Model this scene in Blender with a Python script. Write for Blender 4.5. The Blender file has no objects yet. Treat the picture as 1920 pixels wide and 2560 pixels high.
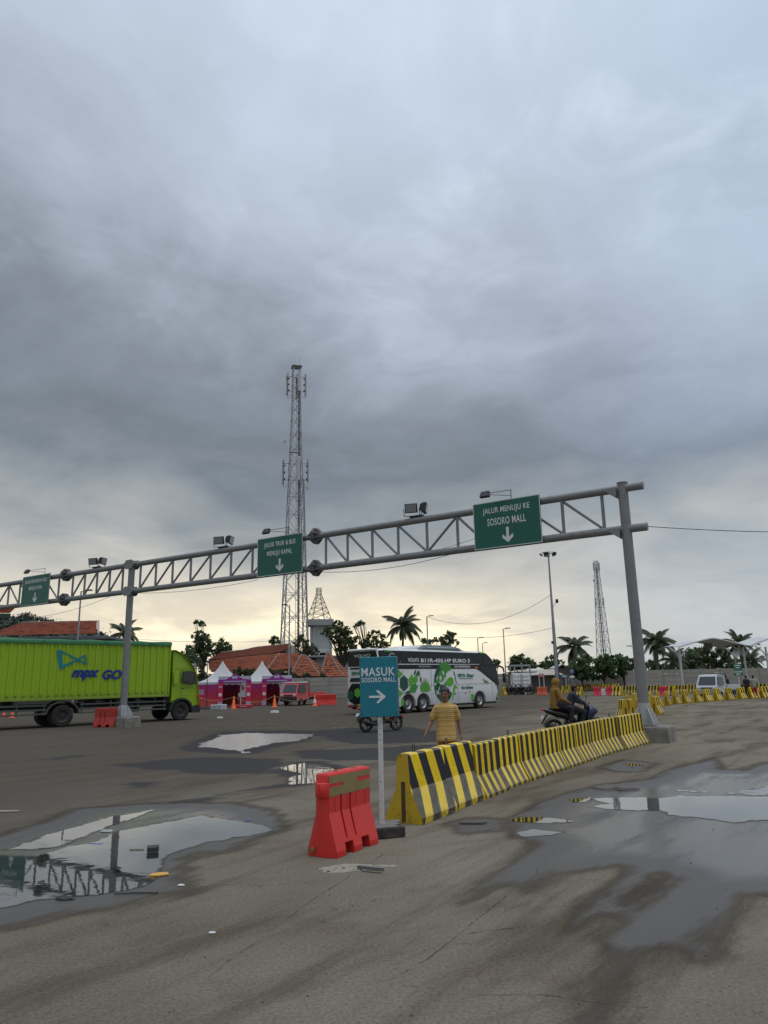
import bpy, bmesh, math, random
import numpy as np
from mathutils import Vector, Matrix, noise as mnoise

rnd = random.Random(7)
scene = bpy.context.scene
col = scene.collection
R_ = math.radians
PI = math.pi

# ------------------------------------------------------------------ camera
CAM_H = 1.85
PITCH = math.atan(420 / 1800)
ROLL = -R_(1.1)
cam_d = bpy.data.cameras.new('camera')
cam = bpy.data.objects.new('camera', cam_d)
col.objects.link(cam)
cam_d.sensor_fit = 'VERTICAL'
cam_d.sensor_height = 36.0
cam_d.sensor_width = 27.0
cam_d.lens = 36.0 * 1800 / 2560
cam_d.clip_start = 0.1
cam_d.clip_end = 6000
CAM_R = Matrix.Rotation(PI / 2 + PITCH, 3, 'X') @ Matrix.Rotation(ROLL, 3, 'Z')
cam.matrix_world = Matrix.Translation((0, 0, CAM_H)) @ CAM_R.to_4x4()
scene.camera = cam
scene.render.resolution_x, scene.render.resolution_y = 768, 1024

# ------------------------------------------------------------------ sun, sky, exposure
SUN_EL, SUN_AZ = R_(78), R_(105)          # azimuth clockwise from +Y (view direction)
sun_dir = Vector((math.sin(SUN_AZ) * math.cos(SUN_EL), math.cos(SUN_AZ) * math.cos(SUN_EL), math.sin(SUN_EL)))
sd = bpy.data.lights.new('sun', 'SUN')
sd.energy = 1.1
sd.angle = R_(45)
sd.color = (1.0, 0.96, 0.9)
so = bpy.data.objects.new('sun', sd)
col.objects.link(so)
so.rotation_euler = (-sun_dir).to_track_quat('-Z', 'Y').to_euler()
so.location = (0, 0, 40)

vs = scene.view_settings
vs.view_transform = 'Standard'
vs.look = 'None'
vs.exposure = 0.12
vs.gamma = 1.0
vs.use_curve_mapping = False


class NT:
    """tiny node-tree helper"""
    def __init__(self, tree):
        self.t = tree
        self.n = tree.nodes
        self.l = tree.links

    def node(self, typ, **kw):
        n = self.n.new(typ)
        for k, v in kw.items():
            if k.startswith('i_'):
                key = k[2:]
                key = int(key) if key.isdigit() else key.replace('_', ' ')
                self.put(n.inputs[key], v)
            else:
                setattr(n, k, v)
        return n

    def put(self, sock, v):
        if hasattr(v, 'is_linked') or hasattr(v, 'links'):
            self.l.new(v, sock)
        else:
            sock.default_value = v

    def math(self, op, a, b=0.0, c=None, clamp=False):
        n = self.n.new('ShaderNodeMath')
        n.operation = op
        n.use_clamp = clamp
        self.put(n.inputs[0], a)
        self.put(n.inputs[1], b)
        if c is not None:
            self.put(n.inputs[2], c)
        return n.outputs[0]

    def noise(self, vec, scale, detail=4, rough=0.55, dist=0.0):
        n = self.node('ShaderNodeTexNoise')
        self.put(n.inputs['Scale'], scale)
        n.inputs['Detail'].default_value = detail
        n.inputs['Roughness'].default_value = rough
        n.inputs['Distortion'].default_value = dist
        if vec is not None:
            self.l.new(vec, n.inputs['Vector'])
        return n.outputs['Fac']

    def ramp(self, fac, stops, interp='LINEAR'):
        n = self.node('ShaderNodeValToRGB')
        n.color_ramp.interpolation = interp
        els = n.color_ramp.elements
        while len(els) > 1:
            els.remove(els[-1])
        els[0].position = stops[0][0]
        els[0].color = self.c4(stops[0][1])
        for p, c in stops[1:]:
            e = els.new(p)
            e.color = self.c4(c)
        self.l.new(fac, n.inputs[0])
        return n.outputs[0]

    @staticmethod
    def c4(c):
        if isinstance(c, (int, float)):
            return (c, c, c, 1)
        return (c[0], c[1], c[2], 1)

    def mix(self, fac, a, b, blend='MIX'):
        n = self.n.new('ShaderNodeMix')
        n.data_type = 'RGBA'
        n.blend_type = blend
        self.put(n.inputs[0], fac)
        self.put(n.inputs[6], self.c4(a) if isinstance(a, (tuple, int, float)) else a)
        self.put(n.inputs[7], self.c4(b) if isinstance(b, (tuple, int, float)) else b)
        return n.outputs[2]

    def smooth(self, v, a, b, lo=0.0, hi=1.0):
        n = self.n.new('ShaderNodeMapRange')
        n.interpolation_type = 'SMOOTHSTEP'
        self.put(n.inputs[0], v)
        n.inputs[1].default_value = a
        n.inputs[2].default_value = b
        n.inputs[3].default_value = lo
        n.inputs[4].default_value = hi
        return n.outputs[0]


world = bpy.data.worlds.new('World')
scene.world = world
world.use_nodes = True
W = NT(world.node_tree)
W.n.clear()
tc = W.node('ShaderNodeTexCoord')
sx = W.node('ShaderNodeSeparateXYZ')
W.l.new(tc.outputs['Generated'], sx.inputs[0])
dx, dy, dz = sx.outputs
zc = W.math('MAXIMUM', dz, 0.0)
den = W.math('ADD', zc, 0.22)
cv = W.node('ShaderNodeCombineXYZ', i_0=W.math('DIVIDE', dx, den), i_1=W.math('DIVIDE', dy, den), i_2=0.0)
big = W.noise(cv.outputs[0], 0.85, 3, 0.5, 0.6)
mid = W.noise(cv.outputs[0], 2.0, 7, 0.58, 0.5)
wisp = W.noise(cv.outputs[0], 6.0, 6, 0.6, 0.8)
# stretch the small texture sideways close to the horizon, where cloud layers pile up
cv2 = W.node('ShaderNodeCombineXYZ', i_0=W.math('MULTIPLY', dx, 5.0), i_1=W.math('MULTIPLY', dy, 5.0), i_2=W.math('MULTIPLY', dz, 17.0))
low = W.noise(cv2.outputs[0], 1.0, 6, 0.6, 0.5)
e = W.math('ADD', dz, W.math('MULTIPLY', W.math('SUBTRACT', big, 0.5), 0.36))
e = W.math('ADD', e, W.math('MULTIPLY', W.math('SUBTRACT', mid, 0.5), 0.27))
e = W.math('ADD', e, W.math('MULTIPLY', dx, W.smooth(dz, 0.14, 0.42, 0.0, 0.17)))
e = W.math('ADD', e, W.math('MULTIPLY', W.math('SUBTRACT', low, 0.5), W.smooth(dz, 0.0, 0.3, 0.10, 0.05)))
cloud = W.ramp(e, [(0.0, (.56, .56, .53)), (.075, (.56, .555, .525)), (.14, (.43, .435, .43)), (.205, (.295, .325, .345)),
                   (.29, (.182, .212, .247)), (.37, (.230, .264, .310)), (.48, (.38, .425, .505)),
                   (.60, (.475, .55, .65)), (.78, (.57, .66, .79)), (1.0, (.62, .72, .88))])
soft = W.math('ADD', W.math('MULTIPLY', mid, 0.55), W.math('MULTIPLY', wisp, 0.40))
cloud = W.mix(1.0, cloud, W.ramp(soft, [(0.33, .93), (0.62, 1.08)]), 'MULTIPLY')
# the sun sits low behind the cloud, ahead and a little to the left
gd = Vector((math.sin(R_(-11)), math.cos(R_(-11)), 0.085)).normalized()
dp = W.node('ShaderNodeVectorMath', operation='DOT_PRODUCT')
W.l.new(tc.outputs['Generated'], dp.inputs[0])
dp.inputs[1].default_value = gd
warm = W.math('MULTIPLY', W.smooth(dp.outputs['Value'], 0.86, 0.998), W.smooth(W.math('ADD', dz, W.math('MULTIPLY', W.math('SUBTRACT', low, .5), .11)), 0.18, 0.06))
cloud = W.mix(W.math('MULTIPLY', warm, 0.95), cloud, W.mix(W.smooth(low, .38, .66), (.80, .71, .545), (1.38, 1.19, .82)))
# bluer to the right
blue = W.math('MULTIPLY', W.smooth(dx, 0.12, 0.52), W.smooth(dz, 0.34, 0.1))
cloud = W.mix(W.math('MULTIPLY', blue, 0.4), cloud, (.44, .53, .62))
blue2 = W.math('MULTIPLY', W.smooth(dx, 0.1, 0.45), W.smooth(dz, 0.2, 0.34))
cloud = W.mix(W.math('MULTIPLY', blue2, 0.30), cloud, (.40, .51, .68))
thin = W.noise(cv.outputs[0], 1.1, 5, .55, .5)
brk = W.math('MULTIPLY', W.smooth(W.math('ADD', thin, W.math('MULTIPLY', W.math('SUBTRACT', wisp, .5), .35)), .48, .74), W.math('MULTIPLY', W.smooth(dz, .30, .62), W.smooth(dx, -.35, .35, .35, 1.0)))
cloud = W.mix(W.math('MULTIPLY', brk, .75), cloud, (.72, .82, .96))
sky = W.node('ShaderNodeTexSky', sky_type='NISHITA')
sky.sun_disc = False
sky.sun_elevation = SUN_EL
sky.sun_rotation = SUN_AZ
bg1 = W.node('ShaderNodeBackground', i_1=0.08)
W.l.new(sky.outputs[0], bg1.inputs[0])
bg2 = W.node('ShaderNodeBackground', i_1=1.0)
W.l.new(cloud, bg2.inputs[0])
ms = W.node('ShaderNodeMixShader', i_0=0.95)
W.l.new(bg1.outputs[0], ms.inputs[1])
W.l.new(bg2.outputs[0], ms.inputs[2])
wo = W.node('ShaderNodeOutputWorld')
W.l.new(ms.outputs[0], wo.inputs[0])


# ------------------------------------------------------------------ survey helpers
def ray(px, py):
    return CAM_R @ Vector(((px - 960) / 1800, -(py - 1280) / 1800, -1))


def at(px, py, z=0.0):
    """point of the photograph on the level z"""
    d = ray(px, py)
    return Vector((0, 0, CAM_H)) + d * ((z - CAM_H) / d.z)


def atY(px, py, Y):
    """point of the photograph at distance Y"""
    d = ray(px, py)
    return Vector((0, 0, CAM_H)) + d * (Y / d.y)


# ------------------------------------------------------------------ object helpers
def tag(o, label=None, cat=None, group=None, kind=None):
    if label:
        o['label'] = label
    if cat:
        o['category'] = cat
    if group:
        o['group'] = group
    if kind:
        o['kind'] = kind
    return o


def thing(name, label, cat, loc=(0, 0, 0), rz=0.0, group=None):
    o = bpy.data.objects.new(name, None)
    col.objects.link(o)
    o.empty_display_size = 0.2
    o.location = loc
    o.rotation_euler = (0, 0, rz)
    return tag(o, label, cat, group)


def kids(o):
    return [c for c in bpy.data.objects if c.parent == o]


def copy_tree(o, parent=None):
    c = o.copy()
    col.objects.link(c)
    c.parent = parent
    for ch in CH.get(o.name, []):
        copy_tree(ch, c)
        CH.setdefault(c.name, []).append(LAST[0])
    LAST[0] = c
    return c


CH = {}
LAST = [None]


def obj(name, me, mat, parent=None, loc=None, rot=None):
    o = bpy.data.objects.new(name, me)
    col.objects.link(o)
    if mat is not None:
        ms_ = mat if isinstance(mat, (list, tuple)) else [mat]
        if len(me.materials) == 0:
            for m in ms_:
                me.materials.append(m)
    if parent is not None:
        o.parent = parent
        CH.setdefault(parent.name, []).append(o)
    if loc is not None:
        o.location = loc
    if rot is not None:
        o.rotation_euler = rot
    return o


class MB:
    """collects shapes into one mesh"""
    def __init__(self):
        self.v = []
        self.f = []
        self.mi = []
        self.m = 0
        self.T = None

    def add(self, vs_, fs):
        o = len(self.v)
        if self.T is not None:
            vs_ = [self.T @ Vector(p) for p in vs_]
        self.v.extend([tuple(p) for p in vs_])
        for f in fs:
            self.f.append(tuple(i + o for i in f))
            self.mi.append(self.m)
        return self

    def box(self, c, s, b=0.0, rz=0.0):
        hx, hy, hz = s[0] / 2, s[1] / 2, s[2] / 2
        b = min(b, hx * .9, hy * .9, hz * .9)
        if b <= 0:
            vs_ = [(x, y, z) for x in (-hx, hx) for y in (-hy, hy) for z in (-hz, hz)]
            fs = [(0, 1, 3, 2), (4, 6, 7, 5), (0, 4, 5, 1), (2, 3, 7, 6), (0, 2, 6, 4), (1, 5, 7, 3)]
        else:
            vs_, idx = [], {}
            for sx_ in (-1, 1):
                for sy in (-1, 1):
                    for sz in (-1, 1):
                        for ax in range(3):
                            p = [sx_ * (hx - b), sy * (hy - b), sz * (hz - b)]
                            p[ax] = (sx_, sy, sz)[ax] * (hx, hy, hz)[ax]
                            idx[(sx_, sy, sz, ax)] = len(vs_)
                            vs_.append(tuple(p))
            fs = []
            S = (-1, 1)
            for s_ in S:
                fs.append([idx[(s_, a, c_, 0)] for a, c_ in ((-1, -1), (1, -1), (1, 1), (-1, 1))])
                fs.append([idx[(a, s_, c_, 1)] for a, c_ in ((-1, -1), (1, -1), (1, 1), (-1, 1))])
                fs.append([idx[(a, c_, s_, 2)] for a, c_ in ((-1, -1), (1, -1), (1, 1), (-1, 1))])
            for a in S:
                for c_ in S:
                    fs.append([idx[(a, c_, -1, 0)], idx[(a, c_, 1, 0)], idx[(a, c_, 1, 1)], idx[(a, c_, -1, 1)]])
                    fs.append([idx[(a, -1, c_, 0)], idx[(a, 1, c_, 0)], idx[(a, 1, c_, 2)], idx[(a, -1, c_, 2)]])
                    fs.append([idx[(-1, a, c_, 1)], idx[(1, a, c_, 1)], idx[(1, a, c_, 2)], idx[(-1, a, c_, 2)]])
            for a in S:
                for c_ in S:
                    for d in S:
                        fs.append([idx[(a, c_, d, k)] for k in range(3)])
        cr, sr = math.cos(rz), math.sin(rz)
        vs_ = [(c[0] + x * cr - y * sr, c[1] + x * sr + y * cr, c[2] + z) for x, y, z in vs_]
        return self.add(vs_, fs)

    def tube(self, p, q, r1, r2=None, n=8, cap=True):
        r2 = r1 if r2 is None else r2
        p, q = Vector(p), Vector(q)
        d = (q - p)
        if d.length < 1e-6:
            return self
        d.normalize()
        a = Vector((0, 0, 1)) if abs(d.z) < .9 else Vector((1, 0, 0))
        u = d.cross(a).normalized()
        w = d.cross(u)
        vs_ = []
        for c, r in ((p, r1), (q, r2)):
            for i in range(n):
                t = 2 * PI * i / n
                vs_.append(c + (u * math.cos(t) + w * math.sin(t)) * r)
        fs = [(i, (i + 1) % n, n + (i + 1) % n, n + i) for i in range(n)]
        if cap:
            fs += [tuple(range(n)), tuple(range(2 * n - 1, n - 1, -1))]
        return self.add(vs_, fs)

    def path(self, pts, r, n=6, cap=True):
        """swept tube; r number or list"""
        pts = [Vector(p) for p in pts]
        m = len(pts)
        rs = r if isinstance(r, (list, tuple)) else [r] * m
        vs_ = []
        prev = None
        for i in range(m):
            d = (pts[min(i + 1, m - 1)] - pts[max(i - 1, 0)])
            d.normalize()
            if prev is None:
                a = Vector((0, 0, 1)) if abs(d.z) < .9 else Vector((1, 0, 0))
                u = d.cross(a).normalized()
            else:
                u = (prev - d * prev.dot(d))
                if u.length < 1e-6:
                    u = d.orthogonal()
                u.normalize()
            prev = u
            w = d.cross(u)
            for k in range(n):
                t = 2 * PI * k / n
                vs_.append(pts[i] + (u * math.cos(t) + w * math.sin(t)) * rs[i])
        fs = [(i * n + k, i * n + (k + 1) % n, (i + 1) * n + (k + 1) % n, (i + 1) * n + k) for i in range(m - 1) for k in range(n)]
        if cap:
            fs += [tuple(range(n)), tuple(range(m * n - 1, (m - 1) * n - 1, -1))]
        return self.add(vs_, fs)

    def loft(self, rings, cap=True, closed=True):
        n = len(rings[0])
        vs_ = [p for r in rings for p in r]
        fs = []
        for i in range(len(rings) - 1):
            for k in range(n if closed else n - 1):
                fs.append((i * n + k, i * n + (k + 1) % n, (i + 1) * n + (k + 1) % n, (i + 1) * n + k))
        if cap:
            fs += [tuple(range(n)), tuple(range(len(vs_) - 1, len(vs_) - n - 1, -1))]
        return self.add(vs_, fs)

    def prism(self, poly, a, b, axis='y'):
        """polygon in the two other axes, extruded from a to b along axis"""
        def P(p, t):
            return {'x': (t, p[0], p[1]), 'y': (p[0], t, p[1]), 'z': (p[0], p[1], t)}[axis]
        return self.loft([[P(p, a) for p in poly], [P(p, b) for p in poly]])

    def sphere(self, c, r, nu=12, nv=8, s=(1, 1, 1)):
        vs_, fs = [], []
        for i in range(nv + 1):
            t = PI * i / nv
            for k in range(nu):
                a = 2 * PI * k / nu
                vs_.append((c[0] + r * s[0] * math.sin(t) * math.cos(a), c[1] + r * s[1] * math.sin(t) * math.sin(a), c[2] + r * s[2] * math.cos(t)))
        for i in range(nv):
            for k in range(nu):
                fs.append((i * nu + k, i * nu + (k + 1) % nu, (i + 1) * nu + (k + 1) % nu, (i + 1) * nu + k))
        return self.add(vs_, fs)

    def lathe(self, prof, c=(0, 0, 0), n=16, axis='z', cap=True):
        """prof: (radius, height) list"""
        vs_ = []
        for r, h in prof:
            for k in range(n):
                a = 2 * PI * k / n
                x, y = r * math.cos(a), r * math.sin(a)
                vs_.append({'z': (c[0] + x, c[1] + y, c[2] + h), 'y': (c[0] + x, c[1] + h, c[2] + y), 'x': (c[0] + h, c[1] + x, c[2] + y)}[axis])
        m = len(prof)
        fs = [(i * n + k, i * n + (k + 1) % n, (i + 1) * n + (k + 1) % n, (i + 1) * n + k) for i in range(m - 1) for k in range(n)]
        if cap and prof[0][0] > 1e-6:
            fs.append(tuple(range(n)))
        if cap and prof[-1][0] > 1e-6:
            fs.append(tuple(range(m * n - 1, (m - 1) * n - 1, -1)))
        return self.add(vs_, fs)

    def mesh(self, name, smooth=False, ang=40, merge=True):
        me = bpy.data.meshes.new(name)
        me.from_pydata(self.v, [], self.f)
        if len(set(self.mi)) > 1:
            me.polygons.foreach_set('material_index', self.mi)
        bm = bmesh.new()
        bm.from_mesh(me)
        if merge:
            bmesh.ops.remove_doubles(bm, verts=bm.verts, dist=1e-5)
        bmesh.ops.recalc_face_normals(bm, faces=bm.faces)
        if smooth:
            for f in bm.faces:
                f.smooth = True
            lim = R_(ang)
            for e_ in bm.edges:
                if len(e_.link_faces) == 2 and e_.calc_face_angle(0) > lim:
                    e_.smooth = False
        bm.to_mesh(me)
        bm.free()
        return me

    def build(self, name, mat, parent=None, smooth=False, ang=40, loc=None, rot=None, merge=True):
        return obj(name, self.mesh(name, smooth, ang, merge), mat, parent, loc, rot)


def text_mesh(s, size, bold=0.0, extrude=0.002, width=None, height=None, shear=0.0, space=1.0, align='CENTER'):
    """flat lettering in the XZ plane facing -Y, centred on the origin"""
    cu = bpy.data.curves.new('lettering', 'FONT')
    cu.body = s
    cu.size = size
    cu.align_x = align
    cu.align_y = 'CENTER'
    cu.offset = bold
    cu.extrude = extrude
    cu.shear = shear
    cu.space_character = space
    cu.resolution_u = 3
    o = bpy.data.objects.new('tmp_text', cu)
    col.objects.link(o)
    dg = bpy.context.evaluated_depsgraph_get()
    me = bpy.data.meshes.new_from_object(o.evaluated_get(dg))
    bpy.data.objects.remove(o)
    bpy.data.curves.remove(cu)
    co = np.empty(len(me.vertices) * 3)
    me.vertices.foreach_get('co', co)
    co = co.reshape(-1, 3)
    lo, hi = co.min(0), co.max(0)
    sxx = width / (hi[0] - lo[0]) if width else 1
    syy = height / (hi[1] - lo[1]) if height else (1 if not width else 1)
    cx, cy = (lo[0] + hi[0]) / 2, (lo[1] + hi[1]) / 2
    out = np.stack([(co[:, 0] - cx) * sxx, -co[:, 2], (co[:, 1] - cy) * syy], 1)
    me.vertices.foreach_set('co', out.ravel())
    me.update()
    return me


def lettering(s, c, size, mat, parent, width=None, height=None, bold=0.0, name='lettering', shear=0.0, rz=0.0, space=1.0):
    me = text_mesh(s, size, bold, 0.002, width, height, shear, space)
    return obj(name, me, mat, parent, loc=c, rot=(0, 0, rz))


def remesh(mb, voxel, smooth_it=3):
    """melts overlapping shapes into one continuous skin"""
    me = mb.mesh('tmp')
    o = bpy.data.objects.new('tmp', me)
    col.objects.link(o)
    m = o.modifiers.new('r', 'REMESH')
    m.mode = 'VOXEL'
    m.voxel_size = voxel
    m.adaptivity = 0.0
    if smooth_it:
        s = o.modifiers.new('s', 'SMOOTH')
        s.factor = 0.5
        s.iterations = smooth_it
    dg = bpy.context.evaluated_depsgraph_get()
    out = bpy.data.meshes.new_from_object(o.evaluated_get(dg))
    bpy.data.objects.remove(o)
    bpy.data.meshes.remove(me)
    out.polygons.foreach_set('use_smooth', [True] * len(out.polygons))
    return out


# ------------------------------------------------------------------ materials
MATS = {}


def P(name, color, rough=0.6, metal=0.0, var=0.12, scale=4.0, bump=0.0, bscale=30.0, spec=0.5, coat=0.0,
      stain=None, stain_amt=0.0, stain_scale=2.0, edge=0.0, objvar=0.0, alpha=1.0, emit=0.0, trans=0.0):
    if name in MATS:
        return MATS[name]
    m = bpy.data.materials.new(name)
    m.use_nodes = True
    T = NT(m.node_tree)
    b = T.n['Principled BSDF']
    tco = T.node('ShaderNodeTexCoord')
    v = tco.outputs['Object']
    n = T.noise(v, scale, 6, 0.6)
    c = T.mix(n, tuple(x * (1 - var) for x in color), tuple(min(1, x * (1 + var)) for x in color))
    if objvar:
        oi = T.node('ShaderNodeObjectInfo')
        c = T.mix(1.0, c, T.ramp(oi.outputs['Random'], [(0, 1 - objvar), (1, 1 + objvar)]), 'MULTIPLY')
    if stain_amt:
        s = T.noise(v, stain_scale, 7, 0.68, 0.4)
        c = T.mix(T.math('MULTIPLY', T.smooth(s, 0.5, 0.72), stain_amt), c, stain or (.05, .04, .03))
    T.put(b.inputs['Base Color'], c)
    b.inputs['Metallic'].default_value = metal
    rn = T.noise(v, scale * 2.3, 4)
    T.put(b.inputs['Roughness'], T.math('ADD', T.math('MULTIPLY', rn, 0.25), max(0.0, rough - 0.12), clamp=True))
    b.inputs['Specular IOR Level'].default_value = spec
    b.inputs['Coat Weight'].default_value = coat
    b.inputs['Coat Roughness'].default_value = 0.08
    if trans:
        b.inputs['Transmission Weight'].default_value = trans
    if emit:
        b.inputs['Emission Color'].default_value = (*color, 1)
        b.inputs['Emission Strength'].default_value = emit
    nrm = None
    if edge:
        bv = T.node('ShaderNodeBevel', samples=4, i_Radius=edge)
        nrm = bv.outputs[0]
    if bump:
        bp = T.node('ShaderNodeBump', i_Strength=bump, i_Distance=0.01)
        T.l.new(T.noise(v, bscale, 5, 0.6), bp.inputs['Height'])
        if nrm:
            T.l.new(nrm, bp.inputs['Normal'])
        nrm = bp.outputs[0]
    if nrm:
        T.l.new(nrm, b.inputs['Normal'])
    MATS[name] = m
    return m


STEEL = P('painted steel', (.235, .238, .24), .5, 0.25, .14, 3, .15, 60, stain=(.16, .13, .11), stain_amt=.55, stain_scale=5)
GALV = P('galvanised steel', (.34, .35, .37), .45, .5, .12, 6, stain=(.2, .16, .13), stain_amt=.3)
DARKSTEEL = P('dark steel', (.045, .047, .05), .5, .3, .2, 8)
BLACK = P('black plastic', (.02, .02, .022), .45, 0, .2, 12)
RUBBER = P('tyre rubber', (.022, .021, .02), .85, 0, .35, 14, .3, 40, stain=(.10, .085, .07), stain_amt=.5, stain_scale=4)
RIM = P('steel rim', (.24, .24, .25), .45, .6, .2, 10, stain=(.07, .05, .04), stain_amt=.6, stain_scale=8)
DARKRIM = P('dusty dark rim', (.06, .055, .05), .7, .2, .2, 10)
CONC = P('cast concrete', (.22, .205, .18), .9, 0, .2, 3, .5, 40, stain=(.10, .09, .075), stain_amt=.75, stain_scale=2.4)
WHITE = P('white paint', (.66, .66, .65), .5, 0, .07, 5, stain=(.30, .27, .22), stain_amt=.45, stain_scale=6)
GLASS = P('dark glass', (.012, .014, .016), .06, 0, .1, 3, spec=.7)
GREENSIGN = P('green sign sheeting', (.004, .115, .082), .38, 0, .1, 2, stain=(.01, .07, .055), stain_amt=.4, stain_scale=3)
LETTER = P('white reflective lettering', (.74, .75, .74), .5, 0, .05, 8)
# ================================================================== GROUND
def cropL(x, y):      # survey grid of the left foreground
    return at(x / 1.728, 1760 + y / 1.728)


def cropR(x, y):      # survey grid of the right foreground
    return at(1000 + x / 1.803, 1800 + y / 1.803)


def L_(l):
    return [cropL(*p).xy for p in l]


def RR(l):
    return [cropR(*p).xy for p in l]


WET = [L_([(-300, 640), (-80, 590), (150, 520), (330, 455), (500, 440), (750, 425), (1000, 430), (1150, 450), (1230, 510), (1240, 540), (1130, 580), (980, 640), (870, 645), (800, 680), (800, 760), (870, 795), (800, 820), (650, 835), (500, 880), (300, 905), (100, 960), (-80, 985), (-400, 1000)]),
       RR([(480, 470), (640, 360), (900, 290), (1100, 270), (1250, 215), (1420, 165), (1440, 225), (1540, 225), (1650, 190), (2400, 150), (2400, 800), (1760, 790), (1560, 795), (1520, 870), (1440, 920), (1390, 1000), (1370, 1070), (1300, 1040), (1200, 1050), (1100, 1090), (1040, 1150), (930, 1270), (860, 1400), (800, 1420), (830, 1290), (890, 1180), (960, 1100), (980, 1030), (860, 985), (990, 920), (960, 880), (900, 870), (800, 930), (770, 950), (850, 830), (960, 740), (1000, 660), (840, 680), (700, 690), (580, 780), (500, 740), (420, 760), (290, 830), (380, 740), (500, 640), (590, 555), (470, 500)]),
       RR([(900, 215), (1000, 180), (1150, 195), (1100, 235), (980, 235)]),
       RR([(200, 470), (330, 440), (480, 450), (470, 500), (300, 510)])]
DRY = [RR([(980, 830), (1000, 800), (1080, 745), (1150, 740), (1100, 790), (1030, 840)]), RR([(1110, 715), (1150, 695), (1190, 705), (1150, 722)])]
TAR = [L_([(740, 200), (850, 150), (950, 118), (1250, 112), (1420, 118), (1330, 160), (1100, 215), (980, 215)]), L_([(1180, 300), (1240, 250), (1400, 245), (1500, 280), (1430, 345), (1230, 360)]),
       L_([(480, 262), (700, 240), (950, 228), (1200, 236), (1270, 258), (1130, 305), (950, 303), (760, 293), (620, 285)]),
       L_([(480, 352), (560, 335), (740, 332), (620, 360)]), L_([(140, 245), (300, 225), (390, 222), (260, 245)]),
       L_([(700, 440), (1000, 375), (1240, 345), (1240, 358), (1000, 395), (760, 450)]),
       L_([(1300, 120), (1700, 90), (2000, 130), (1900, 165), (1500, 175)]),
       L_([(1250, 205), (1660, 185), (2000, 170), (2100, 215), (1700, 250), (1300, 240)])]
WATER = [('shallow rain puddle across the left foreground mirroring the gantry', L_([(180, 648), (300, 612), (400, 602), (500, 548), (640, 525), (760, 505), (880, 475), (920, 490), (1050, 500), (1190, 545), (1120, 565), (1000, 585), (890, 600), (800, 635), (720, 660), (690, 720), (660, 785), (560, 808), (430, 830), (300, 845), (150, 855), (60, 885), (-60, 900), (-400, 915), (-400, 650), (-60, 645), (60, 655)])),
         ('long narrow rain puddle beyond the ridge of the left foreground puddle', L_([(-60, 640), (40, 622), (130, 585), (270, 545), (480, 485), (600, 465), (675, 456), (640, 478), (510, 520), (380, 565), (250, 612), (150, 632), (60, 636)])),
         ('broad shallow puddle on asphalt between truck and bus', L_([(850, 188), (900, 160), (950, 135), (1060, 126), (1250, 128), (1390, 130), (1290, 155), (1200, 170), (1100, 185), (1050, 210), (1000, 202), (920, 191)])),
         ('small bright puddle behind the red plastic barrier', L_([(1225, 292), (1265, 262), (1310, 250), (1400, 262), (1460, 288), (1390, 338), (1240, 348), (1250, 320), (1290, 305)])),
         ('wide rain puddle on the right reflecting sky and gantry pole', RR([(840, 354), (1000, 350), (1170, 350), (1250, 340), (1500, 345), (2300, 350), (2300, 450), (1700, 450), (1500, 466), (1350, 442), (1200, 432), (1170, 412), (980, 406), (830, 392), (940, 378)])),
         ('thin puddle mirroring yellow barrier stripes on the right', RR([(715, 357), (860, 350), (850, 372), (770, 374)])),
         ('slim puddle near the striped barriers, upper of a close pair', RR([(480, 447), (560, 437), (700, 445), (780, 458), (620, 469), (500, 461)])),
         ('slim puddle near the striped barriers, lower of a close pair', RR([(528, 512), (580, 490), (640, 496), (745, 505), (700, 521), (560, 526)])),
         ('bright wet sheet at the far right edge of the road', RR([(1500, 332), (1700, 305), (2300, 285), (2300, 335), (1600, 340)])),
         ('little puddle by a broken asphalt slab on the right', RR([(1185, 314), (1290, 308), (1365, 325), (1250, 331)])),
         ('small oval puddle at the foot of the striped barrier row', RR([(975, 206), (1030, 197), (1095, 205), (1040, 218)]))]


def sdf(pts, poly):
    """signed distance, positive inside"""
    P_ = np.array([tuple(p) for p in poly])
    Q = np.roll(P_, -1, 0)
    best = np.full(len(pts), 1e9)
    inside = np.zeros(len(pts), bool)
    for a, b in zip(P_, Q):
        ab = b - a
        t = np.clip(((pts - a) @ ab) / max(ab @ ab, 1e-9), 0, 1)
        d = np.linalg.norm(pts - (a + t[:, None] * ab), axis=1)
        best = np.minimum(best, d)
        c = ((a[1] > pts[:, 1]) != (b[1] > pts[:, 1]))
        with np.errstate(divide='ignore', invalid='ignore'):
            xi = (b[0] - a[0]) * (pts[:, 1] - a[1]) / (b[1] - a[1]) + a[0]
        inside ^= c & (pts[:, 0] < xi)
    return np.where(inside, best, -best)


def graded(lo, hi, step, far_lo, far_hi, g=1.18):
    a = list(np.arange(lo, hi + step / 2, step))
    s, x = step, a[-1]
    while x < far_hi:
        s *= g
        x += s
        a.append(x)
    s, x = step, a[0]
    while x > far_lo:
        s *= g
        x -= s
        a.insert(0, x)
    return np.array(a)


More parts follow.
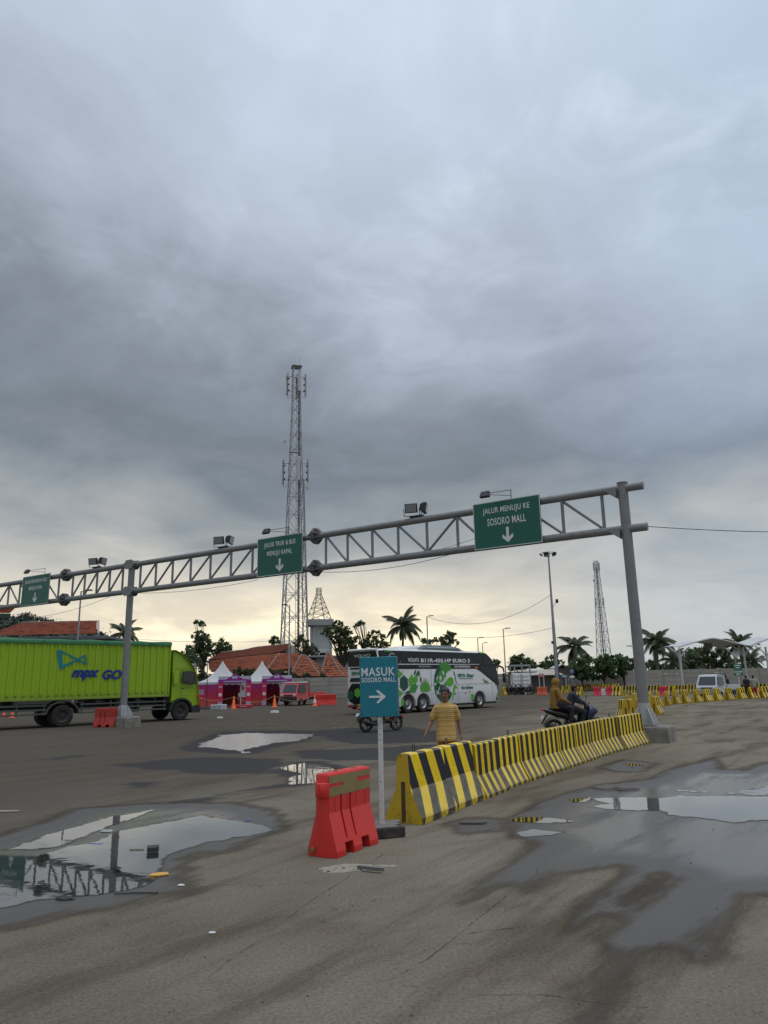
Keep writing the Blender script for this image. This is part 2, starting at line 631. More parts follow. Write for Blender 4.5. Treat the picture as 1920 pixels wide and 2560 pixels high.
gx = graded(-9, 11, 0.12, -2500, 2500)
gy = graded(3.2, 27, 0.12, -600, 4000, 1.06)
XX, YY = np.meshgrid(gx, gy)
GP = np.stack([XX.ravel(), YY.ravel()], 1)
near = (GP[:, 0] > -40) & (GP[:, 0] < 40) & (GP[:, 1] > 0) & (GP[:, 1] < 60)
wet = np.full(len(GP), -5.0)
tar = np.full(len(GP), -5.0)
sub = GP[near]
w_ = np.full(len(sub), -5.0)
for p in WET:
    w_ = np.maximum(w_, sdf(sub, p))
for p in DRY:
    w_ = np.minimum(w_, -sdf(sub, p))
t_ = np.full(len(sub), -5.0)
for p in TAR:
    t_ = np.maximum(t_, sdf(sub, p))
wet[near] = w_
tar[near] = t_
nx, ny = len(gx), len(gy)
gv = np.stack([XX.ravel(), YY.ravel(), np.zeros(nx * ny)], 1)
ii = (np.arange(ny - 1)[:, None] * nx + np.arange(nx - 1)[None, :]).ravel()
gf = np.stack([ii, ii + 1, ii + nx + 1, ii + nx], 1)
gme = bpy.data.meshes.new('ground')
gme.from_pydata(gv.tolist(), [], gf.tolist())
for nm, arr in (('wet', wet), ('tar', tar)):
    a = gme.attributes.new(nm, 'FLOAT', 'POINT')
    a.data.foreach_set('value', arr.astype(np.float32))

gm = bpy.data.materials.new('worn concrete and asphalt')
gm.use_nodes = True
T = NT(gm.node_tree)
b = T.n['Principled BSDF']
pos = T.node('ShaderNodeNewGeometry').outputs['Position']
sp = T.node('ShaderNodeSeparateXYZ')
T.l.new(pos, sp.inputs[0])
aw = T.node('ShaderNodeAttribute', attribute_name='wet').outputs['Fac']
at_ = T.node('ShaderNodeAttribute', attribute_name='tar').outputs['Fac']
# long stretched streaks along the traffic direction
mp = T.node('ShaderNodeMapping', vector_type='TEXTURE')
T.l.new(pos, mp.inputs[0])
mp.inputs['Rotation'].default_value = (0, 0, R_(52))
mp.inputs['Scale'].default_value = (3.6, 0.75, 1)
streak = T.noise(mp.outputs[0], 0.9, 6, 0.62, 0.3)
bigp = T.noise(pos, 0.16, 5, 0.6, 0.3)
medp = T.noise(pos, 1.1, 6, 0.62)
fine = T.noise(pos, 38, 5, 0.68)
grit = T.noise(pos, 160, 3, 0.7)
base = T.mix(T.smooth(bigp, .36, .64), (.150, .132, .103), (.212, .189, .150))
base = T.mix(T.smooth(T.math('SUBTRACT', T.math('MULTIPLY', sp.outputs[1], .5), T.math('MULTIPLY', sp.outputs[0], 1.3)), 5.0, 17, 0, .88), base, (.088, .079, .068))     # concrete gives way to older asphalt
base = T.mix(T.smooth(streak, .47, .66, 0, .72), base, (.092, .074, .056))
base = T.mix(T.smooth(medp, .54, .72, 0, .5), base, (.125, .098, .074))
spot = T.noise(pos, 4.6, 7, .74, .4)
base = T.mix(T.smooth(spot, .58, .70, 0, .5), base, (.075, .064, .054))
base = T.mix(T.smooth(T.noise(pos, 7.5, 6, .7), .62, .74, 0, .4), base, (.30, .27, .225))
base = T.mix(1.0, base, T.ramp(fine, [(.25, .56), (.52, 1.0), (.78, 1.32)]), 'MULTIPLY')
base = T.mix(1.0, base, T.ramp(grit, [(.28, .62), (.62, 1.22)]), 'MULTIPLY')
mp2 = T.node('ShaderNodeMapping', vector_type='TEXTURE')
T.l.new(pos, mp2.inputs[0])
mp2.inputs['Rotation'].default_value = (0, 0, R_(58))
mp2.inputs['Scale'].default_value = (16, .42, 1)
tyre = T.noise(mp2.outputs[0], 1.0, 5, .6)
base = T.mix(T.smooth(tyre, .55, .68, 0, .26), base, (.062, .054, .045))
mp3 = T.node('ShaderNodeMapping', vector_type='TEXTURE')
T.l.new(pos, mp3.inputs[0])
mp3.inputs['Rotation'].default_value = (0, 0, R_(25))
mp3.inputs['Scale'].default_value = (14, .5, 1)
base = T.mix(T.smooth(T.noise(mp3.outputs[0], 1.0, 5, .6),   .60, .70, 0, .2), base, (.066, .058, .050))
# tar patches
tn = T.math('ADD', at_, T.math('MULTIPLY', T.math('SUBTRACT', medp, .5), 1.3))
base = T.mix(T.smooth(tn, -.12, .22, 0, .86), base, (.052, .052, .055))
# damp and wet
wn = T.math('ADD', aw, T.math('MULTIPLY', T.math('SUBTRACT', T.noise(mp.outputs[0], 2.1, 9, .68), .5), .78))
damp = T.smooth(wn, -.20, .03)
wetm = T.smooth(wn, -.02, .20)
base = T.mix(T.math('MULTIPLY', damp, .68), base, (.052, .044, .037))
base = T.mix(T.math('MULTIPLY', wetm, .7), base, T.mix(T.smooth(grit, .3, .7), (.030, .029, .029), (.095, .089, .081)))
T.put(b.inputs['Base Color'], base)
film = T.noise(mp.outputs[0], 1.5, 5, .6)
filmy = T.math('MULTIPLY', T.smooth(film, .28, .54), T.smooth(aw, .25, .85))
wr = T.math('ADD', T.smooth(filmy, 0, 1, .40, .10), T.math('MULTIPLY', fine, .16))
T.put(b.inputs['Roughness'], T.math('ADD', T.math('MULTIPLY', wetm, wr), T.math('MULTIPLY', T.math('SUBTRACT', 1.0, wetm), .93)))
T.put(b.inputs['Specular IOR Level'], T.math('MULTIPLY', wetm, T.smooth(filmy, 0, 1, .55, 1.0)))
bp = T.node('ShaderNodeBump', i_Distance=0.012)
T.put(bp.inputs['Strength'], T.math('SUBTRACT', T.smooth(wetm, 0, 1, .8, .62), T.math('MULTIPLY', T.math('MULTIPLY', filmy, wetm), .5)))
T.put(bp.inputs['Height'], T.math('ADD', T.math('MULTIPLY', fine, .7), T.math('MULTIPLY', grit, .4)))
T.l.new(bp.outputs[0], b.inputs['Normal'])
ground = obj('ground', gme, gm)
tag(ground, 'worn concrete and asphalt yard with damp patches', kind='structure')

# ---- standing water
wm = bpy.data.materials.new('rain water')
wm.use_nodes = True
T = NT(wm.node_tree)
T.n.clear()
pos = T.node('ShaderNodeNewGeometry').outputs['Position']
fr = T.node('ShaderNodeFresnel', i_IOR=1.75)
bp = T.node('ShaderNodeBump', i_Strength=.16, i_Distance=.004)
T.l.new(T.noise(pos, 3.4, 3, .5, .6), bp.inputs['Height'])
gl = T.node('ShaderNodeBsdfGlossy', i_Roughness=.02, i_Color=(.97, .98, 1, 1))
T.l.new(bp.outputs[0], gl.inputs['Normal'])
tr = T.node('ShaderNodeBsdfTransparent', i_Color=(.80, .79, .77, 1))
mx = T.node('ShaderNodeMixShader')
ed = T.node('ShaderNodeAttribute', attribute_name='depth').outputs['Fac']
mpw = T.node('ShaderNodeMapping', vector_type='TEXTURE')
T.l.new(pos, mpw.inputs[0])
mpw.inputs['Scale'].default_value = (2.2, .6, 1)
mg = T.smooth(T.math('ADD', ed, T.math('MULTIPLY', T.math('SUBTRACT', T.noise(mpw.outputs[0], 9, 6, .7), .55), .16)), .0, .05)
T.put(mx.inputs[0], T.math('MULTIPLY', mg, T.math('MULTIPLY_ADD', fr.outputs[0], 1.0, .15, clamp=True)))
T.l.new(tr.outputs[0], mx.inputs[1])
T.l.new(gl.outputs[0], mx.inputs[2])
ou = T.node('ShaderNodeOutputMaterial')
T.l.new(mx.outputs[0], ou.inputs[0])


wm2 = wm.copy()
wm2.name = 'wind-rippled rain water'
for n_ in wm2.node_tree.nodes:
    if n_.type == 'BUMP':
        n_.inputs['Strength'].default_value = .9
        n_.inputs['Distance'].default_value = .02
    if n_.type == 'BSDF_GLOSSY':
        n_.inputs['Roughness'].default_value = .2


def puddle(label, poly, k):
    P_ = np.array([tuple(p) for p in poly])
    lo, hi = P_.min(0) - .4, P_.max(0) + .4
    lo, hi = np.maximum(lo, (-16, 3)), np.minimum(hi, (22, 60))
    ymid = (lo[1] + hi[1]) / 2
    st = 0.035 if ymid < 16 else 0.09
    xs = np.arange(lo[0], hi[0], st)
    ys = np.arange(lo[1], hi[1], st * (1.2 if ymid < 12 else 1.8))
    X, Y = np.meshgrid(xs, ys)
    pts = np.stack([X.ravel(), Y.ravel()], 1)
    d = sdf(pts, poly)
    amp = .13 if ymid < 12 else .35
    mask = np.abs(d) < amp * 2
    for i in np.nonzero(mask)[0]:
        q = Vector((pts[i, 0] * 1.6, pts[i, 1] * 1.1, k * 7.3))
        d[i] += amp * (mnoise.fractal(q, 1.0, 2.1, 5) * .75 + .35 * mnoise.fractal(q * 4.5, .9, 2.1, 3))
    D = d.reshape(X.shape)
    vs_, fs, dep = [], [], []
    for j in range(len(ys) - 1):
        for i in range(len(xs) - 1):
            c = [(i, j), (i + 1, j), (i + 1, j + 1), (i, j + 1)]
            val = [D[b_, a_] for a_, b_ in c]
            if max(val) <= 0:
                continue
            pl = []
            for m_ in range(4):
                (a0, b0), (a1, b1) = c[m_], c[(m_ + 1) % 4]
                v0, v1 = val[m_], val[(m_ + 1) % 4]
                if v0 > 0:
                    pl.append((xs[a0], ys[b0], v0))
                if (v0 > 0) != (v1 > 0):
                    t = v0 / (v0 - v1)
                    pl.append((xs[a0] + t * (xs[a1] - xs[a0]), ys[b0] + t * (ys[b1] - ys[b0]), 0.0))
            if len(pl) >= 3:
                o = len(vs_)
                vs_ += [(p[0], p[1], 0.004) for p in pl]
                dep += [p[2] for p in pl]
                fs.append(tuple(range(o, o + len(pl))))
    if not fs:
        return
    me = bpy.data.meshes.new('puddle')
    me.from_pydata(vs_, [], fs)
    me.attributes.new('depth', 'FLOAT', 'POINT').data.foreach_set('value', dep)
    o = obj('puddle', me, wm2 if k in (2, 8) else wm)
    tag(o, label, kind='structure')


for k, (lab, poly) in enumerate(WATER):
    puddle(lab, poly, k)

# ---- slab joints and cracks, open and dirt filled
CRACK = P('dirt filled joint', (.07, .060, .048), .95, 0, .4, 20)
_T = NT(CRACK.node_tree)
_T.put(_T.n['Principled BSDF'].inputs['Alpha'], _T.smooth(_T.noise(_T.node('ShaderNodeNewGeometry').outputs['Position'], 5.0, 5, .65), .40, .62, .0, .7))


def crack(pts, w, seed, jag=.05):
    r = random.Random(seed)
    pts = [Vector((p[0], p[1])) for p in pts]
    fin = []
    for a, b_ in zip(pts[:-1], pts[1:]):
        n = max(2, int((b_ - a).length / .07))
        nrm = Vector((-(b_ - a).y, (b_ - a).x)).normalized()
        for i in range(n):
            q = a.lerp(b_, i / n)
            fin.append((q + nrm * jag * mnoise.noise(Vector((q.x * 2.2, q.y * 2.2, seed))) + nrm * r.uniform(-.004, .004), nrm))
    vs_, fs = [], []
    for i, (q, nrm) in enumerate(fin):
        ww = w * (.45 + .9 * abs(mnoise.noise(Vector((q.x * 3, q.y * 3, seed + 9)))))
        vs_ += [(q.x - nrm.x * ww, q.y - nrm.y * ww, .003), (q.x + nrm.x * ww, q.y + nrm.y * ww, .003)]
        if i:
            fs.append((2 * i - 2, 2 * i - 1, 2 * i + 1, 2 * i))
    me = bpy.data.meshes.new('joint')
    me.from_pydata(vs_, [], fs)
    obj('joint', me, CRACK, ground)


crack(L_([(900, 1180), (990, 1106), (1280, 905), (1500, 752), (1590, 690), (1700, 620)]), .008, 3)
crack(RR([(-60, 1180), (130, 1060), (280, 960), (400, 870), (560, 735), (640, 660)]), .010, 5)
crack(RR([(-60, 1195), (130, 1210), (350, 1240), (640, 1250), (830, 1276), (1000, 1290), (1180, 1302)]), .008, 8, .06)
crack(L_([(860, 790), (1000, 782), (1250, 776), (1430, 785)]), .006, 11, .05)
crack(RR([(280, 965), (420, 945), (560, 930)]), .014, 13, .05)
crack(RR([(640, 715), (800, 712), (1000, 735), (1200, 760)]), .006, 15, .05)
crack(RR([(330, 470), (420, 462), (560, 480)]), .012, 21, .04)

# ---- worn yellow road paint
ym = bpy.data.materials.new('worn yellow road paint')
ym.use_nodes = True
T = NT(ym.node_tree)
b = T.n['Principled BSDF']
pos = T.node('ShaderNodeNewGeometry').outputs['Position']
b.inputs['Base Color'].default_value = (.27, .205, .075, 1)
b.inputs['Roughness'].default_value = .85
T.put(b.inputs['Alpha'], T.smooth(T.noise(pos, 2.6, 6, .7), .46, .60, 0, .8))


def stripe(a, c, w):
    a, c = Vector(a[:2]), Vector(c[:2])
    n = Vector((-(c - a).y, (c - a).x)).normalized() * w / 2
    me = bpy.data.meshes.new('road_marking')
    me.from_pydata([(a.x - n.x, a.y - n.y, .004), (c.x - n.x, c.y - n.y, .004), (c.x + n.x, c.y + n.y, .004), (a.x + n.x, a.y + n.y, .004)], [], [(0, 1, 2, 3)])
    obj('marking', me, ym, ground)


for k in range(12):
    x0 = 380 + k * 48
    stripe(at(x0, 1812 - k * .3), at(x0 + 34, 1811.4 - k * .3), .22)
    stripe(at(x0 + 20, 1822 - k * .3), at(x0 + 58, 1821.2 - k * .3), .22)
for k in range(9):
    x0 = 1440 + k * 22
    stripe(at(x0, 1741 - k * .25), at(x0 + 14, 1741 - k * .25), .7)
# ================================================================== SIGN GANTRY
PR = at(1614, 1813, .45)
PL = at(307, 1791, .45)
PR.z = PL.z = 0
gu = (PR - PL)
GL = gu.length
grz = math.atan2(gu.y, gu.x)
ZT, ZB = 7.47, 6.19
GAN = thing('sign_gantry', 'long grey steel sign gantry of twin tubes and zigzag bracing across the yard', 'gantry', PR, grz)
CONC_T = .45


def gpole(x):
    m = MB()
    m.tube((x, 0, CONC_T + .02), (x, 0, ZT + .16), .158, .150, 20)
    m.box((x, 0, CONC_T + .015), (.62, .62, .03), .004)
    return m.build('pole', STEEL, GAN, True)


PALEST = P('pale painted post foot', (.42, .43, .44), .6, 0, .12, 6, stain=(.2, .15, .11), stain_amt=.6, stain_scale=6)
for x in (0, -GL):
    p = gpole(x)
    m = MB()
    m.tube((x, 0, CONC_T + .031), (x, 0, CONC_T + (.62 if x == 0 else .5)), .162, .161, 20)
    m.build('painted_foot', PALEST, p, True)
    m = MB()
    m.tube((x, 0, ZT + .16), (x, 0, ZT + .185), .168, .168, 20)
    m.build('pole_cap', STEEL, p, True)
    for a in range(4):
        t = a * PI / 2 + PI / 4
        c, s = math.cos(t), math.sin(t)
        m = MB()
        pl = [(.16, CONC_T + .03), (.42, CONC_T + .03), (.42, CONC_T + .10), (.30, CONC_T + .34), (.16, CONC_T + .52)]
        rings = [[(x + r * c - s * k, r * s + c * k, z) for r, z in pl] for k in (-.012, .012)]
        m.loft(rings)
        m.build('gusset', PALEST, p)
    for z in (ZT, ZB):                      # saddle plates where the tubes meet the post
        m = MB()
        for k in (-.19, .19):
            m.prism([(x - .40, z - .03), (x - .2, z - .22), (x + .2, z - .22), (x + .40, z - .03), (x + .40, z + .03), (x + .2, z + .22), (x - .2, z + .22), (x - .40, z + .03)] if x < -1 else [(x - .5, z - .05), (x - .22, z - .26), (x - .16, z - .26), (x - .16, z + .02), (x - .5, z + .02)], k - .012, k + .012)
        m.build('saddle_plate', STEEL, p)
XE = -36.4
for nm, z in (('top_chord', ZT), ('bottom_chord', ZB)):
    # three tubes bolted end to end at octagonal flanges
    cuts = [(.62, -12.0), (-12.1, -28.52), (-28.62, XE)]
    for a, b_ in cuts:
        m = MB()
        m.tube((a, 0, z), (b_, 0, z), .125, .125, 18)
        m.build(nm, STEEL, GAN, True)
    for fx in (-12.05, -28.57):
        f = MB()
        for k in (-.055, .01):
            ring = lambda r, xx: [(xx, r * math.cos(PI / 8 + i * PI / 4), z + r * math.sin(PI / 8 + i * PI / 4)) for i in range(8)]
            f.loft([ring(.34, fx + k), ring(.34, fx + k + .045)])
        fl = f.build('flange', P('rusty flange', (.16, .145, .14), .7, .2, .25, 6, .3, 40, stain=(.10, .065, .045), stain_amt=.8, stain_scale=5), GAN)
        g = MB()
        for i in range(8):
            t = PI / 8 + i * PI / 4
            for sgn in (-1, 1):
                rings = [[(fx + sgn * .05, .12 * math.cos(t) - k * math.sin(t), z + .12 * math.sin(t) + k * math.cos(t)), (fx + sgn * .05, .32 * math.cos(t) - k * math.sin(t), z + .32 * math.sin(t) + k * math.cos(t)), (fx + sgn * .34, .12 * math.cos(t) - k * math.sin(t), z + .12 * math.sin(t) + k * math.cos(t))] for k in (-.01, .01)]
                g.loft(rings)
        g.build('flange_rib', STEEL, fl)


def brace(a, b_, r=.052):
    m = MB()
    m.tube((a, 0, ZT - .1), (b_, 0, ZB + .1), r, r, 10)
    m.build('brace', STEEL, GAN, True)


# right span: posts every 1.33 m, diagonals fall towards the right, then turn
vr = [-.66 - .0, -1.95, -3.3, -4.6, -5.75, -6.98, -8.2, -9.35, -10.5, -11.55]
for x in vr:
    brace(x, x)
for i, (a, b_) in enumerate([(-1.95, -.70), (-3.3, -1.98), (-4.6, -3.33), (-5.72, -4.65), (-5.78, -6.95), (-8.17, -7.0), (-9.32, -8.22), (-10.47, -9.38), (-11.5, -10.53)]):
    brace(a, b_, .046)
# middle span up to the left post, diagonals rise towards the right
vm = [-12.75, -14.1, -15.45, -16.7, -17.95, -19.2, -20.4, -21.55, -22.65]
for x in vm:
    brace(x, x)
for a, b_ in zip(vm[:-1], vm[1:]):
    brace(a - .03, b_ + .03, .046)
vl = [-23.95, -24.95, -25.95, -26.95, -27.95]
for x in vl:
    brace(x, x)
for a, b_ in zip(vl[:-1], vl[1:]):
    brace(a - .03, b_ + .03, .046)
ve = [-29.15, -30.4, -31.6, -32.75, -33.85, -34.95, -36.0]
for x in ve:
    brace(x, x)
for a, b_ in zip(ve[:4], ve[1:5]):
    brace(b_ + .03, a - .03, .046)
for a, b_ in zip(ve[4:-1], ve[5:]):
    brace(a - .03, b_ + .03, .046)


def gpt(x, y, z):
    return Matrix.Rotation(grz, 3, 'Z') @ Vector((x, y, z)) + PR


for x, lab in ((0, 'stained concrete plinth under the right gantry post beside the striped barriers'), (-GL, 'chipped concrete plinth under the left gantry post in front of the truck')):
    m = MB()
    ring = lambda h, gr: [(-.38 - gr, -.38 - gr, h), (.68 + gr, -.38 - gr, h), (.68 + gr, .45 + gr, h), (-.38 - gr, .45 + gr, h)]
    m.loft([ring(0, .03), ring(CONC_T - .05, .0), ring(CONC_T - .004, -.035)])
    o = m.build('concrete_plinth', CONC, None, loc=gpt(x, 0, 0), rot=(0, 0, grz))
    tag(o, lab, 'plinth')


def arrow_down(c, h, w, t):
    """blocky arrow as on the lane signs"""
    x, z = c
    return [(x - t / 2, z + h / 2), (x + t / 2, z + h / 2), (x + t / 2, z - h * .18), (x + w / 2 - t * .25, z + h * .06), (x + w / 2, z - h * .16), (x, z - h / 2),
            (x - w / 2, z - h * .16), (x - w / 2 + t * .25, z + h * .06), (x - t / 2, z - h * .18)]


def lane_sign(x0, x1, lines, lab, sz):
    cx = (x0 + x1) / 2
    w, h = x1 - x0, 1.60
    loc = gpt(cx, -.21, 6.865)
    t = thing('lane_sign', lab, 'road sign', loc, grz, 'green lane signs on the gantry')
    m = MB()
    m.box((0, 0, 0), (w, .02, h), .004)
    m.build('panel', GREENSIGN, t)
    m = MB()
    for s in (-1, 1):
        m.box((0, -.004, s * (h / 2 - .018)), (w - .004, .018, .022))
        m.box((s * (w / 2 - .018), -.004, 0), (.022, .018, h - .058))
    m.build('border', LETTER, t)
    for s in (-1, 1):
        m = MB()
        m.box((s * w * .3, .045, 0), (.05, .07, h * .96))
        m.build('bracket', STEEL, t)
    for k, s in enumerate(lines):
        lettering(s[0], (s[1], -.0135, h / 2 - .34 - .37 * k), .3, LETTER, t, width=s[2], height=.25, bold=.004, space=1.1)
    m = MB()
    m.prism(arrow_down((0.02, -.40), .52, .40, .10), -.016, -.0115)
    m.build('arrow', LETTER, t)
    return t


lane_sign(-5.02, -2.60, [('JALUR MENUJU KE', 0, 1.68), ('SOSORO MALL', 0, 1.38)], 'green lane sign reading JALUR MENUJU KE SOSORO MALL', 1)
lane_sign(-14.98, -12.55, [('JALUR TRUK & BUS', 0, 1.68), ('MENUJU KAPAL', 0, 1.33)], 'green lane sign reading JALUR TRUK & BUS MENUJU KAPAL', 1)
lane_sign(-32.18, -29.64, [('JALUR KENDARAAN KECIL', .0, 2.05), ('MENUJU KAPAL', 0, 1.25)], 'green lane sign reading JALUR KENDARAAN KECIL MENUJU KAPAL', 1)

LENS = P('lamp glass', (.26, .27, .27), .25, 0, .1, 4)


def floodlight(x, yaw, lab):
    t = thing('floodlight', lab, 'floodlight', gpt(x, 0, ZT + .125), grz, 'floodlight pairs on the gantry')
    m = MB()
    m.box((0, 0, .03), (.52, .2, .05), .01)
    m.build('mounting_plate', DARKSTEEL, t)
    for k, (ox, oy, ry, tilt) in enumerate(((-.14, -.10, yaw, R_(12)), (.26, .10, yaw + R_(95), R_(10)))):
        m = MB()
        M_ = Matrix.Translation((ox, oy, .33)) @ Matrix.Rotation(ry, 4, 'Z') @ Matrix.Rotation(tilt, 4, 'X')
        m.T = M_
        m.T = m.T @ Matrix.Scale(.85, 4)
        fr = [(-.27, -.2), (.27, -.2), (.27, .2), (-.27, .2)]
        bk = [(-.17, -.12), (.17, -.12), (.17, .12), (-.17, .12)]
        m.loft([[(a, -.13, c) for a, c in fr], [(a, -.02, c) for a, c in fr], [(a, .16, c) for a, c in bk]])
        h = m.build('lamp_housing', DARKSTEEL, t)
        m = MB()
        m.T = M_ @ Matrix.Scale(.85, 4)
        m.box((0, -.134, 0), (.47, .012, .33), .003)
        m.build('lens', LENS, h)
        m = MB()
        m.T = M_
        for s in (-1, 1):
            m.tube((s * .29, 0, 0), (s * .29, 0, -.28), .014, .014, 6)
        m.tube((-.29, 0, -.28), (.29, 0, -.28), .014, .014, 6)
        m.build('yoke', DARKSTEEL, h)


floodlight(-7.4, R_(18), 'double black floodlight on the gantry left of the SOSORO MALL lane sign')
floodlight(-17.2, R_(18), 'double black floodlight on the gantry left of the TRUK & BUS lane sign')
floodlight(-26.05, R_(18), 'double black floodlight on the gantry above the truck, near the left post')


def arm_lamp(x, dirx, lab, two=False):
    t = thing('arm_lamp', lab, 'lamp', gpt(x, -.2, 7.665), grz, 'small lamps reaching out above the lane signs')
    m = MB()
    m.tube((0, 0, 0), (0, 0, .32), .013, .013, 6)
    m.tube((0, 0, .30), (dirx * .62, -.55, .16), .012, .012, 6)
    m.tube((0, 0, .10), (dirx * .62, -.55, .12), .010, .010, 6)
    m.build('arm', DARKSTEEL, t, True)
    m = MB()
    m.T = Matrix.Translation((dirx * .66, -.6, .12)) @ Matrix.Rotation(R_(-28), 4, 'X')
    m.loft([[(-.17, -.06, -.12), (.17, -.06, -.12), (.17, .06, -.10), (-.17, .06, -.10)], [(-.15, -.05, .1), (.15, -.05, .1), (.15, .05, .1), (-.15, .05, .1)]])
    m.build('lamp_housing', DARKSTEEL, t)


arm_lamp(-3.6, -1, 'thin arm lamp above the SOSORO MALL lane sign')
arm_lamp(-13.3, -1, 'thin arm lamp above the TRUK & BUS lane sign')
arm_lamp(-30.2, -1, 'thin arm lamp above the KENDARAAN KECIL lane sign')

# ================================================================== CONCRETE BARRIERS
def stripe_mat(name, period, phase=0.0, duty=.5, slant=0.0, brk=.42, yel=(.86, .575, .012), chevron=0.0, blk=(.012, .0125, .0145), wear=.5, shift=0.0):
    m = bpy.data.materials.new(name)
    m.use_nodes = True
    T = NT(m.node_tree)
    b = T.n['Principled BSDF']
    tco = T.node('ShaderNodeTexCoord').outputs['Object']
    s = T.node('ShaderNodeSeparateXYZ')
    T.l.new(tco, s.inputs[0])
    x, y, z = s.outputs
    wob = T.math('MULTIPLY', T.math('SUBTRACT', T.noise(tco, 7, 3), .5), .012)
    x = T.math('ADD', x, wob)
    if slant:
        up = T.math('SUBTRACT', 1.0, T.math('ABSOLUTE', T.math('DIVIDE', T.math('SUBTRACT', z, brk), T.math('ADD', .44, 0.0))))
        x = T.math('SUBTRACT', x, T.math('MULTIPLY', T.math('MAXIMUM', up, 0.0), slant))
    if chevron:
        x = T.math('ADD', x, T.math('MULTIPLY', T.math('ABSOLUTE', T.math('SUBTRACT', z, .45)), chevron))
    oi0 = T.node('ShaderNodeObjectInfo').outputs['Random']
    f = T.math('FRACT', T.math('ADD', T.math('ADD', T.math('DIVIDE', x, period), phase + 10.0), T.math('MULTIPLY', oi0, shift)))
    isY = T.smooth(T.math('ABSOLUTE', T.math('SUBTRACT', f, .5)), duty / 2 + .012, duty / 2 - .012)
    n = T.noise(tco, 5, 6, .65)
    oi = T.node('ShaderNodeObjectInfo').outputs['Random']
    yc = T.mix(n, tuple(v * .8 for v in yel), tuple(min(1, v * 1.22) for v in yel))
    bc = T.mix(n, blk, tuple(v * 2.1 for v in blk))
    c = T.mix(isY, bc, yc)
    # scuffs and chips of bare concrete, then grime
    ch = T.noise(tco, 14, 7, .72)
    vo = T.math('ADD', ch, T.math('MULTIPLY', T.smooth(z, .14, .0), .10))
    c = T.mix(T.smooth(vo, .64, .69, 0, wear * 1.5), c, (.27, .25, .21))
    c = T.mix(T.math('MULTIPLY', T.smooth(z, .16, .0), T.smooth(ch, .38, .6, .25, .8)), c, (.13, .11, .06))
    g = T.noise(tco, 3.2, 7, .7, .5)
    c = T.mix(T.smooth(g, .5, .75, 0, .5), c, (.055, .045, .025))
    # pale dust tint that also paints sky light onto the upward-facing slopes
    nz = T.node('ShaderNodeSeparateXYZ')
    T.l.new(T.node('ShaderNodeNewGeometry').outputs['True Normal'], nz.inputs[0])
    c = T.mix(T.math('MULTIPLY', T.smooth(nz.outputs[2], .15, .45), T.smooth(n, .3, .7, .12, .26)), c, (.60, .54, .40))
    c = T.mix(1.0, c, T.ramp(oi, [(0, .86), (1, 1.1)]), 'MULTIPLY')
    T.put(b.inputs['Base Color'], c)
    T.put(b.inputs['Roughness'], T.math('ADD', T.math('MULTIPLY', n, .3), .5))
    b.inputs['Specular IOR Level'].default_value = .28
    bv = T.node('ShaderNodeBevel', samples=3, i_Radius=.012)
    bp = T.node('ShaderNodeBump', i_Strength=.35, i_Distance=.006)
    T.l.new(bv.outputs[0], bp.inputs['Normal'])
    T.put(bp.inputs['Height'], T.math('ADD', ch, T.math('MULTIPLY', T.noise(tco, 60, 4), .4)))
    T.l.new(bp.outputs[0], b.inputs['Normal'])
    return m


YEL_END = P('yellow barrier paint', (.52, .345, .012), .55, 0, .16, 5, .3, 40, stain=(.09, .06, .012), stain_amt=.65, stain_scale=4.5, objvar=.1, edge=.012)
SLOT = P('rust stained slot', (.085, .045, .015), .9, 0, .4, 14)
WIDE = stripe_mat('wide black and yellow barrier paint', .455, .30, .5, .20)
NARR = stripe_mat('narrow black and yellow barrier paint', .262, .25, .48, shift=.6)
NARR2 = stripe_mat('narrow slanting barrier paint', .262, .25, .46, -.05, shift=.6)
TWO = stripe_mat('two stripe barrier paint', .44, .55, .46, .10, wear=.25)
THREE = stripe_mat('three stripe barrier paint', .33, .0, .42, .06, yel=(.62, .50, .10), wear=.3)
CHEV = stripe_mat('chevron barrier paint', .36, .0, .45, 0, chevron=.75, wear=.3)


def jersey_mesh(L, h, b0=.275, b1=.112, b2=.082, toe=.08, brk=.43, notch=True):
    m = MB()
    prof = [(-b0, 0), (-b0, toe), (-b1, brk), (-b2, h - .02), (-b2 + .02, h), (b2 - .02, h), (b2, h - .02), (b1, brk), (b0, toe), (b0, 0)]
    xs = [-L / 2, L / 2]
    n = len(prof)
    rings = [[(x, y, z) for y, z in prof] for x in xs]
    vs_ = [p for r in rings for p in r]
    fs = [(k, (k + 1) % n, n + (k + 1) % n, n + k) for k in range(n)]
    m.add(vs_, fs)
    m.m = 1
    m.add(rings[0], [tuple(range(n))])
    m.add(rings[1], [tuple(range(n - 1, -1, -1))])
    me = m.mesh('barrier')
    return me


def hook(parent, x, h, k):
    m = MB()
    m.path([(x - .035, .01, h - .03), (x - .035, .012, h + .06), (x - .018, .014, h + .092), (x + .018, .014, h + .092), (x + .035, .012, h + .055), (x + .035, .01, h - .03)], .007, 6)
    m.build('lifting_loop', P('rusty rebar', (.06, .04, .03), .8, .3, .3, 20), parent, True)


def jersey(c, rz, L, h, mats, lab, grp, hooks=(0,), slot=True, detail=True, me=None):
    t = thing('concrete_barrier', lab, 'barrier', (c[0], c[1], 0), rz, grp)
    o = obj('body', me or jersey_mesh(L, h), mats, t)
    if detail:
        for k, x in enumerate(hooks):
            hook(t, x, h, k)
        if slot:
            for s in (-1, 1):
                m = MB()
                m.box((s * (L / 2 + .002), 0, .27), (.006, .06, .50), .0)
                m.build('end_slot', SLOT, t)
    return t


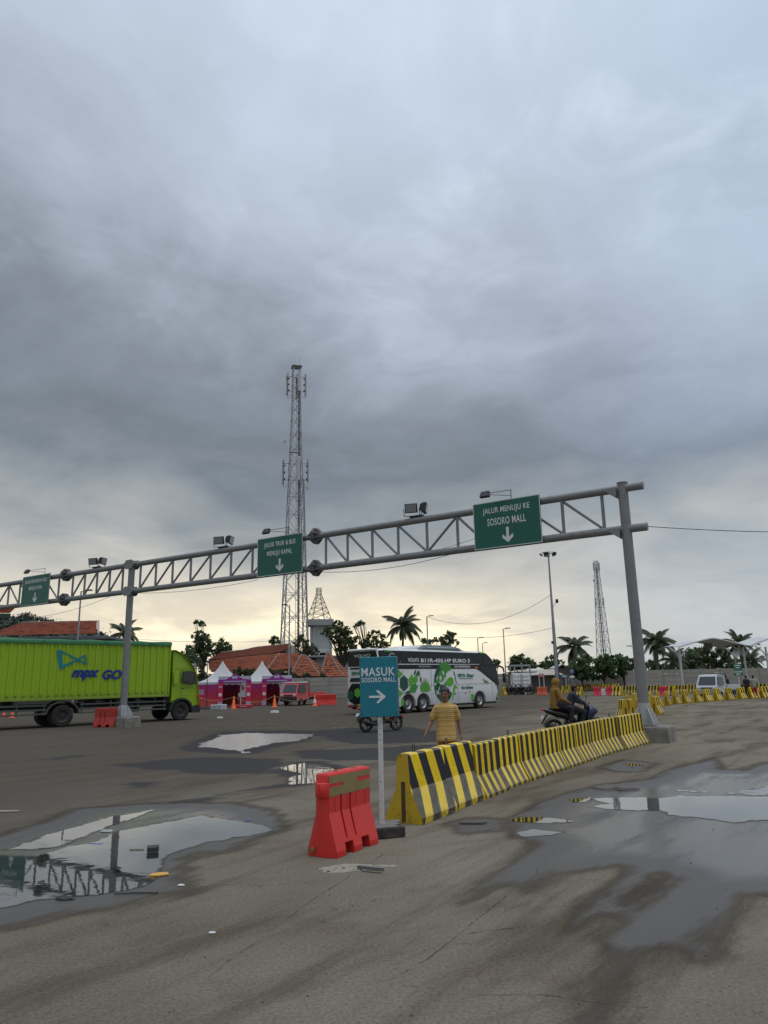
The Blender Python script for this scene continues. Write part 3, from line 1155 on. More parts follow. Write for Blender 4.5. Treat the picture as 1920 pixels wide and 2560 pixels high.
ORD = ['first', 'second', 'third', 'fourth', 'fifth', 'sixth', 'seventh', 'eighth', 'ninth', 'tenth', 'eleventh', 'twelfth', 'thirteenth', 'fourteenth', 'fifteenth', 'sixteenth', 'seventeenth', 'eighteenth', 'nineteenth', 'twentieth', 'twenty-first', 'twenty-second', 'twenty-third', 'twenty-fourth']
edge_line = [Vector(p) for p in [(.42, 10.06), (.96, 11.03), (1.50, 12.02), (1.98, 12.90), (2.66, 13.98), (3.44, 15.25), (4.14, 16.42), (5.42, 18.36), (6.53, 19.94), (7.30, 20.95)]]


def along(line, s):
    for a, b_ in zip(line[:-1], line[1:]):
        l = (b_ - a).length
        if s <= l or b_ is line[-1]:
            return a + (b_ - a) * (s / l)
        s -= l


tot = sum((b_ - a).length for a, b_ in zip(edge_line[:-1], edge_line[1:]))
s0 = 0.0
lens = [1.08, 1.08]
NN = 10
rest = (tot - sum(lens) - .05 - NN * .055) / NN
lens += [rest] * NN
jm_w = jersey_mesh(1.08, .875)
jm_n = jersey_mesh(rest, .815, .255, .10, .08, .05, .34)
jr = random.Random(4)
for k, L in enumerate(lens):
    a, b_ = along(edge_line, s0), along(edge_line, s0 + L)
    d = (b_ - a).normalized()
    nr = Vector((-d.y, d.x))
    wide = k < 2
    c = (a + b_) / 2 + nr * ((.275 if wide else .25) + jr.uniform(-.035, .035))
    rz = math.atan2(d.y, d.x) + jr.uniform(-.03, .03)
    lab = ('wide-striped black and yellow concrete barrier nearest the MASUK sign post', 'wide-striped black and yellow concrete barrier, second from the MASUK sign post')[k] if wide else \
        'narrow-striped black and yellow concrete barrier, %s behind the two wide-striped ones' % ORD[k - 2]
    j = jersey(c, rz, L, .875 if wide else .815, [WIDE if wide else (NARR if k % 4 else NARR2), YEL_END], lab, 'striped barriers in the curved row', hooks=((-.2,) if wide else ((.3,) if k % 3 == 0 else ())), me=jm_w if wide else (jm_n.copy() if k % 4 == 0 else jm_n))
    s0 += L + (.04 if wide else .055)

# ================================================================== RED WATER-FILLED BARRIERS
RED = P('red plastic', (.62, .026, .02), .42, 0, .12, 3, .12, 50, stain=(.42, .05, .035), stain_amt=.4, stain_scale=3, edge=.016)
REDFADE = P('dull red plastic', (.42, .035, .022), .55, 0, .16, 3, stain=(.12, .05, .03), stain_amt=.55, stain_scale=4, edge=.015, objvar=.08)
PINK = P('bright pinkish red plastic', (.62, .03, .07), .5, 0, .1, 3, edge=.015)


def red_barrier_mesh(L=.84, h=.85, b0=.195, b1=.085, zb=.44):
    """slabs along x: plain, grooved, plain, notch ..."""
    cols = [(-.42, -.36, 'p'), (-.36, -.24, 'p'), (-.24, -.085, 'n'), (-.085, .0, 'p'), (.0, .085, 'p'), (.085, .24, 'n'), (.24, .42, 'p')]
    grooves = [(-.195, -.165), (-.015, .015)]
    xs = sorted(set([c[0] for c in cols] + [c[1] for c in cols] + [g for gg in grooves for g in gg] ))
    gr = grooves
    m = MB()
    k = L / .84
    for a, b_ in zip(xs[:-1], xs[1:]):
        mid_ = (a + b_) / 2
        notch = any(c[0] < mid_ < c[1] and c[2] == 'n' for c in cols)
        groove = any(g[0] < mid_ < g[1] for g in gr)
        zlo = .125 if notch else 0.0

        def hw(z):
            if z <= .06:
                return b0
            if z <= zb:
                return b0 + (b1 - b0) * (z - .06) / (zb - .06)
            return b1
        zs = [zlo] + [z for z in (.06, .14, .22, zb, .60, .70) if z > zlo + .005] + [h - .02]
        pr = []
        for z in zs:
            w = hw(z)
            if groove and .215 <= z <= .605:
                w -= .045
            pr.append((w, z))
        pr.append((b1 - .02, h))
        poly = [(-w, z) for w, z in pr] + [(w, z) for w, z in reversed(pr)]
        m.prism([(y, z) for y, z in poly], a * k, b_ * k, 'x')
    return m.mesh('body', False, merge=False)


rb_me = red_barrier_mesh()


def red_barrier(loc, rz, lab, mat, rich=False, L=1.0, grp='red plastic barriers'):
    t = thing('plastic_barrier', lab, 'barrier', (loc[0], loc[1], 0), rz, grp)
    me = rb_me if not rich else red_barrier_mesh()
    o = obj('body', me.copy() if me is rb_me else me, mat, t)
    o.scale = (L, 1, 1)
    if rich:
        # rounded end column with its collar
        m = MB()
        ring = lambda z, r, yo: [(-.42 - r * math.sin(PI * i / 10) * .55, (i / 5 - 1) * yo, z) for i in range(11)] + [(-.40, yo, z), (-.40, -yo, z)]
        m.loft([ring(.0, .05, .187), ring(.06, .05, .187), ring(.42, .055, .082), ring(.62, .055, .08), ring(.835, .05, .08), ring(.845, .035, .07)])
        m.build('end_column', mat, t, True, 50)
        m = MB()
        m.loft([ring(.60, .10, .088), ring(.61, .125, .092), ring(.75, .125, .092), ring(.76, .10, .088)])
        m.build('collar', mat, t, True, 50)
        # old faded sticker, torn along one edge
        st = P('faded khaki sticker', (.235, .185, .075), .75, 0, .16, 7, stain=(.16, .10, .05), stain_amt=.5, stain_scale=9)
        m = MB()
        rr = random.Random(2)
        top, bot = [], []
        for i in range(25):
            x = -.408 + i * .034
            top.append((x, .825 - .006 * rr.random()))
            zb_ = .605 + .01 * rr.random()
            if .12 < x < .40 and rr.random() < .45:
                zb_ += rr.uniform(0, .05)
            bot.append((x, zb_))
        cut1 = [(-.405, .715), (-.13, .728), (-.13, .745), (-.405, .738)]
        for (a, c), (a2, c2) in zip(zip(top, bot), zip(top[1:], bot[1:])):
            xm = (a[0] + a2[0]) / 2
            if xm < -.13:
                m.prism([c, c2, (c2[0], .708), (c[0], .706)], -.0895, -.0855)
                m.prism([(c[0], .742), (c2[0], .745), a2, a], -.0895, -.0855)
            elif xm > .12:
                z1 = .70 + .018 * rr.random()
                m.prism([c, c2, (c2[0], z1), (c[0], z1)], -.0895, -.0855)
                m.prism([(c[0], .755 + .01 * rr.random()), (c2[0], .758), a2, a], -.0895, -.0855)
            else:
                m.prism([c, c2, a2, a], -.0895, -.0855)
        m.build('sticker', st, t)
        m = MB()
        for x in (-.15, .2):
            m.lathe([(.0, .003), (.03, .003), (.034, .001)], (x, 0, .85), 14)
        m.build('filler_cap', P('dark red cap', (.25, .01, .01), .5), t)
        m = MB()
        m.lathe([(.02, 0), (.03, .0), (.03, -.02), (.022, -.024), (.0, -.024)], (-.447, .10, .065), 12, 'x')
        m.build('drain_plug', P('worn brass plug', (.22, .15, .05), .6, .3), t, True)
        # moulded panel seams
        m = MB()
        for x in (-.29, -.06, .12, .31):
            m.box((x, -.0862, .54), (.005, .004, .2))
        m.build('seam', P('seam shadow red', (.40, .018, .014), .5), t)
    return t


rn, rf = Vector((-.60, 8.34)), Vector((-.17, 9.03))
rd = (rf - rn).normalized()
rbn = Vector((rd.y, -rd.x))
rc = (rn + rf) / 2 - rbn * .185
red_barrier((rc.x + .02, rc.y), math.atan2(rd.y, rd.x), 'red plastic barrier with torn khaki sticker standing alone beside the MASUK sign', RED, True, .98)
o = at(263, 1818)
red_barrier((o.x, o.y), R_(-8), 'small faded red plastic barrier against the left gantry plinth', REDFADE, False, 1.2)
o = at(826, 1764)
red_barrier((o.x - .3, o.y), R_(6), 'red plastic barrier behind the red pickup truck', RED, False, 1.75)

# ================================================================== MASUK SIGN
PO = at(955, 2066, .1)
t = thing('direction_sign', 'teal MASUK SOSORO MALL sign with right arrow on a white post', 'sign', (PO.x, PO.y, 0), 0)
TEAL = P('teal sign paint', (.005, .19, .26), .35, 0, .08, 2, stain=(.01, .12, .17), stain_amt=.3, stain_scale=3)
m = MB()
m.box((0, 0, .06), (.44, .46, .12), .012, R_(20))
m.build('base_block', P('old blackened timber base', (.035, .03, .026), .9, 0, .4, 6, .5, 30, stain=(.16, .15, .13), stain_amt=.5), t)
m = MB()
for k in range(3):
    m.box((-.02 + .02 * k, -.16 + .15 * k, .124), (.42, .145, .012), .003, R_(20))
m.build('base_boards', P('weathered board', (.17, .16, .145), .9, 0, .3, 8, .4, 50, stain=(.06, .05, .045), stain_amt=.7, stain_scale=6), t)
m = MB()
m.box((0, 0, .80), (.062, .062, 1.36), .006)
m.build('post', P('white painted post', (.60, .59, .57), .55, 0, .1, 4, stain=(.25, .22, .18), stain_amt=.6, stain_scale=12), t)
m = MB()
for z in (1.34, 1.26, 1.18, 1.12, .62):
    m.tube((-.004, -.033, z), (-.004, -.029, z), .007, .007, 8)
m.build('bolt_hole', BLACK, t)
s = thing('tmp', 'x', 'x')
bpy.data.objects.remove(s)
sgn = bpy.data.objects.new('sign_box', None)
col.objects.link(sgn)
sgn.parent = t
sgn.location = (-.012, -.035, 1.77)
sgn.rotation_euler = (0, R_(-.6), R_(-11))
CH.setdefault(t.name, []).append(sgn)
m = MB()
m.box((0, 0, 0), (.49, .03, .745), .006)
m.build('panel', TEAL, sgn)
m = MB()
m.box((.012, .034, 0), (.474, .036, .74), .004)
m.build('back_frame', P('grey sign frame', (.13, .13, .135), .6), sgn)
lettering('MASUK', (0, -.0165, .185), .14, LETTER, sgn, width=.44, height=.108, bold=.002, space=1.1)
lettering('SOSORO MALL', (.005, -.0165, .085), .08, LETTER, sgn, width=.445, height=.06, bold=.001, space=1.1)
m = MB()
az = -.125
m.prism([(-.125, az + .013), (.028, az + .013), (-.03, az + .068), (-.012, az + .085), (.095, az), (-.012, az - .085), (-.03, az - .068), (.028, az - .013), (-.125, az - .013)], -.019, -.0145)
m.build('arrow', LETTER, sgn)
for xx in (-.222, .222):
    for zz in (-.33, .33):
        m = MB()
        m.tube((xx, -.022, zz), (xx, -.014, zz), .009, .009, 8)
        m.build('bolt', P('sign bolt', (.01, .09, .13), .5), sgn)
# ================================================================== VEHICLES
def wheel(parent, c, r, w, rim_mat=RIM, side=-1, n=28, hub_r=.55, dual=False, name='wheel'):
    """axle along local y, outside towards side*y"""
    g = bpy.data.objects.new(name, None)
    col.objects.link(g)
    g.parent = parent
    g.location = c
    CH.setdefault(parent.name, []).append(g)
    m = MB()
    h = w / 2
    prof = [(r * hub_r, -h * .9), (r * .8, -h), (r * .95, -h * .92), (r, -h * .6), (r, h * .6), (r * .95, h * .92), (r * .8, h), (r * hub_r, h * .9)]
    m.lathe(prof + [prof[0]], (0, 0, 0), n, 'y', False)
    m.build('tyre', RUBBER, g, True, 50)
    m = MB()
    s = side
    m.lathe([(0, s * h * .25), (r * .16, s * h * .3), (r * .2, s * h * .1), (r * .42, s * h * .05), (r * .5, s * h * .75), (r * hub_r * 1.02, s * h * .88), (r * hub_r * 1.02, -s * h * .88)], (0, 0, 0), n, 'y', False)
    for i in range(8):
        a = 2 * PI * i / 8
        m.tube((r * .32 * math.cos(a), s * h * .06, r * .32 * math.sin(a)), (r * .32 * math.cos(a), s * h * .25, r * .32 * math.sin(a)), r * .045, r * .04, 6)
    m.lathe([(r * .15, s * h * .2), (r * .13, s * h * .55), (0, s * h * .6)], (0, 0, 0), 12, 'y')
    m.build('rim', rim_mat, g, True, 40)
    return g


def frame_rz(A, B):
    d = B - A
    return math.atan2(d.y, d.x)


# ------------------------------------------------------------------ green box truck
TB, TA = at(155, 1818), at(452, 1801)
TR = thing('box_truck', 'lime green box truck with mpx GO lettering on its corrugated side', 'truck', (TB.x, TB.y, 0), frame_rz(TB, TA))
WB = (TA - TB).length
LIME = P('lime green truck paint', (.275, .445, .007), .35, 0, .07, 2, coat=.25, stain=(.20, .30, .012), stain_amt=.3, stain_scale=2.5)
# splashed road dirt creeps up the box from below
LIMEB = bpy.data.materials.new('lime green box paint, road dirty')
LIMEB.use_nodes = True
T = NT(LIMEB.node_tree)
b = T.n['Principled BSDF']
tco = T.node('ShaderNodeTexCoord').outputs['Object']
s_ = T.node('ShaderNodeSeparateXYZ')
T.l.new(tco, s_.inputs[0])
n1 = T.noise(tco, 1.6, 6, .65)
n2 = T.noise(tco, 6, 6, .7)
c_ = T.mix(n1, (.262, .425, .006), (.31, .49, .010))
dirt = T.smooth(T.math('ADD', s_.outputs[2], T.math('MULTIPLY', T.math('SUBTRACT', n2, .5), .6)), 1.62, 1.18, 0, .62)
c_ = T.mix(dirt, c_, (.13, .14, .035))
c_ = T.mix(T.smooth(n2, .6, .75, 0, .3), c_, (.17, .22, .02))
mpr = T.node('ShaderNodeMapping')
T.l.new(tco, mpr.inputs[0])
mpr.inputs['Scale'].default_value = (9, 1, .45)
c_ = T.mix(T.smooth(T.noise(mpr.outputs[0], 1.0, 6, .65), .52, .72, 0, .4), c_, (.15, .185, .03))
T.put(b.inputs['Base Color'], c_)
b.inputs['Roughness'].default_value = .42
CHAS = P('dusty chassis', (.035, .034, .033), .7, .2, .25, 5, stain=(.10, .085, .07), stain_amt=.5)
GUARD = P('grey side guard', (.085, .09, .085), .6, .1, .2, 6, stain=(.14, .12, .10), stain_amt=.5)
TW = 2.4
BX0, BX1, BZ0, BZ1 = -4.6, 5.33, 1.22, 3.93
m = MB()
m.box(((BX0 + BX1) / 2, TW / 2 + .02, (BZ0 + BZ1) / 2), (BX1 - BX0 - .02, TW - .04, BZ1 - BZ0 - .02), .02)
box = m.build('cargo_box', LIMEB, TR)
m = MB()                                                     # frame rails of the box
for z in (BZ0 + .045, BZ1 - .05):
    m.box(((BX0 + BX1) / 2, .01, z), (BX1 - BX0, .06, .09 if z < 2 else .06), .008)
for x in (BX0 + .04, BX1 - .04):
    m.box((x, .012, (BZ0 + BZ1) / 2), (.08, .05, BZ1 - BZ0 - .2), .008)
m.build('box_rail', LIMEB, box)
rib_me = MB()
rib_me.loft([[(-.075, .0, BZ0 + .13), (-.04, -.062, BZ0 + .24), (.04, -.062, BZ0 + .24), (.075, .0, BZ0 + .13)],
             [(-.075, .0, BZ1 - .08), (-.04, -.062, BZ1 - .11), (.04, -.062, BZ1 - .11), (.075, .0, BZ1 - .08)]])
rib_me = rib_me.mesh('rib')
x = BX1 - .36
while x > BX0 + .1:
    obj('rib', rib_me, LIMEB, box, loc=(x, .055, 0))
    x -= .357
TARP = P('green tarpaulin', (.02, .155, .055), .6, 0, .2, 3, .6, 6, stain=(.03, .10, .045), stain_amt=.5)
m = MB()
rg = []
for i in range(61):
    xx = BX0 + (BX1 - BX0) * i / 60
    wv = .018 * mnoise.noise(Vector((xx * 3.1, 0, 4))) + .012 * mnoise.noise(Vector((xx * 9, 2, 4)))
    tp = .03 * mnoise.noise(Vector((xx * 1.3, 5, 1)))
    rg.append([(xx, -.045 + wv, BZ1 - .13 + .02 * mnoise.noise(Vector((xx * 2.3, 1, 1)))), (xx, -.05 + wv, BZ1 + .02), (xx, .02, BZ1 + .075 + tp), (xx, TW / 2, BZ1 + .11), (xx, TW - .02, BZ1 + .07), (xx, TW + .05, BZ1 + .02), (xx, TW + .05, BZ1 - .13), (xx, TW / 2, BZ1 + .02)])
m.loft(rg)
m.build('tarpaulin', TARP, TR, True, 60)
# logo: bow tie and lettering, flat on the ribs
LT = P('teal logo paint', (.004, .20, .24), .4)
LB = P('dark blue logo paint', (.006, .03, .22), .4)
YL = -.0035


def strip_decal(poly_pts, w, mat, parent, y, name):
    m_ = MB()
    pts = [Vector(p) for p in poly_pts]
    for a, c in zip(pts[:-1], pts[1:]):
        d = (c - a).normalized()
        nn = Vector((-d.y, d.x)) * w / 2
        e_ = d * w * .35
        m_.prism([tuple(a - nn - e_), tuple(c - nn + e_), tuple(c + nn + e_), tuple(a + nn - e_)], y, y + .002)
    return m_.build(name, mat, parent, merge=False)


m = MB()
YL = -.0105
m.prism([(-.52, 3.5), (-.30, 3.53), (-.17, 2.68), (-.36, 2.64)], YL, YL + .003)
m.prism([(-.36, 3.52), (-.30, 3.43), (.46, 3.02), (.90, 2.83), (.92, 2.92), (.50, 3.11)], YL - .001, YL + .002)
m.prism([(-.20, 2.66), (-.24, 2.78), (.44, 3.11), (.80, 3.31), (.85, 3.23), (.50, 3.03)], YL - .002, YL + .001)
m.prism([(.80, 3.32), (.86, 3.3), (.94, 2.86), (.86, 2.85)], YL - .003, YL)
m.build('bow_tie_logo', LT, TR, merge=False)
lettering('mpx', (.92, YL - .002, 2.345), .5, LB, TR, width=1.36, height=.50, bold=.026, shear=.25)
lettering('GO', (2.22, YL - .002, 2.36), .5, LB, TR, width=1.0, height=.48, bold=.026, shear=.2)
# cab
ring_prof = [(5.47, .98), (5.47, 3.60), (5.62, 3.60), (5.95, 3.46), (6.3, 3.18), (6.6, 2.86), (6.82, 2.55), (6.95, 2.15), (7.05, 1.65), (7.10, 1.1), (7.10, .62), (6.72, .60), (6.62, .85), (6.48, 1.02), (6.22, 1.12), (5.9, 1.12), (5.62, 1.02), (5.52, .90)]
m = MB()
cab_rings = []
for y, k in ((.16, .965), (.06, .985), (.03, 1.0), (TW - .03, 1.0), (TW - .06, .985), (TW - .16, .965)):
    cab_rings.append([(5.47 + (px_ - 5.47) * (k if z > 1.2 else 1), y, .9 + (z - .9) * (k if z > 3.0 else 1)) for px_, z in ring_prof])
m.loft(cab_rings)
cab = m.build('cab', LIME, TR, True, 35)
m = MB()
m.prism([(6.04, 1.93), (6.06, 2.50), (6.62, 2.50), (6.74, 2.42), (6.90, 1.84), (6.5, 1.83)], .018, .03)
m.build('window_frame', BLACK, cab)
m = MB()
m.prism([(6.09, 1.97), (6.11, 2.45), (6.60, 2.45), (6.70, 2.38), (6.84, 1.89), (6.5, 1.88)], .010, .02)
m.build('window', GLASS, cab)
SEAM = P('panel gap', (.09, .14, .004), .6)
m = MB()
for pl in ([(5.96, 2.57), (6.0, 1.28)], [(5.96, 2.57), (6.8, 2.56)], [(6.0, 1.28), (6.62, 1.25)], [(6.0, 1.66), (7.0, 1.62)], [(5.5, 2.62), (6.75, 2.62)]):
    a, c = Vector(pl[0]), Vector(pl[1])
    d = (c - a).normalized()
    nn = Vector((-d.y, d.x)) * .008
    m.prism([tuple(a - nn), tuple(c - nn), tuple(c + nn), tuple(a + nn)], .0265, .032)
m.build('door_gap', SEAM, cab, merge=False)
m = MB()
m.box((5.70, .027, 2.17), (.27, .02, .62), .008)
m.build('side_vent', LIME, cab)
m = MB()
m.box((6.12, .012, 1.62), (.17, .03, .05), .01)
m.build('door_handle', BLACK, cab)
m = MB()
m.box((6.97, .03, 1.22), (.10, .03, .07), .008)
m.box((7.08, .10, 1.22), (.05, .12, .22), .01)
m.build('indicator', P('orange indicator', (.55, .12, .01), .3), cab)
m = MB()
m.prism([(6.66, .36), (7.16, .36), (7.2, .55), (7.14, .74), (6.9, .74), (6.74, .62)], .02, TW - .02)
m.build('bumper', BLACK, cab)
m = MB()
rg = []
for i in range(13):
    a = PI * i / 12
    rg.append((6.06 + .66 * math.cos(a), .52 + .62 * math.sin(a)))
inner = [(6.06 + .57 * math.cos(PI * i / 12), .50 + .54 * math.sin(PI * i / 12)) for i in range(12, -1, -1)]
m.prism(rg + inner, -.035, .5)
m.build('wheel_arch', CHAS, cab, True, 30)
m = MB()
for k in range(4):
    m.box((6.75 + .035 * k, .25 + .3 * k, 2.72 - .01 * k), (.08, .07, .06), .01)
m.build('marker_lamp', BLACK, cab)
m = MB()
m.box((.7, TW / 2, .92), (9.9, .78, .24), .02)
m.box((5.4, TW / 2, 1.15), (.2, 1.9, .6), .02)
for xx in (-4.2, -3.2, -2.2, 1.6, 2.6, 3.6, 4.6):
    m.box((xx, TW / 2, 1.13), (.1, TW - .12, .16), .01)
m.tube((0, .3, .52), (0, TW - .3, .52), .13, .13, 10)
m.tube((WB, .3, .5), (WB, TW - .3, .5), .09, .09, 10)
m.box((3.9, TW - .5, .75), (1.3, .6, .5), .05)
m.build('chassis', CHAS, TR)
for xs_ in ((.78, 5.22), (-4.5, -.75)):
    for z in (.62, .80, 1.0):
        m = MB()
        m.box(((xs_[0] + xs_[1]) / 2, .06, z), (xs_[1] - xs_[0], .035, .075), .008)
        m.build('side_guard_rail', GUARD, TR)
    for xx in np.linspace(xs_[0] + .1, xs_[1] - .1, 4):
        m = MB()
        m.box((xx, .09, .86), (.06, .03, .6), .006)
        m.build('side_guard_post', GUARD, TR)
m = MB()                                                     # rear mudguard
arc = [(0 + .82 * math.cos(a), .46 + .76 * math.sin(a)) for a in np.linspace(R_(10), R_(170), 9)]
arc2 = [(0 + .76 * math.cos(a), .46 + .70 * math.sin(a)) for a in np.linspace(R_(170), R_(10), 9)]
m.prism(arc + arc2, .02, .65)
m.build('mudguard', GUARD, TR)
m = MB()
m.box((-3.9, .3, .75), (.5, .5, .35), .03)
m.box((3.0, .32, .78), (1.0, .45, .42), .05)
m.build('tool_box', CHAS, TR)
wheel(TR, (0, .16, .50), .50, .27, DARKRIM)
wheel(TR, (0, .47, .50), .50, .27, DARKRIM)
wheel(TR, (0, TW - .16, .50), .50, .27, DARKRIM, 1)
wheel(TR, (0, TW - .47, .50), .50, .27, DARKRIM, 1)
wheel(TR, (WB, .15, .49), .49, .27, DARKRIM)
wheel(TR, (WB, TW - .15, .49), .49, .27, DARKRIM, 1)

# ------------------------------------------------------------------ coach
BB, BA = at(1022.5, 1783), at(1202, 1770.6)
BUS = thing('coach_bus', 'white coach with black windows and green leaf and globe livery', 'bus', (BB.x, BB.y, 0), frame_rz(BB, BA))
BW = 2.5
BWHITE = P('white coach paint', (.72, .73, .72), .3, 0, .04, 2, coat=.3, stain=(.42, .42, .40), stain_amt=.25, stain_scale=1.5)


def bus_bottom(x):
    for wx in (0, 1.33, 6.83):
        d = abs(x - wx)
        if d < .62:
            return .48 + .58 * math.sqrt(max(0, 1 - (d / .62) ** 2)) if d < .62 else .38
    return .38


st = [-2.42, -2.36, -2.2, -1.5, -.621, -.619]
for wx in (0, 1.33, 6.83):
    st += [wx + .62 * math.sin(a) for a in np.linspace(-PI / 2, PI / 2, 11)] + [wx - .625, wx + .625]
st += [3, 4, 5, 6, 7.7, 8.1, 8.45, 8.72, 8.9, 9.0, 9.03]
st = sorted(set(round(float(v), 4) for v in st))


def top_z(x):
    kn = [(-2.42, 3.45), (-2.3, 3.58), (-1.8, 3.62), (3, 3.62), (7.2, 3.56), (7.7, 3.46), (8.1, 3.26), (8.45, 2.98), (8.72, 2.6), (8.9, 2.1), (9.0, 1.5), (9.04, 1.25)]
    for (a, za), (c, zc_) in zip(kn[:-1], kn[1:]):
        if x <= c:
            return za + (zc_ - za) * (x - a) / (c - a)
    return kn[-1][1]


rings = []
for x in st:
    zt, zb_ = top_z(x), bus_bottom(x)
    ins = .05 if x < -2.4 else (.0 if x < 8.7 else .03 + .12 * (x - 8.7) / .33)
    r_ = min(.3, (zt - zb_) * .3)
    yl, yr = ins, BW - ins
    rings.append([(x, yl + .02, zb_), (x, yl, zb_ + .05), (x, yl, 1.1 if zt > 1.4 else zb_ + .1), (x, yl + .02, max(zt - r_ - .55, zb_ + .2)), (x, yl + .06, zt - r_), (x, yl + .14, zt - r_ * .4), (x, yl + .36, zt - .03), (x, BW / 2, zt),
                  (x, yr - .36, zt - .03), (x, yr - .14, zt - r_ * .4), (x, yr - .06, zt - r_), (x, yr - .02, max(zt - r_ - .55, zb_ + .2)), (x, yr, 1.1 if zt > 1.4 else zb_ + .1), (x, yr, zb_ + .05), (x, yr - .02, zb_)])
m = MB()
m.loft(rings)
body = m.build('body', BWHITE, BUS, True, 35)
m = MB()
m.box((3.3, BW / 2, .42), (11, BW - .3, .3), .02)
for wx in (0, 1.33, 6.83):
    m.box((wx, BW / 2, .75), (1.2, BW - .5, .7), .02)
m.build('underframe', BLACK, BUS)
for wx in (0, 1.33, 6.83):
    wheel(BUS, (wx, .17, .50), .50, .28, P('alloy coach rim', (.5, .5, .51), .4, .25, .15, 8), -1)
    wheel(BUS, (wx, BW - .17, .50), .50, .28, RIM, 1)


# glass follows the lean of the side wall
def side_y(z):
    return .02 + (.04 * max(0, (z - 2.72) / .6) if z > 2.72 else -.02 * (2.72 - z) / 1.62)


def side_panel(poly, mat, name, parent, off=.012, th=.01):
    m_ = MB()
    f = [(px_, side_y(z) - off, z) for px_, z in poly]
    k_ = [(px_, side_y(z) - off + th, z) for px_, z in poly]
    m_.loft([f, k_])
    return m_.build(name, mat, parent)


BAND = P('black band paint', (.010, .011, .012), .16, 0, .1, 3, spec=.2)
TINT = P('tinted coach glass', (.018, .02, .022), .10, 0, .25, 1.2, spec=.22)
band = side_panel([(-2.34, 2.44), (6.55, 2.44), (7.05, 2.24), (8.86, 1.34), (8.97, 1.5), (8.86, 2.15), (8.68, 2.6), (8.40, 2.98), (8.05, 3.24), (7.70, 3.43), (-2.34, 3.46)], BAND, 'window_band', BUS, .010, .02)
wx_ = [-2.25, -1.42, -.6, .62, 1.84, 3.06, 4.28, 5.50, 6.72, 7.34]
for a, c in zip(wx_[:-1], wx_[1:]):
    side_panel([(a + .015, 2.74), (c - .015, 2.74), (c - .015, 3.42), (a + .015, 3.42)], TINT, 'window', BUS, .016, .01)
side_panel([(7.38, 2.72), (8.48, 2.72), (8.28, 3.0), (7.92, 3.28), (7.62, 3.37), (7.38, 3.37)], TINT, 'window', BUS, .016, .01)
side_panel([(6.98, 2.36), (8.80, 1.46), (8.90, 1.6), (8.80, 2.12), (8.62, 2.55), (7.0, 2.56)], TINT, 'driver_window', BUS, .016, .01)
# skirt lines
LN = P('panel line', (.20, .20, .20), .6)
m = MB()
for z, a, c in ((1.52, -2.3, 8.2), (1.02, 2.0, 6.1)):
    m.prism([(a, z - .006), (c, z - .006), (c, z + .006), (a, z + .006)], -.008, .004)
for xx, z0, z1 in ((-.45, 1.05, 2.42), (.62, 1.05, 2.42), (2.05, .4, 2.42), (3.3, .42, 1.5), (4.6, .42, 1.5), (5.75, .42, 1.5), (8.2, .42, 1.5)):
    m.prism([(xx - .006, z0), (xx + .006, z0), (xx + .006, z1), (xx - .006, z1)], -.0085, .003)
m.build('panel_line', LN, BUS, merge=False)
# roof pods
POD = P('grey green roof pod', (.08, .12, .115), .4, 0, .1, 3)
m = MB()
pr = [(-.3, 3.60), (.2, 3.70), (1.0, 3.80), (2.0, 3.84), (2.4, 3.62)]
m.loft([[(x, .35 + .1 * (k != 1), z if k == 1 else 3.55 + (z - 3.55) * .6) for x, z in pr] for k in (0,)] + [[(x, .55, z) for x, z in pr], [(x, BW - .55, z) for x, z in pr], [(x, BW - .4, 3.55 + (z - 3.55) * .6) for x, z in pr]])
m.build('roof_hatch', BWHITE, BUS, True, 30)
m = MB()
pr = [(1.35, 3.60), (1.6, 3.76), (2.1, 3.87), (4.6, 3.87), (5.3, 3.78), (5.75, 3.58)]
m.loft([[(x, .30, 3.56 + (z - 3.56) * .35) for x, z in pr], [(x, .40, 3.56 + (z - 3.56) * .8) for x, z in pr], [(x, .6, z) for x, z in pr], [(x, BW - .6, z) for x, z in pr], [(x, BW - .40, 3.56 + (z - 3.56) * .8) for x, z in pr], [(x, BW - .3, 3.56) for x, z in pr]])
pod = m.build('air_conditioner', POD, BUS, True, 30)
m = MB()
m.prism([(2.2, 3.70), (4.7, 3.70), (4.75, 3.735), (2.2, 3.735)], .33, .40)
m.build('pod_strip', LETTER, pod)
LG = P('leaf green decal', (.10, .40, .03), .4)
MG = P('mid green decal', (.045, .27, .03), .4)
DG = P('dark green decal', (.004, .075, .045), .4)
TG = P('teal green decal', (.006, .16, .10), .4)
for xx in (-2.0, 6.9):
    m = MB()
    m.prism([(xx, 3.50), (xx + .6, 3.46), (xx + .7, 3.40), (xx + .15, 3.40)], .028, .06)
    m.build('roof_lamp_cover', LG, BUS)


def decal(poly, mat, name='livery_shape', off=.006):
    m_ = MB()
    f = [(px_, side_y(z) - .014 - off, z) for px_, z in poly]
    k_ = [(px_, side_y(z) - .012 - off + .002 + off, z) for px_, z in poly]
    m_.loft([f, k_])
    return m_.build(name, mat, BUS)


def ell(cx, cz, rx, rz_, rot=0, n=24):
    c, s = math.cos(rot), math.sin(rot)
    return [(cx + rx * math.cos(2 * PI * i / n) * c - rz_ * math.sin(2 * PI * i / n) * s, cz + rx * math.cos(2 * PI * i / n) * s + rz_ * math.sin(2 * PI * i / n) * c) for i in range(n)]


def leafp(x0, z0, x1, z1, w, n=8):
    a, c = Vector((x0, z0)), Vector((x1, z1))
    d = c - a
    nn = Vector((-d.y, d.x)).normalized()
    up = [a + d * (i / n) + nn * w * math.sin(PI * i / n) ** .8 for i in range(n + 1)]
    dn = [a + d * (i / n) - nn * w * math.sin(PI * i / n) ** .8 for i in range(n - 1, 0, -1)]
    return [tuple(p) for p in up + dn]


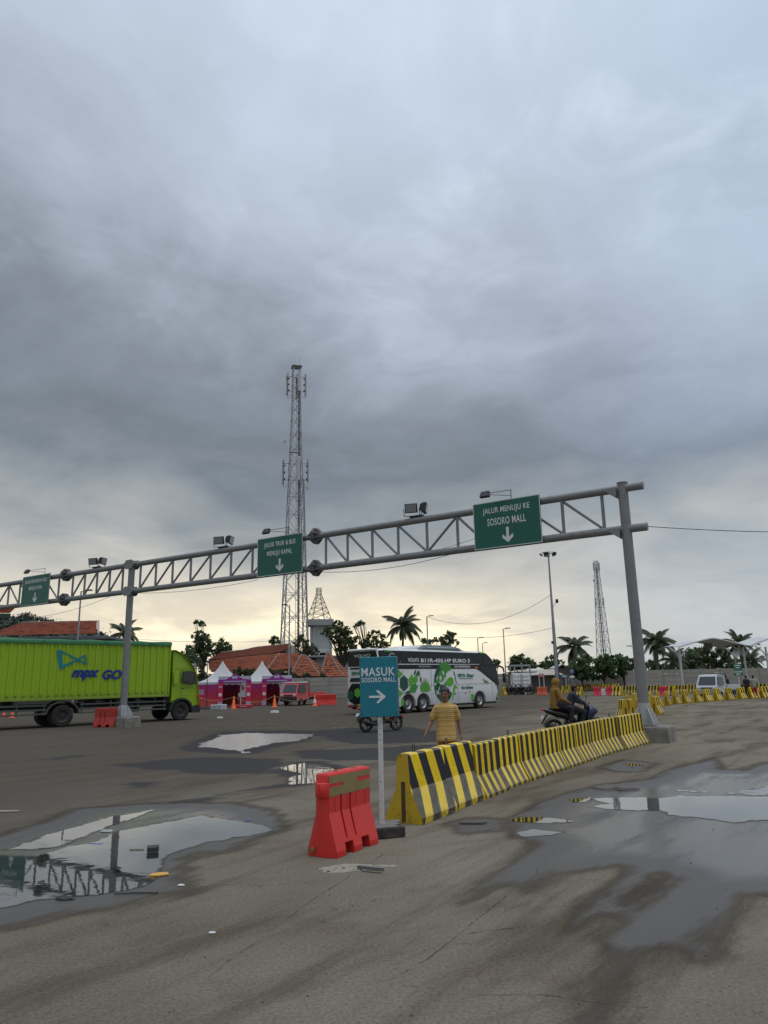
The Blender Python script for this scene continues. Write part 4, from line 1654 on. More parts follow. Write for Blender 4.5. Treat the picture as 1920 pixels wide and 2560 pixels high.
decal([(-.35, 2.1), (-.04, 1.89), (-.03, 1.42), (-.38, 1.21), (-.7, 1.43), (-.7, 1.9)], DG, 'livery_hexagon')
decal([(-1.3, 2.1), (-1.0, 1.89), (-1.0, 1.42), (-1.35, 1.21), (-1.66, 1.43), (-1.66, 1.9)], LG, 'livery_hexagon')
decal([(-.80, 2.42), (-.46, 2.17), (-.74, 1.95), (-.9, 2.1)], LG, 'livery_triangle')
decal([(-.85, 1.33), (-.47, 1.13), (-.75, .92), (-.95, 1.0)], LG, 'livery_triangle')
decal([(.10, 1.34), (.28, 1.57), (.59, 1.63), (.84, 1.44), (.56, 1.13), (.13, 1.10)], MG, 'livery_hexagon')
decal([(.02, 1.87), (.38, 2.17), (.44, 1.86), (.50, 1.68), (.06, 1.47)], LG, 'livery_band')
decal([(-.30, 1.14), (.05, 1.26), (.10, 1.09), (-.30, 1.07)], DG, 'livery_triangle')
decal(leafp(.62, 1.60, .66, 2.10, .19), LG, 'livery_leaf')
decal(leafp(.72, 2.02, 1.02, 2.36, .10), DG, 'livery_leaf')
decal(leafp(.52, 2.12, .74, 2.38, .07), DG, 'livery_leaf')
decal(leafp(1.08, 1.68, 1.12, 2.02, .07), DG, 'livery_leaf')
decal(leafp(.93, 1.98, 1.08, 2.24, .05), LG, 'livery_leaf')
decal([(-.60, .85), (-.40, .75), (-.45, .42), (-.62, .42)], LG, 'livery_strip')
# branching tree emblem
for k, a in enumerate(np.linspace(R_(14), R_(166), 11)):
    l = (.62, .68, .74, .82, .88, .92, .86, .8, .72, .66, .6)[k]
    cx, cz = 1.48, 1.14
    ex, ez = cx + l * .82 * math.cos(a), cz + l * .88 * math.sin(a)
    decal(leafp(cx + .12 * math.cos(a), cz, ex, ez, .055, 5), (LG, MG)[k % 2], 'livery_branch', .006 + .001 * (k % 3))
# globe
decal([(3.30, 2.86), (3.0, 2.80), (2.72, 2.55), (2.46, 2.2), (2.30, 1.8), (2.27, 1.5), (2.34, 1.1), (2.52, .82), (2.82, .57), (3.14, .46), (3.5, .52), (3.8, .72), (3.98, .98), (3.72, 1.14), (3.46, 1.38), (3.40, 1.72), (3.44, 2.05), (3.52, 2.22), (3.80, 2.34), (4.05, 2.44), (3.9, 2.62), (3.6, 2.79)], MG, 'livery_globe', .005)
decal([(2.30, 1.55), (2.6, 1.62), (3.1, 1.5), (3.42, 1.36), (3.70, 1.13), (3.94, .97), (3.78, .74), (3.5, .54), (3.16, .48), (2.84, .59), (2.54, .83), (2.36, 1.1)], DG, 'livery_globe_shade', .007)
decal([(2.34, 2.0), (2.55, 2.4), (2.85, 2.7), (3.0, 2.45), (2.75, 2.2), (2.6, 1.9), (2.36, 1.6)], DG, 'livery_globe_shade', .008)
BWD = P('white decal', (.60, .61, .60), .4)
for pl in ([(2.78, 1.95), (2.95, 2.05), (3.05, 1.9), (2.95, 1.78), (2.85, 1.72)], [(2.72, 1.7), (3.0, 1.66), (3.2, 1.78), (3.28, 1.95), (3.4, 1.9), (3.35, 1.66), (3.2, 1.52), (2.9, 1.5)], [(3.05, 2.25), (3.2, 2.33), (3.3, 2.15), (3.22, 2.05)], [(2.55, 1.98), (2.66, 2.05), (2.62, 1.85), (2.5, 1.75)],
           [(2.30, 1.62), (2.55, 1.6), (2.42, 1.5), (2.33, 1.42)], [(2.42, 1.15), (2.62, .95), (2.8, 1.38), (2.74, 1.40), (2.62, 1.12), (2.48, 1.2)], [(2.45, .98), (2.85, .98), (2.85, 1.03), (2.45, 1.03)]):
    decal([p for p in pl if True], BWD if pl[0][1] < 2.8 else MG, 'livery_continent', .010)
decal(ell(3.82, 1.68, .36, .26, .3), LG, 'livery_leaf', .012)
decal([(3.95, .6), (4.05, 1.0), (4.1, 1.35), (4.25, 1.5), (4.45, 1.4), (4.52, 1.25), (4.35, 1.32), (4.25, 1.2), (4.15, .9), (4.0, .65)], LG, 'livery_leaf', .012)
decal([(4.18, 2.35), (4.3, 2.2), (4.42, 1.85), (4.46, 1.55), (4.41, 1.55), (4.34, 1.9), (4.22, 2.2)], DG, 'livery_curve', .006)
decal([(5.88, .90), (6.20, .90), (6.20, .45), (5.9, .45)], LG, 'livery_square')
decal([(5.95, .44), (6.15, .68), (6.2, .44)], DG, 'livery_triangle', .008)
decal([(7.19, 1.83), (7.35, 1.78), (7.30, 1.62)], LG, 'livery_triangle')
decal([(7.42, 1.74), (7.60, 1.66), (7.46, 1.50), (7.36, 1.6)], DG, 'livery_triangle')
decal([(7.62, 1.68), (7.84, 1.62), (7.70, 1.45)], LG, 'livery_triangle')
decal([(8.80, .98), (8.62, .73), (8.80, .6)], LG, 'livery_triangle')
decal([(8.58, .66), (8.76, .58), (8.76, .46), (8.55, .46)], DG, 'livery_triangle')
for xx, zz in ((4.3, .95), (5.3, .97)):
    decal(ell(xx, zz, .06, .06, 0, 8), LN, 'livery_dot')
decal([(6.38, 2.50), (6.72, 2.46), (6.78, 2.54), (6.42, 2.60)], P('orange side marker', (.55, .12, .02), .4), 'side_marker', .012)
# lettering on the side
ys = side_y(2.78) - .022
lettering('VOLVO', (.50, ys, 2.95), .3, LETTER, BUS, width=.96, height=.22, bold=.006)
lettering('B11R-450 HP EURO 5', (3.54, ys, 2.93), .3, LETTER, BUS, width=4.75, height=.23, bold=.01)
lettering('G', (-1.35, ys, 3.1), .4, P('grey lettering', (.30, .31, .32), .5), BUS, width=.5, height=.5, bold=.01)
lettering('AIR SUSPENSION', (5.1, side_y(2.58) - .022, 2.575), .2, LETTER, BUS, width=1.62, height=.13, shear=.2, bold=.004)
for k in range(9):
    decal([(.94 + k * .125, 2.54), (1.03 + k * .125, 2.54), (1.03 + k * .125, 2.62), (.94 + k * .125, 2.62)], P('grey lettering', (.30, .31, .32), .5), 'faint_print', .014)
lettering('EPA Star', (5.45, side_y(2.0) - .022, 2.04), .3, TG, BUS, width=1.66, height=.22, bold=.012)
for k in range(9):
    decal([(4.80 + k * .15, 1.83), (4.91 + k * .15, 1.83), (4.91 + k * .15, 1.875), (4.80 + k * .15, 1.875)], LN, 'faint_print')
lettering('Go-Green', (5.5, side_y(1.3) - .022, 1.315), .3, TG, BUS, width=1.2, height=.19, bold=.014)
# rear face
RX = -2.425


def rear_panel(poly, mat, name, x=RX, th=.02, parent=BUS):
    """poly (y,z)"""
    m_ = MB()
    m_.prism(poly, x - th, x + .03, 'x')
    return m_.build(name, mat, parent)


rg = rear_panel([(.12, 2.62), (.10, 3.18), (.2, 3.42), (BW - .2, 3.42), (BW - .10, 3.18), (BW - .12, 2.62)], BAND, 'rear_window')
m = MB()
m.loft([[(-2.62, .2, 3.52), (-2.62, BW - .2, 3.52), (-2.3, BW - .1, 3.60), (-2.3, .1, 3.60)], [(-2.60, .2, 3.47), (-2.60, BW - .2, 3.47), (-2.3, BW - .1, 3.50), (-2.3, .1, 3.50)]])
m.build('rear_spoiler', BWHITE, BUS)
rear_panel([(.2, 1.78), (.35, 2.0), (BW - .35, 2.0), (BW - .2, 1.78)], BLACK, 'rear_grille')
rear_panel([(.25, 2.46), (.3, 2.56), (BW - .3, 2.56), (BW - .25, 2.46)], BLACK, 'rear_trim')
rear_panel([(.15, .75), (.1, 1.3), (.4, 1.68), (BW - .4, 1.68), (BW - .1, 1.3), (BW - .15, .75), (BW - .6, .55), (.6, .55)], BAND, 'engine_cover', th=.03)
for cy in (.42, 1.02, 1.62, 2.2):
    rear_panel([(cy + .27 * math.cos(PI / 6 + i * PI / 3), 1.12 + (.06 if cy in (.42, 1.62) else -.08) + .27 * math.sin(PI / 6 + i * PI / 3)) for i in range(6)], (LG, DG)[cy in (1.02, 2.2)], 'livery_hexagon', RX - .03, .008)
m = MB()
m.box((-2.47, BW / 2, .46), (.16, BW - .3, .16), .04)
m.build('rear_bumper', BLACK, BUS)
for yy in (.45, BW - .45):
    m = MB()
    m.box((-2.56, yy, .46), (.02, .55, .05), .005)
    m.build('tail_lamp', P('red lamp', (.6, .03, .02), .3), BUS)
m = MB()
m.box((-2.56, BW / 2, .52), (.012, .5, .13), .003)
m.build('number_plate', P('yellow plate', (.5, .33, .03), .5), BUS)
o = lettering('VOLVO', (RX - .026, BW / 2, 3.2), .25, LETTER, BUS, width=1.3, height=.16, rz=-PI / 2, bold=.004)
lettering('EPA Star', (RX - .024, BW / 2 + .1, 2.24), .25, TG, BUS, width=1.5, height=.2, rz=-PI / 2, bold=.01)
# mirror arm reaching forward of the windscreen
m = MB()
m.path([(8.75, .1, 2.50), (9.1, .0, 2.62), (9.4, -.08, 2.5), (9.48, -.1, 2.2)], [.07, .07, .06, .05], 8)
m.box((9.46, -.1, 1.85), (.2, .22, .62), .06)
m.build('mirror_arm', BLACK, BUS, True, 40)
m = MB()
m.loft([[(8.55, .35, 2.95), (8.55, BW - .35, 2.95), (8.92, BW - .4, 2.1), (8.92, .4, 2.1)], [(8.60, .35, 2.97), (8.60, BW - .35, 2.97), (8.96, BW - .4, 2.1), (8.96, .4, 2.1)]])
m.build('windscreen', GLASS, BUS)


# ------------------------------------------------------------------ small pickup trucks
def pickup(name, lab, loc, rz, paint, lower, rich):
    """x forward, y left, origin on the ground under the front right wheel; cab-over flatbed"""
    t = thing(name, lab, 'pickup truck', loc, rz)
    W_ = 1.62
    pts = [(.62, .38), (.72, .55), (.72, .86), (.62, .98), (.30, 1.66), (.15, 1.78), (-.9, 1.80), (-1.0, 1.70), (-1.03, .52), (-.42, .50), (-.36, .38)]
    m_ = MB()
    rr_ = []
    for y, k in ((.06, .94), (.0, 1.0), (W_, 1.0), (W_ - .06, .94)):
        rr_.append([(-.15 + (x_ + .15) * k, y + (.10 if z > 1.5 else .0) * (1 if y < .5 else -1), z if z < 1.5 else 1.0 + (z - 1.0) * (.985 if k < 1 else 1)) for x_, z in pts])
    m_.loft(rr_)
    cabo = m_.build('cab', paint, t, True, 30)
    wm_ = MB()
    wm_.loft([[(.622, .14, 1.02), (.622, W_ - .14, 1.02), (.335, W_ - .22, 1.64), (.335, .22, 1.64)], [(.60, .14, 1.02), (.60, W_ - .14, 1.02), (.31, W_ - .22, 1.64), (.31, .22, 1.64)]])
    wm_.build('windscreen', P('cool windscreen', (.05, .06, .07), .08, 0, .1, 3, spec=.7), cabo)
    for y0, y1 in ((-.012, .02), (W_ - .02, W_ + .012)):
        s_w = MB()
        s_w.loft([[(-.62, y0 + (.0 if y0 < .5 else 0), 1.04), (.46, y0, 1.04), (.20, y0 + (.085 if y0 < .5 else -.085), 1.62), (-.62, y0 + (.085 if y0 < .5 else -.085), 1.62)], [(-.62, y1, 1.04), (.46, y1, 1.04), (.20, y1 + (.085 if y0 < .5 else -.085), 1.62), (-.62, y1 + (.085 if y0 < .5 else -.085), 1.62)]])
        s_w.build('side_window', GLASS, cabo)
    m_ = MB()
    m_.box((.70, W_ / 2, .52), (.12, W_ + .01, .36), .03)
    m_.build('bumper', lower, cabo)
    m_ = MB()
    m_.box((.735, W_ / 2, .80), (.03, W_ * .5, .10), .01)
    m_.build('grille', BLACK, cabo)
    for yy in (.2, W_ - .2):
        m_ = MB()
        m_.box((.725, yy, .80), (.05, .26, .14), .02)
        m_.build('headlight', P('headlamp glass', (.55, .57, .58), .15, 0, .1, 5), cabo)
    m_ = MB()
    m_.box((-.1, -.09, 1.15), (.06, .12, .18), .02)
    m_.build('mirror', BLACK, cabo)
    # bed with low sides
    bed = MB()
    bed.box((-2.2, W_ / 2, .66), (2.2, W_ - .02, .07), .01)
    bo = bed.build('bed_floor', lower, t)
    for nm, c, s in (('bed_side', (-2.2, .015, .84), (2.2, .03, .34)), ('bed_side', (-2.2, W_ - .015, .84), (2.2, .03, .34)), ('tailgate', (-3.29, W_ / 2, .84), (.03, W_ - .06, .34)), ('bed_front', (-1.11, W_ / 2, .90), (.03, W_ - .06, .44))):
        m_ = MB()
        m_.box(c, s, .006)
        m_.build(nm, paint, bo)
    m_ = MB()
    m_.box((-1.4, W_ / 2, .5), (3.2, .8, .14), .01)
    m_.build('chassis', CHAS, t)
    m_ = MB()
    for yy in (.1, W_ - .1):
        m_.tube((-1.13, yy, .9), (-1.13, yy, 1.92), .025, .025, 6)
        if rich == 2:
            m_.tube((-1.13, yy, 1.85), (-1.9, yy, .98), .02, .02, 6)
    m_.tube((-1.13, .1, 1.84), (-1.13, W_ - .1, 1.84), .025, .025, 6)
    m_.build('head_rack', DARKSTEEL, t)
    for wx in (.02, -2.3):
        for yy, sd_ in ((.10, -1), (W_ - .10, 1)):
            wheel(t, (wx, yy, .285), .285, .17, RIM, sd_, 20)
    return t


PKR = P('coral red pickup paint', (.55, .07, .06), .35, 0, .1, 2, coat=.2, stain=(.42, .06, .16), stain_amt=.75, stain_scale=1.3)
def pick_origin(p, rz):
    lf = Vector((-math.sin(rz), math.cos(rz), 0))
    return p - lf * 1.6


p0 = pick_origin(at(754, 1764), R_(240))
pk = pickup('pickup_truck', 'red and purple pickup truck parked beside the white tents', (p0.x, p0.y, 0), R_(240), PKR, BLACK, 1)
m = MB()
m.box((-.36, .81, 1.79), (1.22, 1.44, .09), .03)
m.build('white_roof', WHITE, pk)
PKW = P('white pickup paint', (.52, .54, .55), .4, 0, .06, 2, stain=(.3, .3, .3), stain_amt=.3)
p1 = pick_origin(at(1806, 1747), R_(222))
pickup('pickup_truck', 'white pickup truck with black rack behind the yellow barriers', (p1.x, p1.y, 0), R_(222), PKW, P('grey pickup trim', (.30, .31, .32), .5), 2)


# ------------------------------------------------------------------ scooters
def scooter(lab, loc, rz, body_m, panel_m, accent, detail=True, alloy=DARKRIM, name='scooter', group=None):
    """x forward, origin midway between the wheel contacts"""
    t = thing(name, lab, 'scooter', loc, rz, group)

    def loft_side(secs, nm, mat, smooth=True):
        """secs: (x, zlow, zhigh, halfwidth)"""
        m_ = MB()
        rr_ = []
        for x_, zl, zh, hw in secs:
            zc_ = (zl + zh) / 2
            hh = (zh - zl) / 2
            rr_.append([(x_, hw * math.cos(a) * (1 if abs(math.sin(a)) < .8 else .8), zc_ + hh * math.sin(a)) for a in np.linspace(0, 2 * PI, 13)[:-1]])
        m_.loft(rr_)
        return m_.build(nm, mat, t, smooth, 50)
    for wx, wr in ((-.64, .285), (.66, .285)):
        g = bpy.data.objects.new('wheel', None)
        col.objects.link(g)
        g.parent = t
        g.location = (wx, 0, wr)
        CH.setdefault(t.name, []).append(g)
        m_ = MB()
        m_.lathe([(.20, -.03), (.25, -.05), (.285, -.02), (.285, .02), (.25, .05), (.20, .03), (.20, -.03)], (0, 0, 0), 24, 'y', False)
        m_.build('tyre', RUBBER, g, True, 50)
        m_ = MB()
        m_.lathe([(.205, -.032), (.19, -.028), (.19, .028), (.205, .032), (.205, -.032)], (0, 0, 0), 24, 'y', False)
        for i in range(5):
            a = 2 * PI * i / 5
            m_.tube((0, 0, 0), (.195 * math.cos(a), 0, .195 * math.sin(a)), .02, .014, 6)
        m_.tube((0, -.05, 0), (0, .05, 0), .04, .04, 10)
        m_.build('rim', alloy, g, True, 40)
    # main bodywork
    loft_side([(-.98, .86, .90, .04), (-.86, .74, .90, .10), (-.55, .62, .86, .15), (-.2, .52, .80, .17), (.02, .40, .62, .15), (.1, .36, .50, .12)], 'tail_body', body_m)
    loft_side([(-.78, .86, .91, .10), (-.45, .80, .90, .15), (-.15, .74, .85, .15), (.05, .68, .80, .12), (.1, .66, .74, .08)], 'seat', BLACK)
    m_ = MB()
    m_.box((.20, 0, .33), (.52, .34, .10), .04)
    m_.build('footboard', BLACK, t)
    loft_side([(.36, .36, .50, .17), (.42, .40, .80, .19), (.50, .46, .98, .19), (.60, .56, .96, .16), (.72, .68, .90, .11), (.80, .76, .84, .05)], 'front_shield', panel_m)
    m_ = MB()
    m_.path([(.30, .0, .42), (.42, 0, .8), (.40, 0, 1.03)], [.07, .06, .05], 8)
    m_.build('steering_column', BLACK, t, True)
    loft_side([(.30, .98, 1.05, .08), (.42, .98, 1.10, .14), (.52, 1.0, 1.08, .10)], 'handlebar_cover', body_m)
    m_ = MB()
    m_.path([(.30, -.34, 1.06), (.38, -.12, 1.05), (.38, .12, 1.05), (.30, .34, 1.06)], .016, 6)
    m_.build('handlebar', BLACK, t, True)
    for s in (-1, 1):
        m_ = MB()
        m_.tube((.36, s * .24, 1.06), (.34, s * .30, 1.22), .007, .007, 5)
        m_.sphere((.34, s * .33, 1.25), .06, 10, 6, (.3, 1, .6))
        m_.build('mirror', BLACK, t, True)
        m_ = MB()
        m_.tube((.50, s * .075, .70), (.66, s * .075, .29), .024, .02, 8)
        m_.build('fork', DARKSTEEL, t, True)
    m_ = MB()
    arc_ = [(.66 + .33 * math.cos(a), .285 + .33 * math.sin(a)) for a in np.linspace(R_(25), R_(150), 8)]
    arc2_ = [(.66 + .305 * math.cos(a), .285 + .305 * math.sin(a)) for a in np.linspace(R_(150), R_(25), 8)]
    m_.prism(arc_ + arc2_, -.065, .065)
    m_.build('front_mudguard', panel_m, t, True, 30)
    m_ = MB()
    arc_ = [(-.64 + .34 * math.cos(a), .285 + .34 * math.sin(a)) for a in np.linspace(R_(60), R_(170), 8)]
    arc2_ = [(-.64 + .32 * math.cos(a), .285 + .32 * math.sin(a)) for a in np.linspace(R_(170), R_(60), 8)]
    m_.prism(arc_ + arc2_, -.06, .06)
    m_.prism([(-1.02, .42), (-1.04, .44), (-.86, .72), (-.82, .70)], -.055, .055)
    m_.build('rear_mudguard', BLACK, t, True, 30)
    m_ = MB()
    m_.loft([[(-.64, -.13, .20), (-.64, -.05, .20), (-.64, -.05, .37), (-.64, -.13, .37)], [(-.1, -.15, .26), (-.1, -.02, .26), (-.1, -.02, .44), (-.1, -.15, .44)], [(.08, -.12, .30), (.08, -.02, .30), (.08, -.02, .42), (.08, -.12, .42)]])
    m_.build('engine', DARKSTEEL, t)
    m_ = MB()
    m_.path([(-.05, -.12, .28), (-.3, -.16, .26), (-.45, -.17, .28), (-.88, -.18, .40)], [.03, .04, .06, .065], 8)
    m_.build('exhaust', BLACK, t, True)
    m_ = MB()
    m_.box((-.96, 0, .86), (.06, .2, .08), .02)
    m_.build('tail_light', accent, t)
    m_ = MB()
    m_.T = Matrix.Translation((-1.0, 0, .63)) @ Matrix.Rotation(R_(28), 4, 'Y')
    m_.box((0, 0, 0), (.01, .24, .12), .002)
    m_.build('number_plate', P('white plate', (.6, .6, .6), .5), t)
    m_ = MB()
    m_.box((.75, 0, .80), (.06, .16, .08), .02)
    m_.build('headlight', P('headlamp glass', (.55, .57, .58), .15), t)
    return t


TAIL = P('red lamp', (.6, .03, .02), .3)
NAVY = P('navy scooter paint', (.012, .018, .06), .3, 0, .15, 4, coat=.3)
BLKP = P('black scooter paint', (.012, .012, .013), .3, 0, .15, 4, coat=.3)
REDP = P('red scooter paint', (.42, .012, .015), .3, 0, .15, 4, coat=.3)
S1 = Vector((5.80, 23.4, 0))
S1R = R_(5)
scooter('black and navy scooter carrying two riders behind the striped barriers', S1, S1R, BLKP, NAVY, TAIL)
q0, q1 = at(912, 1831), at(993, 1826)
S2 = (q0 + q1) / 2
S2R = frame_rz(q0, q1)
scooter('black and red scooter passing behind the MASUK sign', S2, S2R, BLKP, REDP, TAIL)
# ================================================================== PEOPLE
SKIN = P('brown skin', (.23, .11, .062), .55, 0, .1, 9)
SKIN2 = P('tan skin', (.22, .115, .07), .55, 0, .1, 9)
HAIR = P('black hair', (.010, .009, .009), .5, 0, .3, 40, .5, 120)
EYEW = P('eye white', (.28, .25, .23), .3)
LIP = P('lip', (.13, .045, .035), .5)
SHOE = P('dark shoe', (.03, .028, .026), .6)

STRIPE_T = bpy.data.materials.new('yellow shirt with thin brown stripes')
STRIPE_T.use_nodes = True
T = NT(STRIPE_T.node_tree)
b = T.n['Principled BSDF']
tco = T.node('ShaderNodeTexCoord').outputs['Object']
s_ = T.node('ShaderNodeSeparateXYZ')
T.l.new(tco, s_.inputs[0])
zz = T.math('ADD', s_.outputs[2], T.math('MULTIPLY', T.math('SUBTRACT', T.noise(tco, 5, 4), .5), .03))
f_ = T.math('FRACT', T.math('DIVIDE', zz, .034))
line = T.smooth(T.math('ABSOLUTE', T.math('SUBTRACT', f_, .5)), .20, .10)
f2_ = T.math('FRACT', T.math('DIVIDE', zz, .080))
pale = T.smooth(T.math('ABSOLUTE', T.math('SUBTRACT', f2_, .5)), .16, .22)
c_ = T.mix(pale, (.55, .32, .06), (.58, .40, .16))
c_ = T.mix(T.math('MULTIPLY', line, .7), c_, (.22, .10, .03))
T.put(b.inputs['Base Color'], c_)
b.inputs['Roughness'].default_value = .9
bp = T.node('ShaderNodeBump', i_Strength=.6, i_Distance=.03)
T.l.new(T.noise(tco, 6, 4, .55, .8), bp.inputs['Height'])
T.l.new(bp.outputs[0], b.inputs['Normal'])


def caps(m, p, q, r1, r2, n=12):
    m.tube(p, q, r1, r2, n)
    m.sphere(p, r1, n, 8)
    m.sphere(q, r2, n, 8)


def limb(m, pts, rs):
    for i in range(len(pts) - 1):
        caps(m, pts[i], pts[i + 1], rs[i], rs[i + 1])


def V(*a):
    return Vector(a)


def hand(m, wrist, d, side, curl, n_up, fine=True):
    """palm, four fingers and a thumb; d = forearm direction, n_up = back-of-hand normal"""
    d = d.normalized()
    w = d.cross(n_up).normalized() * side
    n_up = w.cross(d).normalized() * side
    palm = wrist + d * .05
    m.T = None
    for k in (-.027, -.009, .009, .027):
        caps(m, wrist + w * k * .6 + d * .005, wrist + d * .088 + w * k, .017, .013, 8)
    if not fine:
        caps(m, wrist + d * .08, wrist + d * .15 - n_up * .03, .028, .02, 8)
        return
    lens = (.078, .088, .082, .062)
    for k, L in zip((.029, .0095, -.0105, -.030), lens):
        base = wrist + d * .09 + w * k
        dd = d.copy()
        p0_ = base
        for j, fr in enumerate((.45, .32, .23)):
            ax = w * side
            dd = (Matrix.Rotation(curl * (.6 + .35 * j), 3, w) @ dd).normalized()
            p1_ = p0_ + dd * L * fr
            caps(m, p0_, p1_, .0100 - .0006 * j, .0094 - .0008 * j, 8)
            p0_ = p1_
    tb = wrist + d * .03 + w * .034
    td = (d * .75 + w * .55 - n_up * .35).normalized()
    caps(m, tb, tb + td * .04, .012, .010, 8)
    td2 = (d * .9 + w * .15 - n_up * .35).normalized()
    caps(m, tb + td * .04, tb + td * .04 + td2 * .032, .010, .0085, 8)


def person(lab, loc, rz, J, shirt, trouser, skin=SKIN, vox=.011, fine=False, long_sleeve=False, hood=None, hair=True, shorts=False, group=None, look=0.0, sc=1.0, hem=None):
    t = thing('person', lab, 'person', loc, rz, group)
    t.scale = (sc, sc, sc)
    J = {k: Vector(v) for k, v in J.items()}
    for k in ('shoulder', 'elbow', 'wrist', 'hip', 'knee', 'ankle'):
        if k + '_r' not in J:
            v = J[k + '_l']
            J[k + '_r'] = Vector((v.x, -v.y, v.z))
    hd, nk, ch, pv = J['head'], J['neck'], J['chest'], J['pelvis']
    m = MB()
    # torso
    caps(m, pv, ch, .095, .098)
    for s in ('_l', '_r'):
        caps(m, pv, J['hip' + s], .078, .072)
        caps(m, ch + (nk - ch) * .25, J['shoulder' + s] - V(0, 0, .015), .07, .045)
        limb(m, [J['hip' + s], (J['hip' + s] + J['knee' + s]) / 2, J['knee' + s], J['knee' + s] * .6 + J['ankle' + s] * .4, J['ankle' + s]], [.070, .066, .052, .053, .038])
        limb(m, [J['shoulder' + s], (J['shoulder' + s] + J['elbow' + s]) / 2, J['elbow' + s], J['elbow' + s] * .65 + J['wrist' + s] * .35, J['wrist' + s]], [.046, .046, .037, .039, .027])
        a = J['ankle' + s]
        fwd = J.get('toe', Vector((1, 0, 0)))
        caps(m, a - V(0, 0, .05) - fwd * .03, a - V(0, 0, .06) + fwd * .15, .035, .028)
        dr = (J['wrist' + s] - J['elbow' + s])
        hand(m, J['wrist' + s], dr, 1 if s == '_l' else -1, .42, V(0, 1 if s == '_l' else -1, .2) if abs(dr.normalized().y) < .8 else V(1, 0, 0), fine)
    caps(m, nk - V(0, 0, .05), hd - V(.01, 0, .06), .052, .05)
    # head: skull, jaw, nose, ears, brow
    R3 = Matrix.Rotation(look, 3, 'Z')

    def H(x_, y_, z_):
        return hd + R3 @ Vector((x_, y_, z_))
    m.sphere(H(-.008, 0, .03), .088, 16, 12, (1.08, .9, 1.08))
    m.sphere(H(.02, 0, -.045), .066, 14, 10, (1, .88, 1.0))
    m.sphere(H(.062, 0, -.088), .026, 10, 8, (.8, 1.1, .8))
    m.sphere(H(.105, 0, -.02), .017, 10, 8, (1, .9, 1.0))
    caps(m, H(.088, 0, .025), H(.104, 0, -.012), .010, .012, 8)
    for s in (-1, 1):
        m.sphere(H(-.005, s * .083, -.008), .026, 10, 8, (.7, .35, 1.15))
        m.sphere(H(.072, s * .032, .034), .02, 8, 6, (.7, 1.3, .5))
        m.sphere(H(.062, s * .042, -.03), .022, 8, 6, (.8, .9, .9))
    body = obj('body', remesh(m, vox, 3), skin, t)
    if not hood or True:
        for s in (-1, 1):
            e_ = MB()
            e_.sphere(H(.083, s * .032, .012), .011, 10, 8, (.6, 1.2, .5))
            eo = e_.build('eye', EYEW, body, True)
            e_ = MB()
            e_.sphere(H(.0915, s * .032, .012), .0065, 8, 6, (.5, 1, 1))
            e_.build('iris', HAIR, eo, True)
            e_ = MB()
            caps(e_, H(.092, s * .018, .033), H(.084, s * .05, .034), .0052, .004, 6)
            e_.build('eyebrow', HAIR, body, True)
        e_ = MB()
        caps(e_, H(.092, -.02, -.053), H(.092, .02, -.053), .0055, .0055, 6)
        e_.build('lips', LIP, body, True)
    if hair and not hood:
        m = MB()
        m.sphere(H(-.018, 0, .05), .094, 16, 12, (1.08, .98, 1.0))
        m.sphere(H(-.045, 0, .01), .082, 14, 10, (.85, 1.04, 1.1))
        hr = random.Random(3)
        for i in range(16):
            a = hr.uniform(-1.1, 1.1)
            m.sphere(H(.045 * math.cos(a) + .012, .07 * math.sin(a),   .074 + hr.uniform(-.008, .008)), .02, 8, 6)
        obj('hair', remesh(m, max(vox, .011), 2), HAIR, t)
    if hood:
        m = MB()
        m.sphere(H(-.035, 0, .03), .125, 14, 10, (1.0, .92, 1.1))
        m.sphere(H(-.06, 0, .10), .07, 12, 8)
        caps(m, H(-.04, 0, -.06), nk - V(.03, 0, .02), .10, .11)
        m.sphere(H(.05, 0, .07), .075, 12, 8, (.8, 1.1, .8))
        obj('hood', remesh(m, .014, 3), hood, t)
    # shirt
    m = MB()
    hm = hem if hem is not None else pv.z - .12
    low = V(pv.x + .025, pv.y, hm + .02)
    for off in (-.045, 0, .045):
        o_ = V(0, off, 0)
        limb(m, [ch + o_ + V(.005, 0, .06), (ch + pv) / 2 + o_, pv + o_ * 1.05, low + o_ * 1.1], [.124, .122, .134, .146])
    for s in ('_l', '_r'):
        caps(m, ch + V(0, 0, .07), J['shoulder' + s] - V(0, 0, .012), .10, .064)
        mid_ = J['shoulder' + s].lerp(J['elbow' + s], .78)
        if long_sleeve:
            limb(m, [J['shoulder' + s] - V(0, 0, .012), J['elbow' + s], J['wrist' + s] - (J['wrist' + s] - J['elbow' + s]) * .06], [.070, .060, .046])
        else:
            limb(m, [J['shoulder' + s] - V(0, 0, .012), mid_], [.066, .070])
    m.sphere(nk - V(.0, 0, .045), .075, 14, 8, (1, 1.15, .55))
    me = remesh(m, max(vox, .012), 4)
    # cut clean at hem
    bm = bmesh.new()
    bm.from_mesh(me)
    bmesh.ops.bisect_plane(bm, geom=bm.verts[:] + bm.edges[:] + bm.faces[:], plane_co=(0, 0, hm), plane_no=(0, 0, -1), clear_outer=True)
    bm.to_mesh(me)
    bm.free()
    obj('shirt' if not long_sleeve else 'jacket', me, shirt, t)
    # trousers
    m = MB()
    for s in ('_l', '_r'):
        end = J['knee' + s].lerp(J['ankle' + s], .0 if shorts else .92)
        limb(m, [pv - V(0, 0, .02), J['hip' + s], J['knee' + s]] + ([] if shorts else [end]), ([.085, .086, .074] if shorts else [.105, .104, .084, .065]))
    obj('trousers', remesh(m, max(vox, .013), 3), trouser, t)
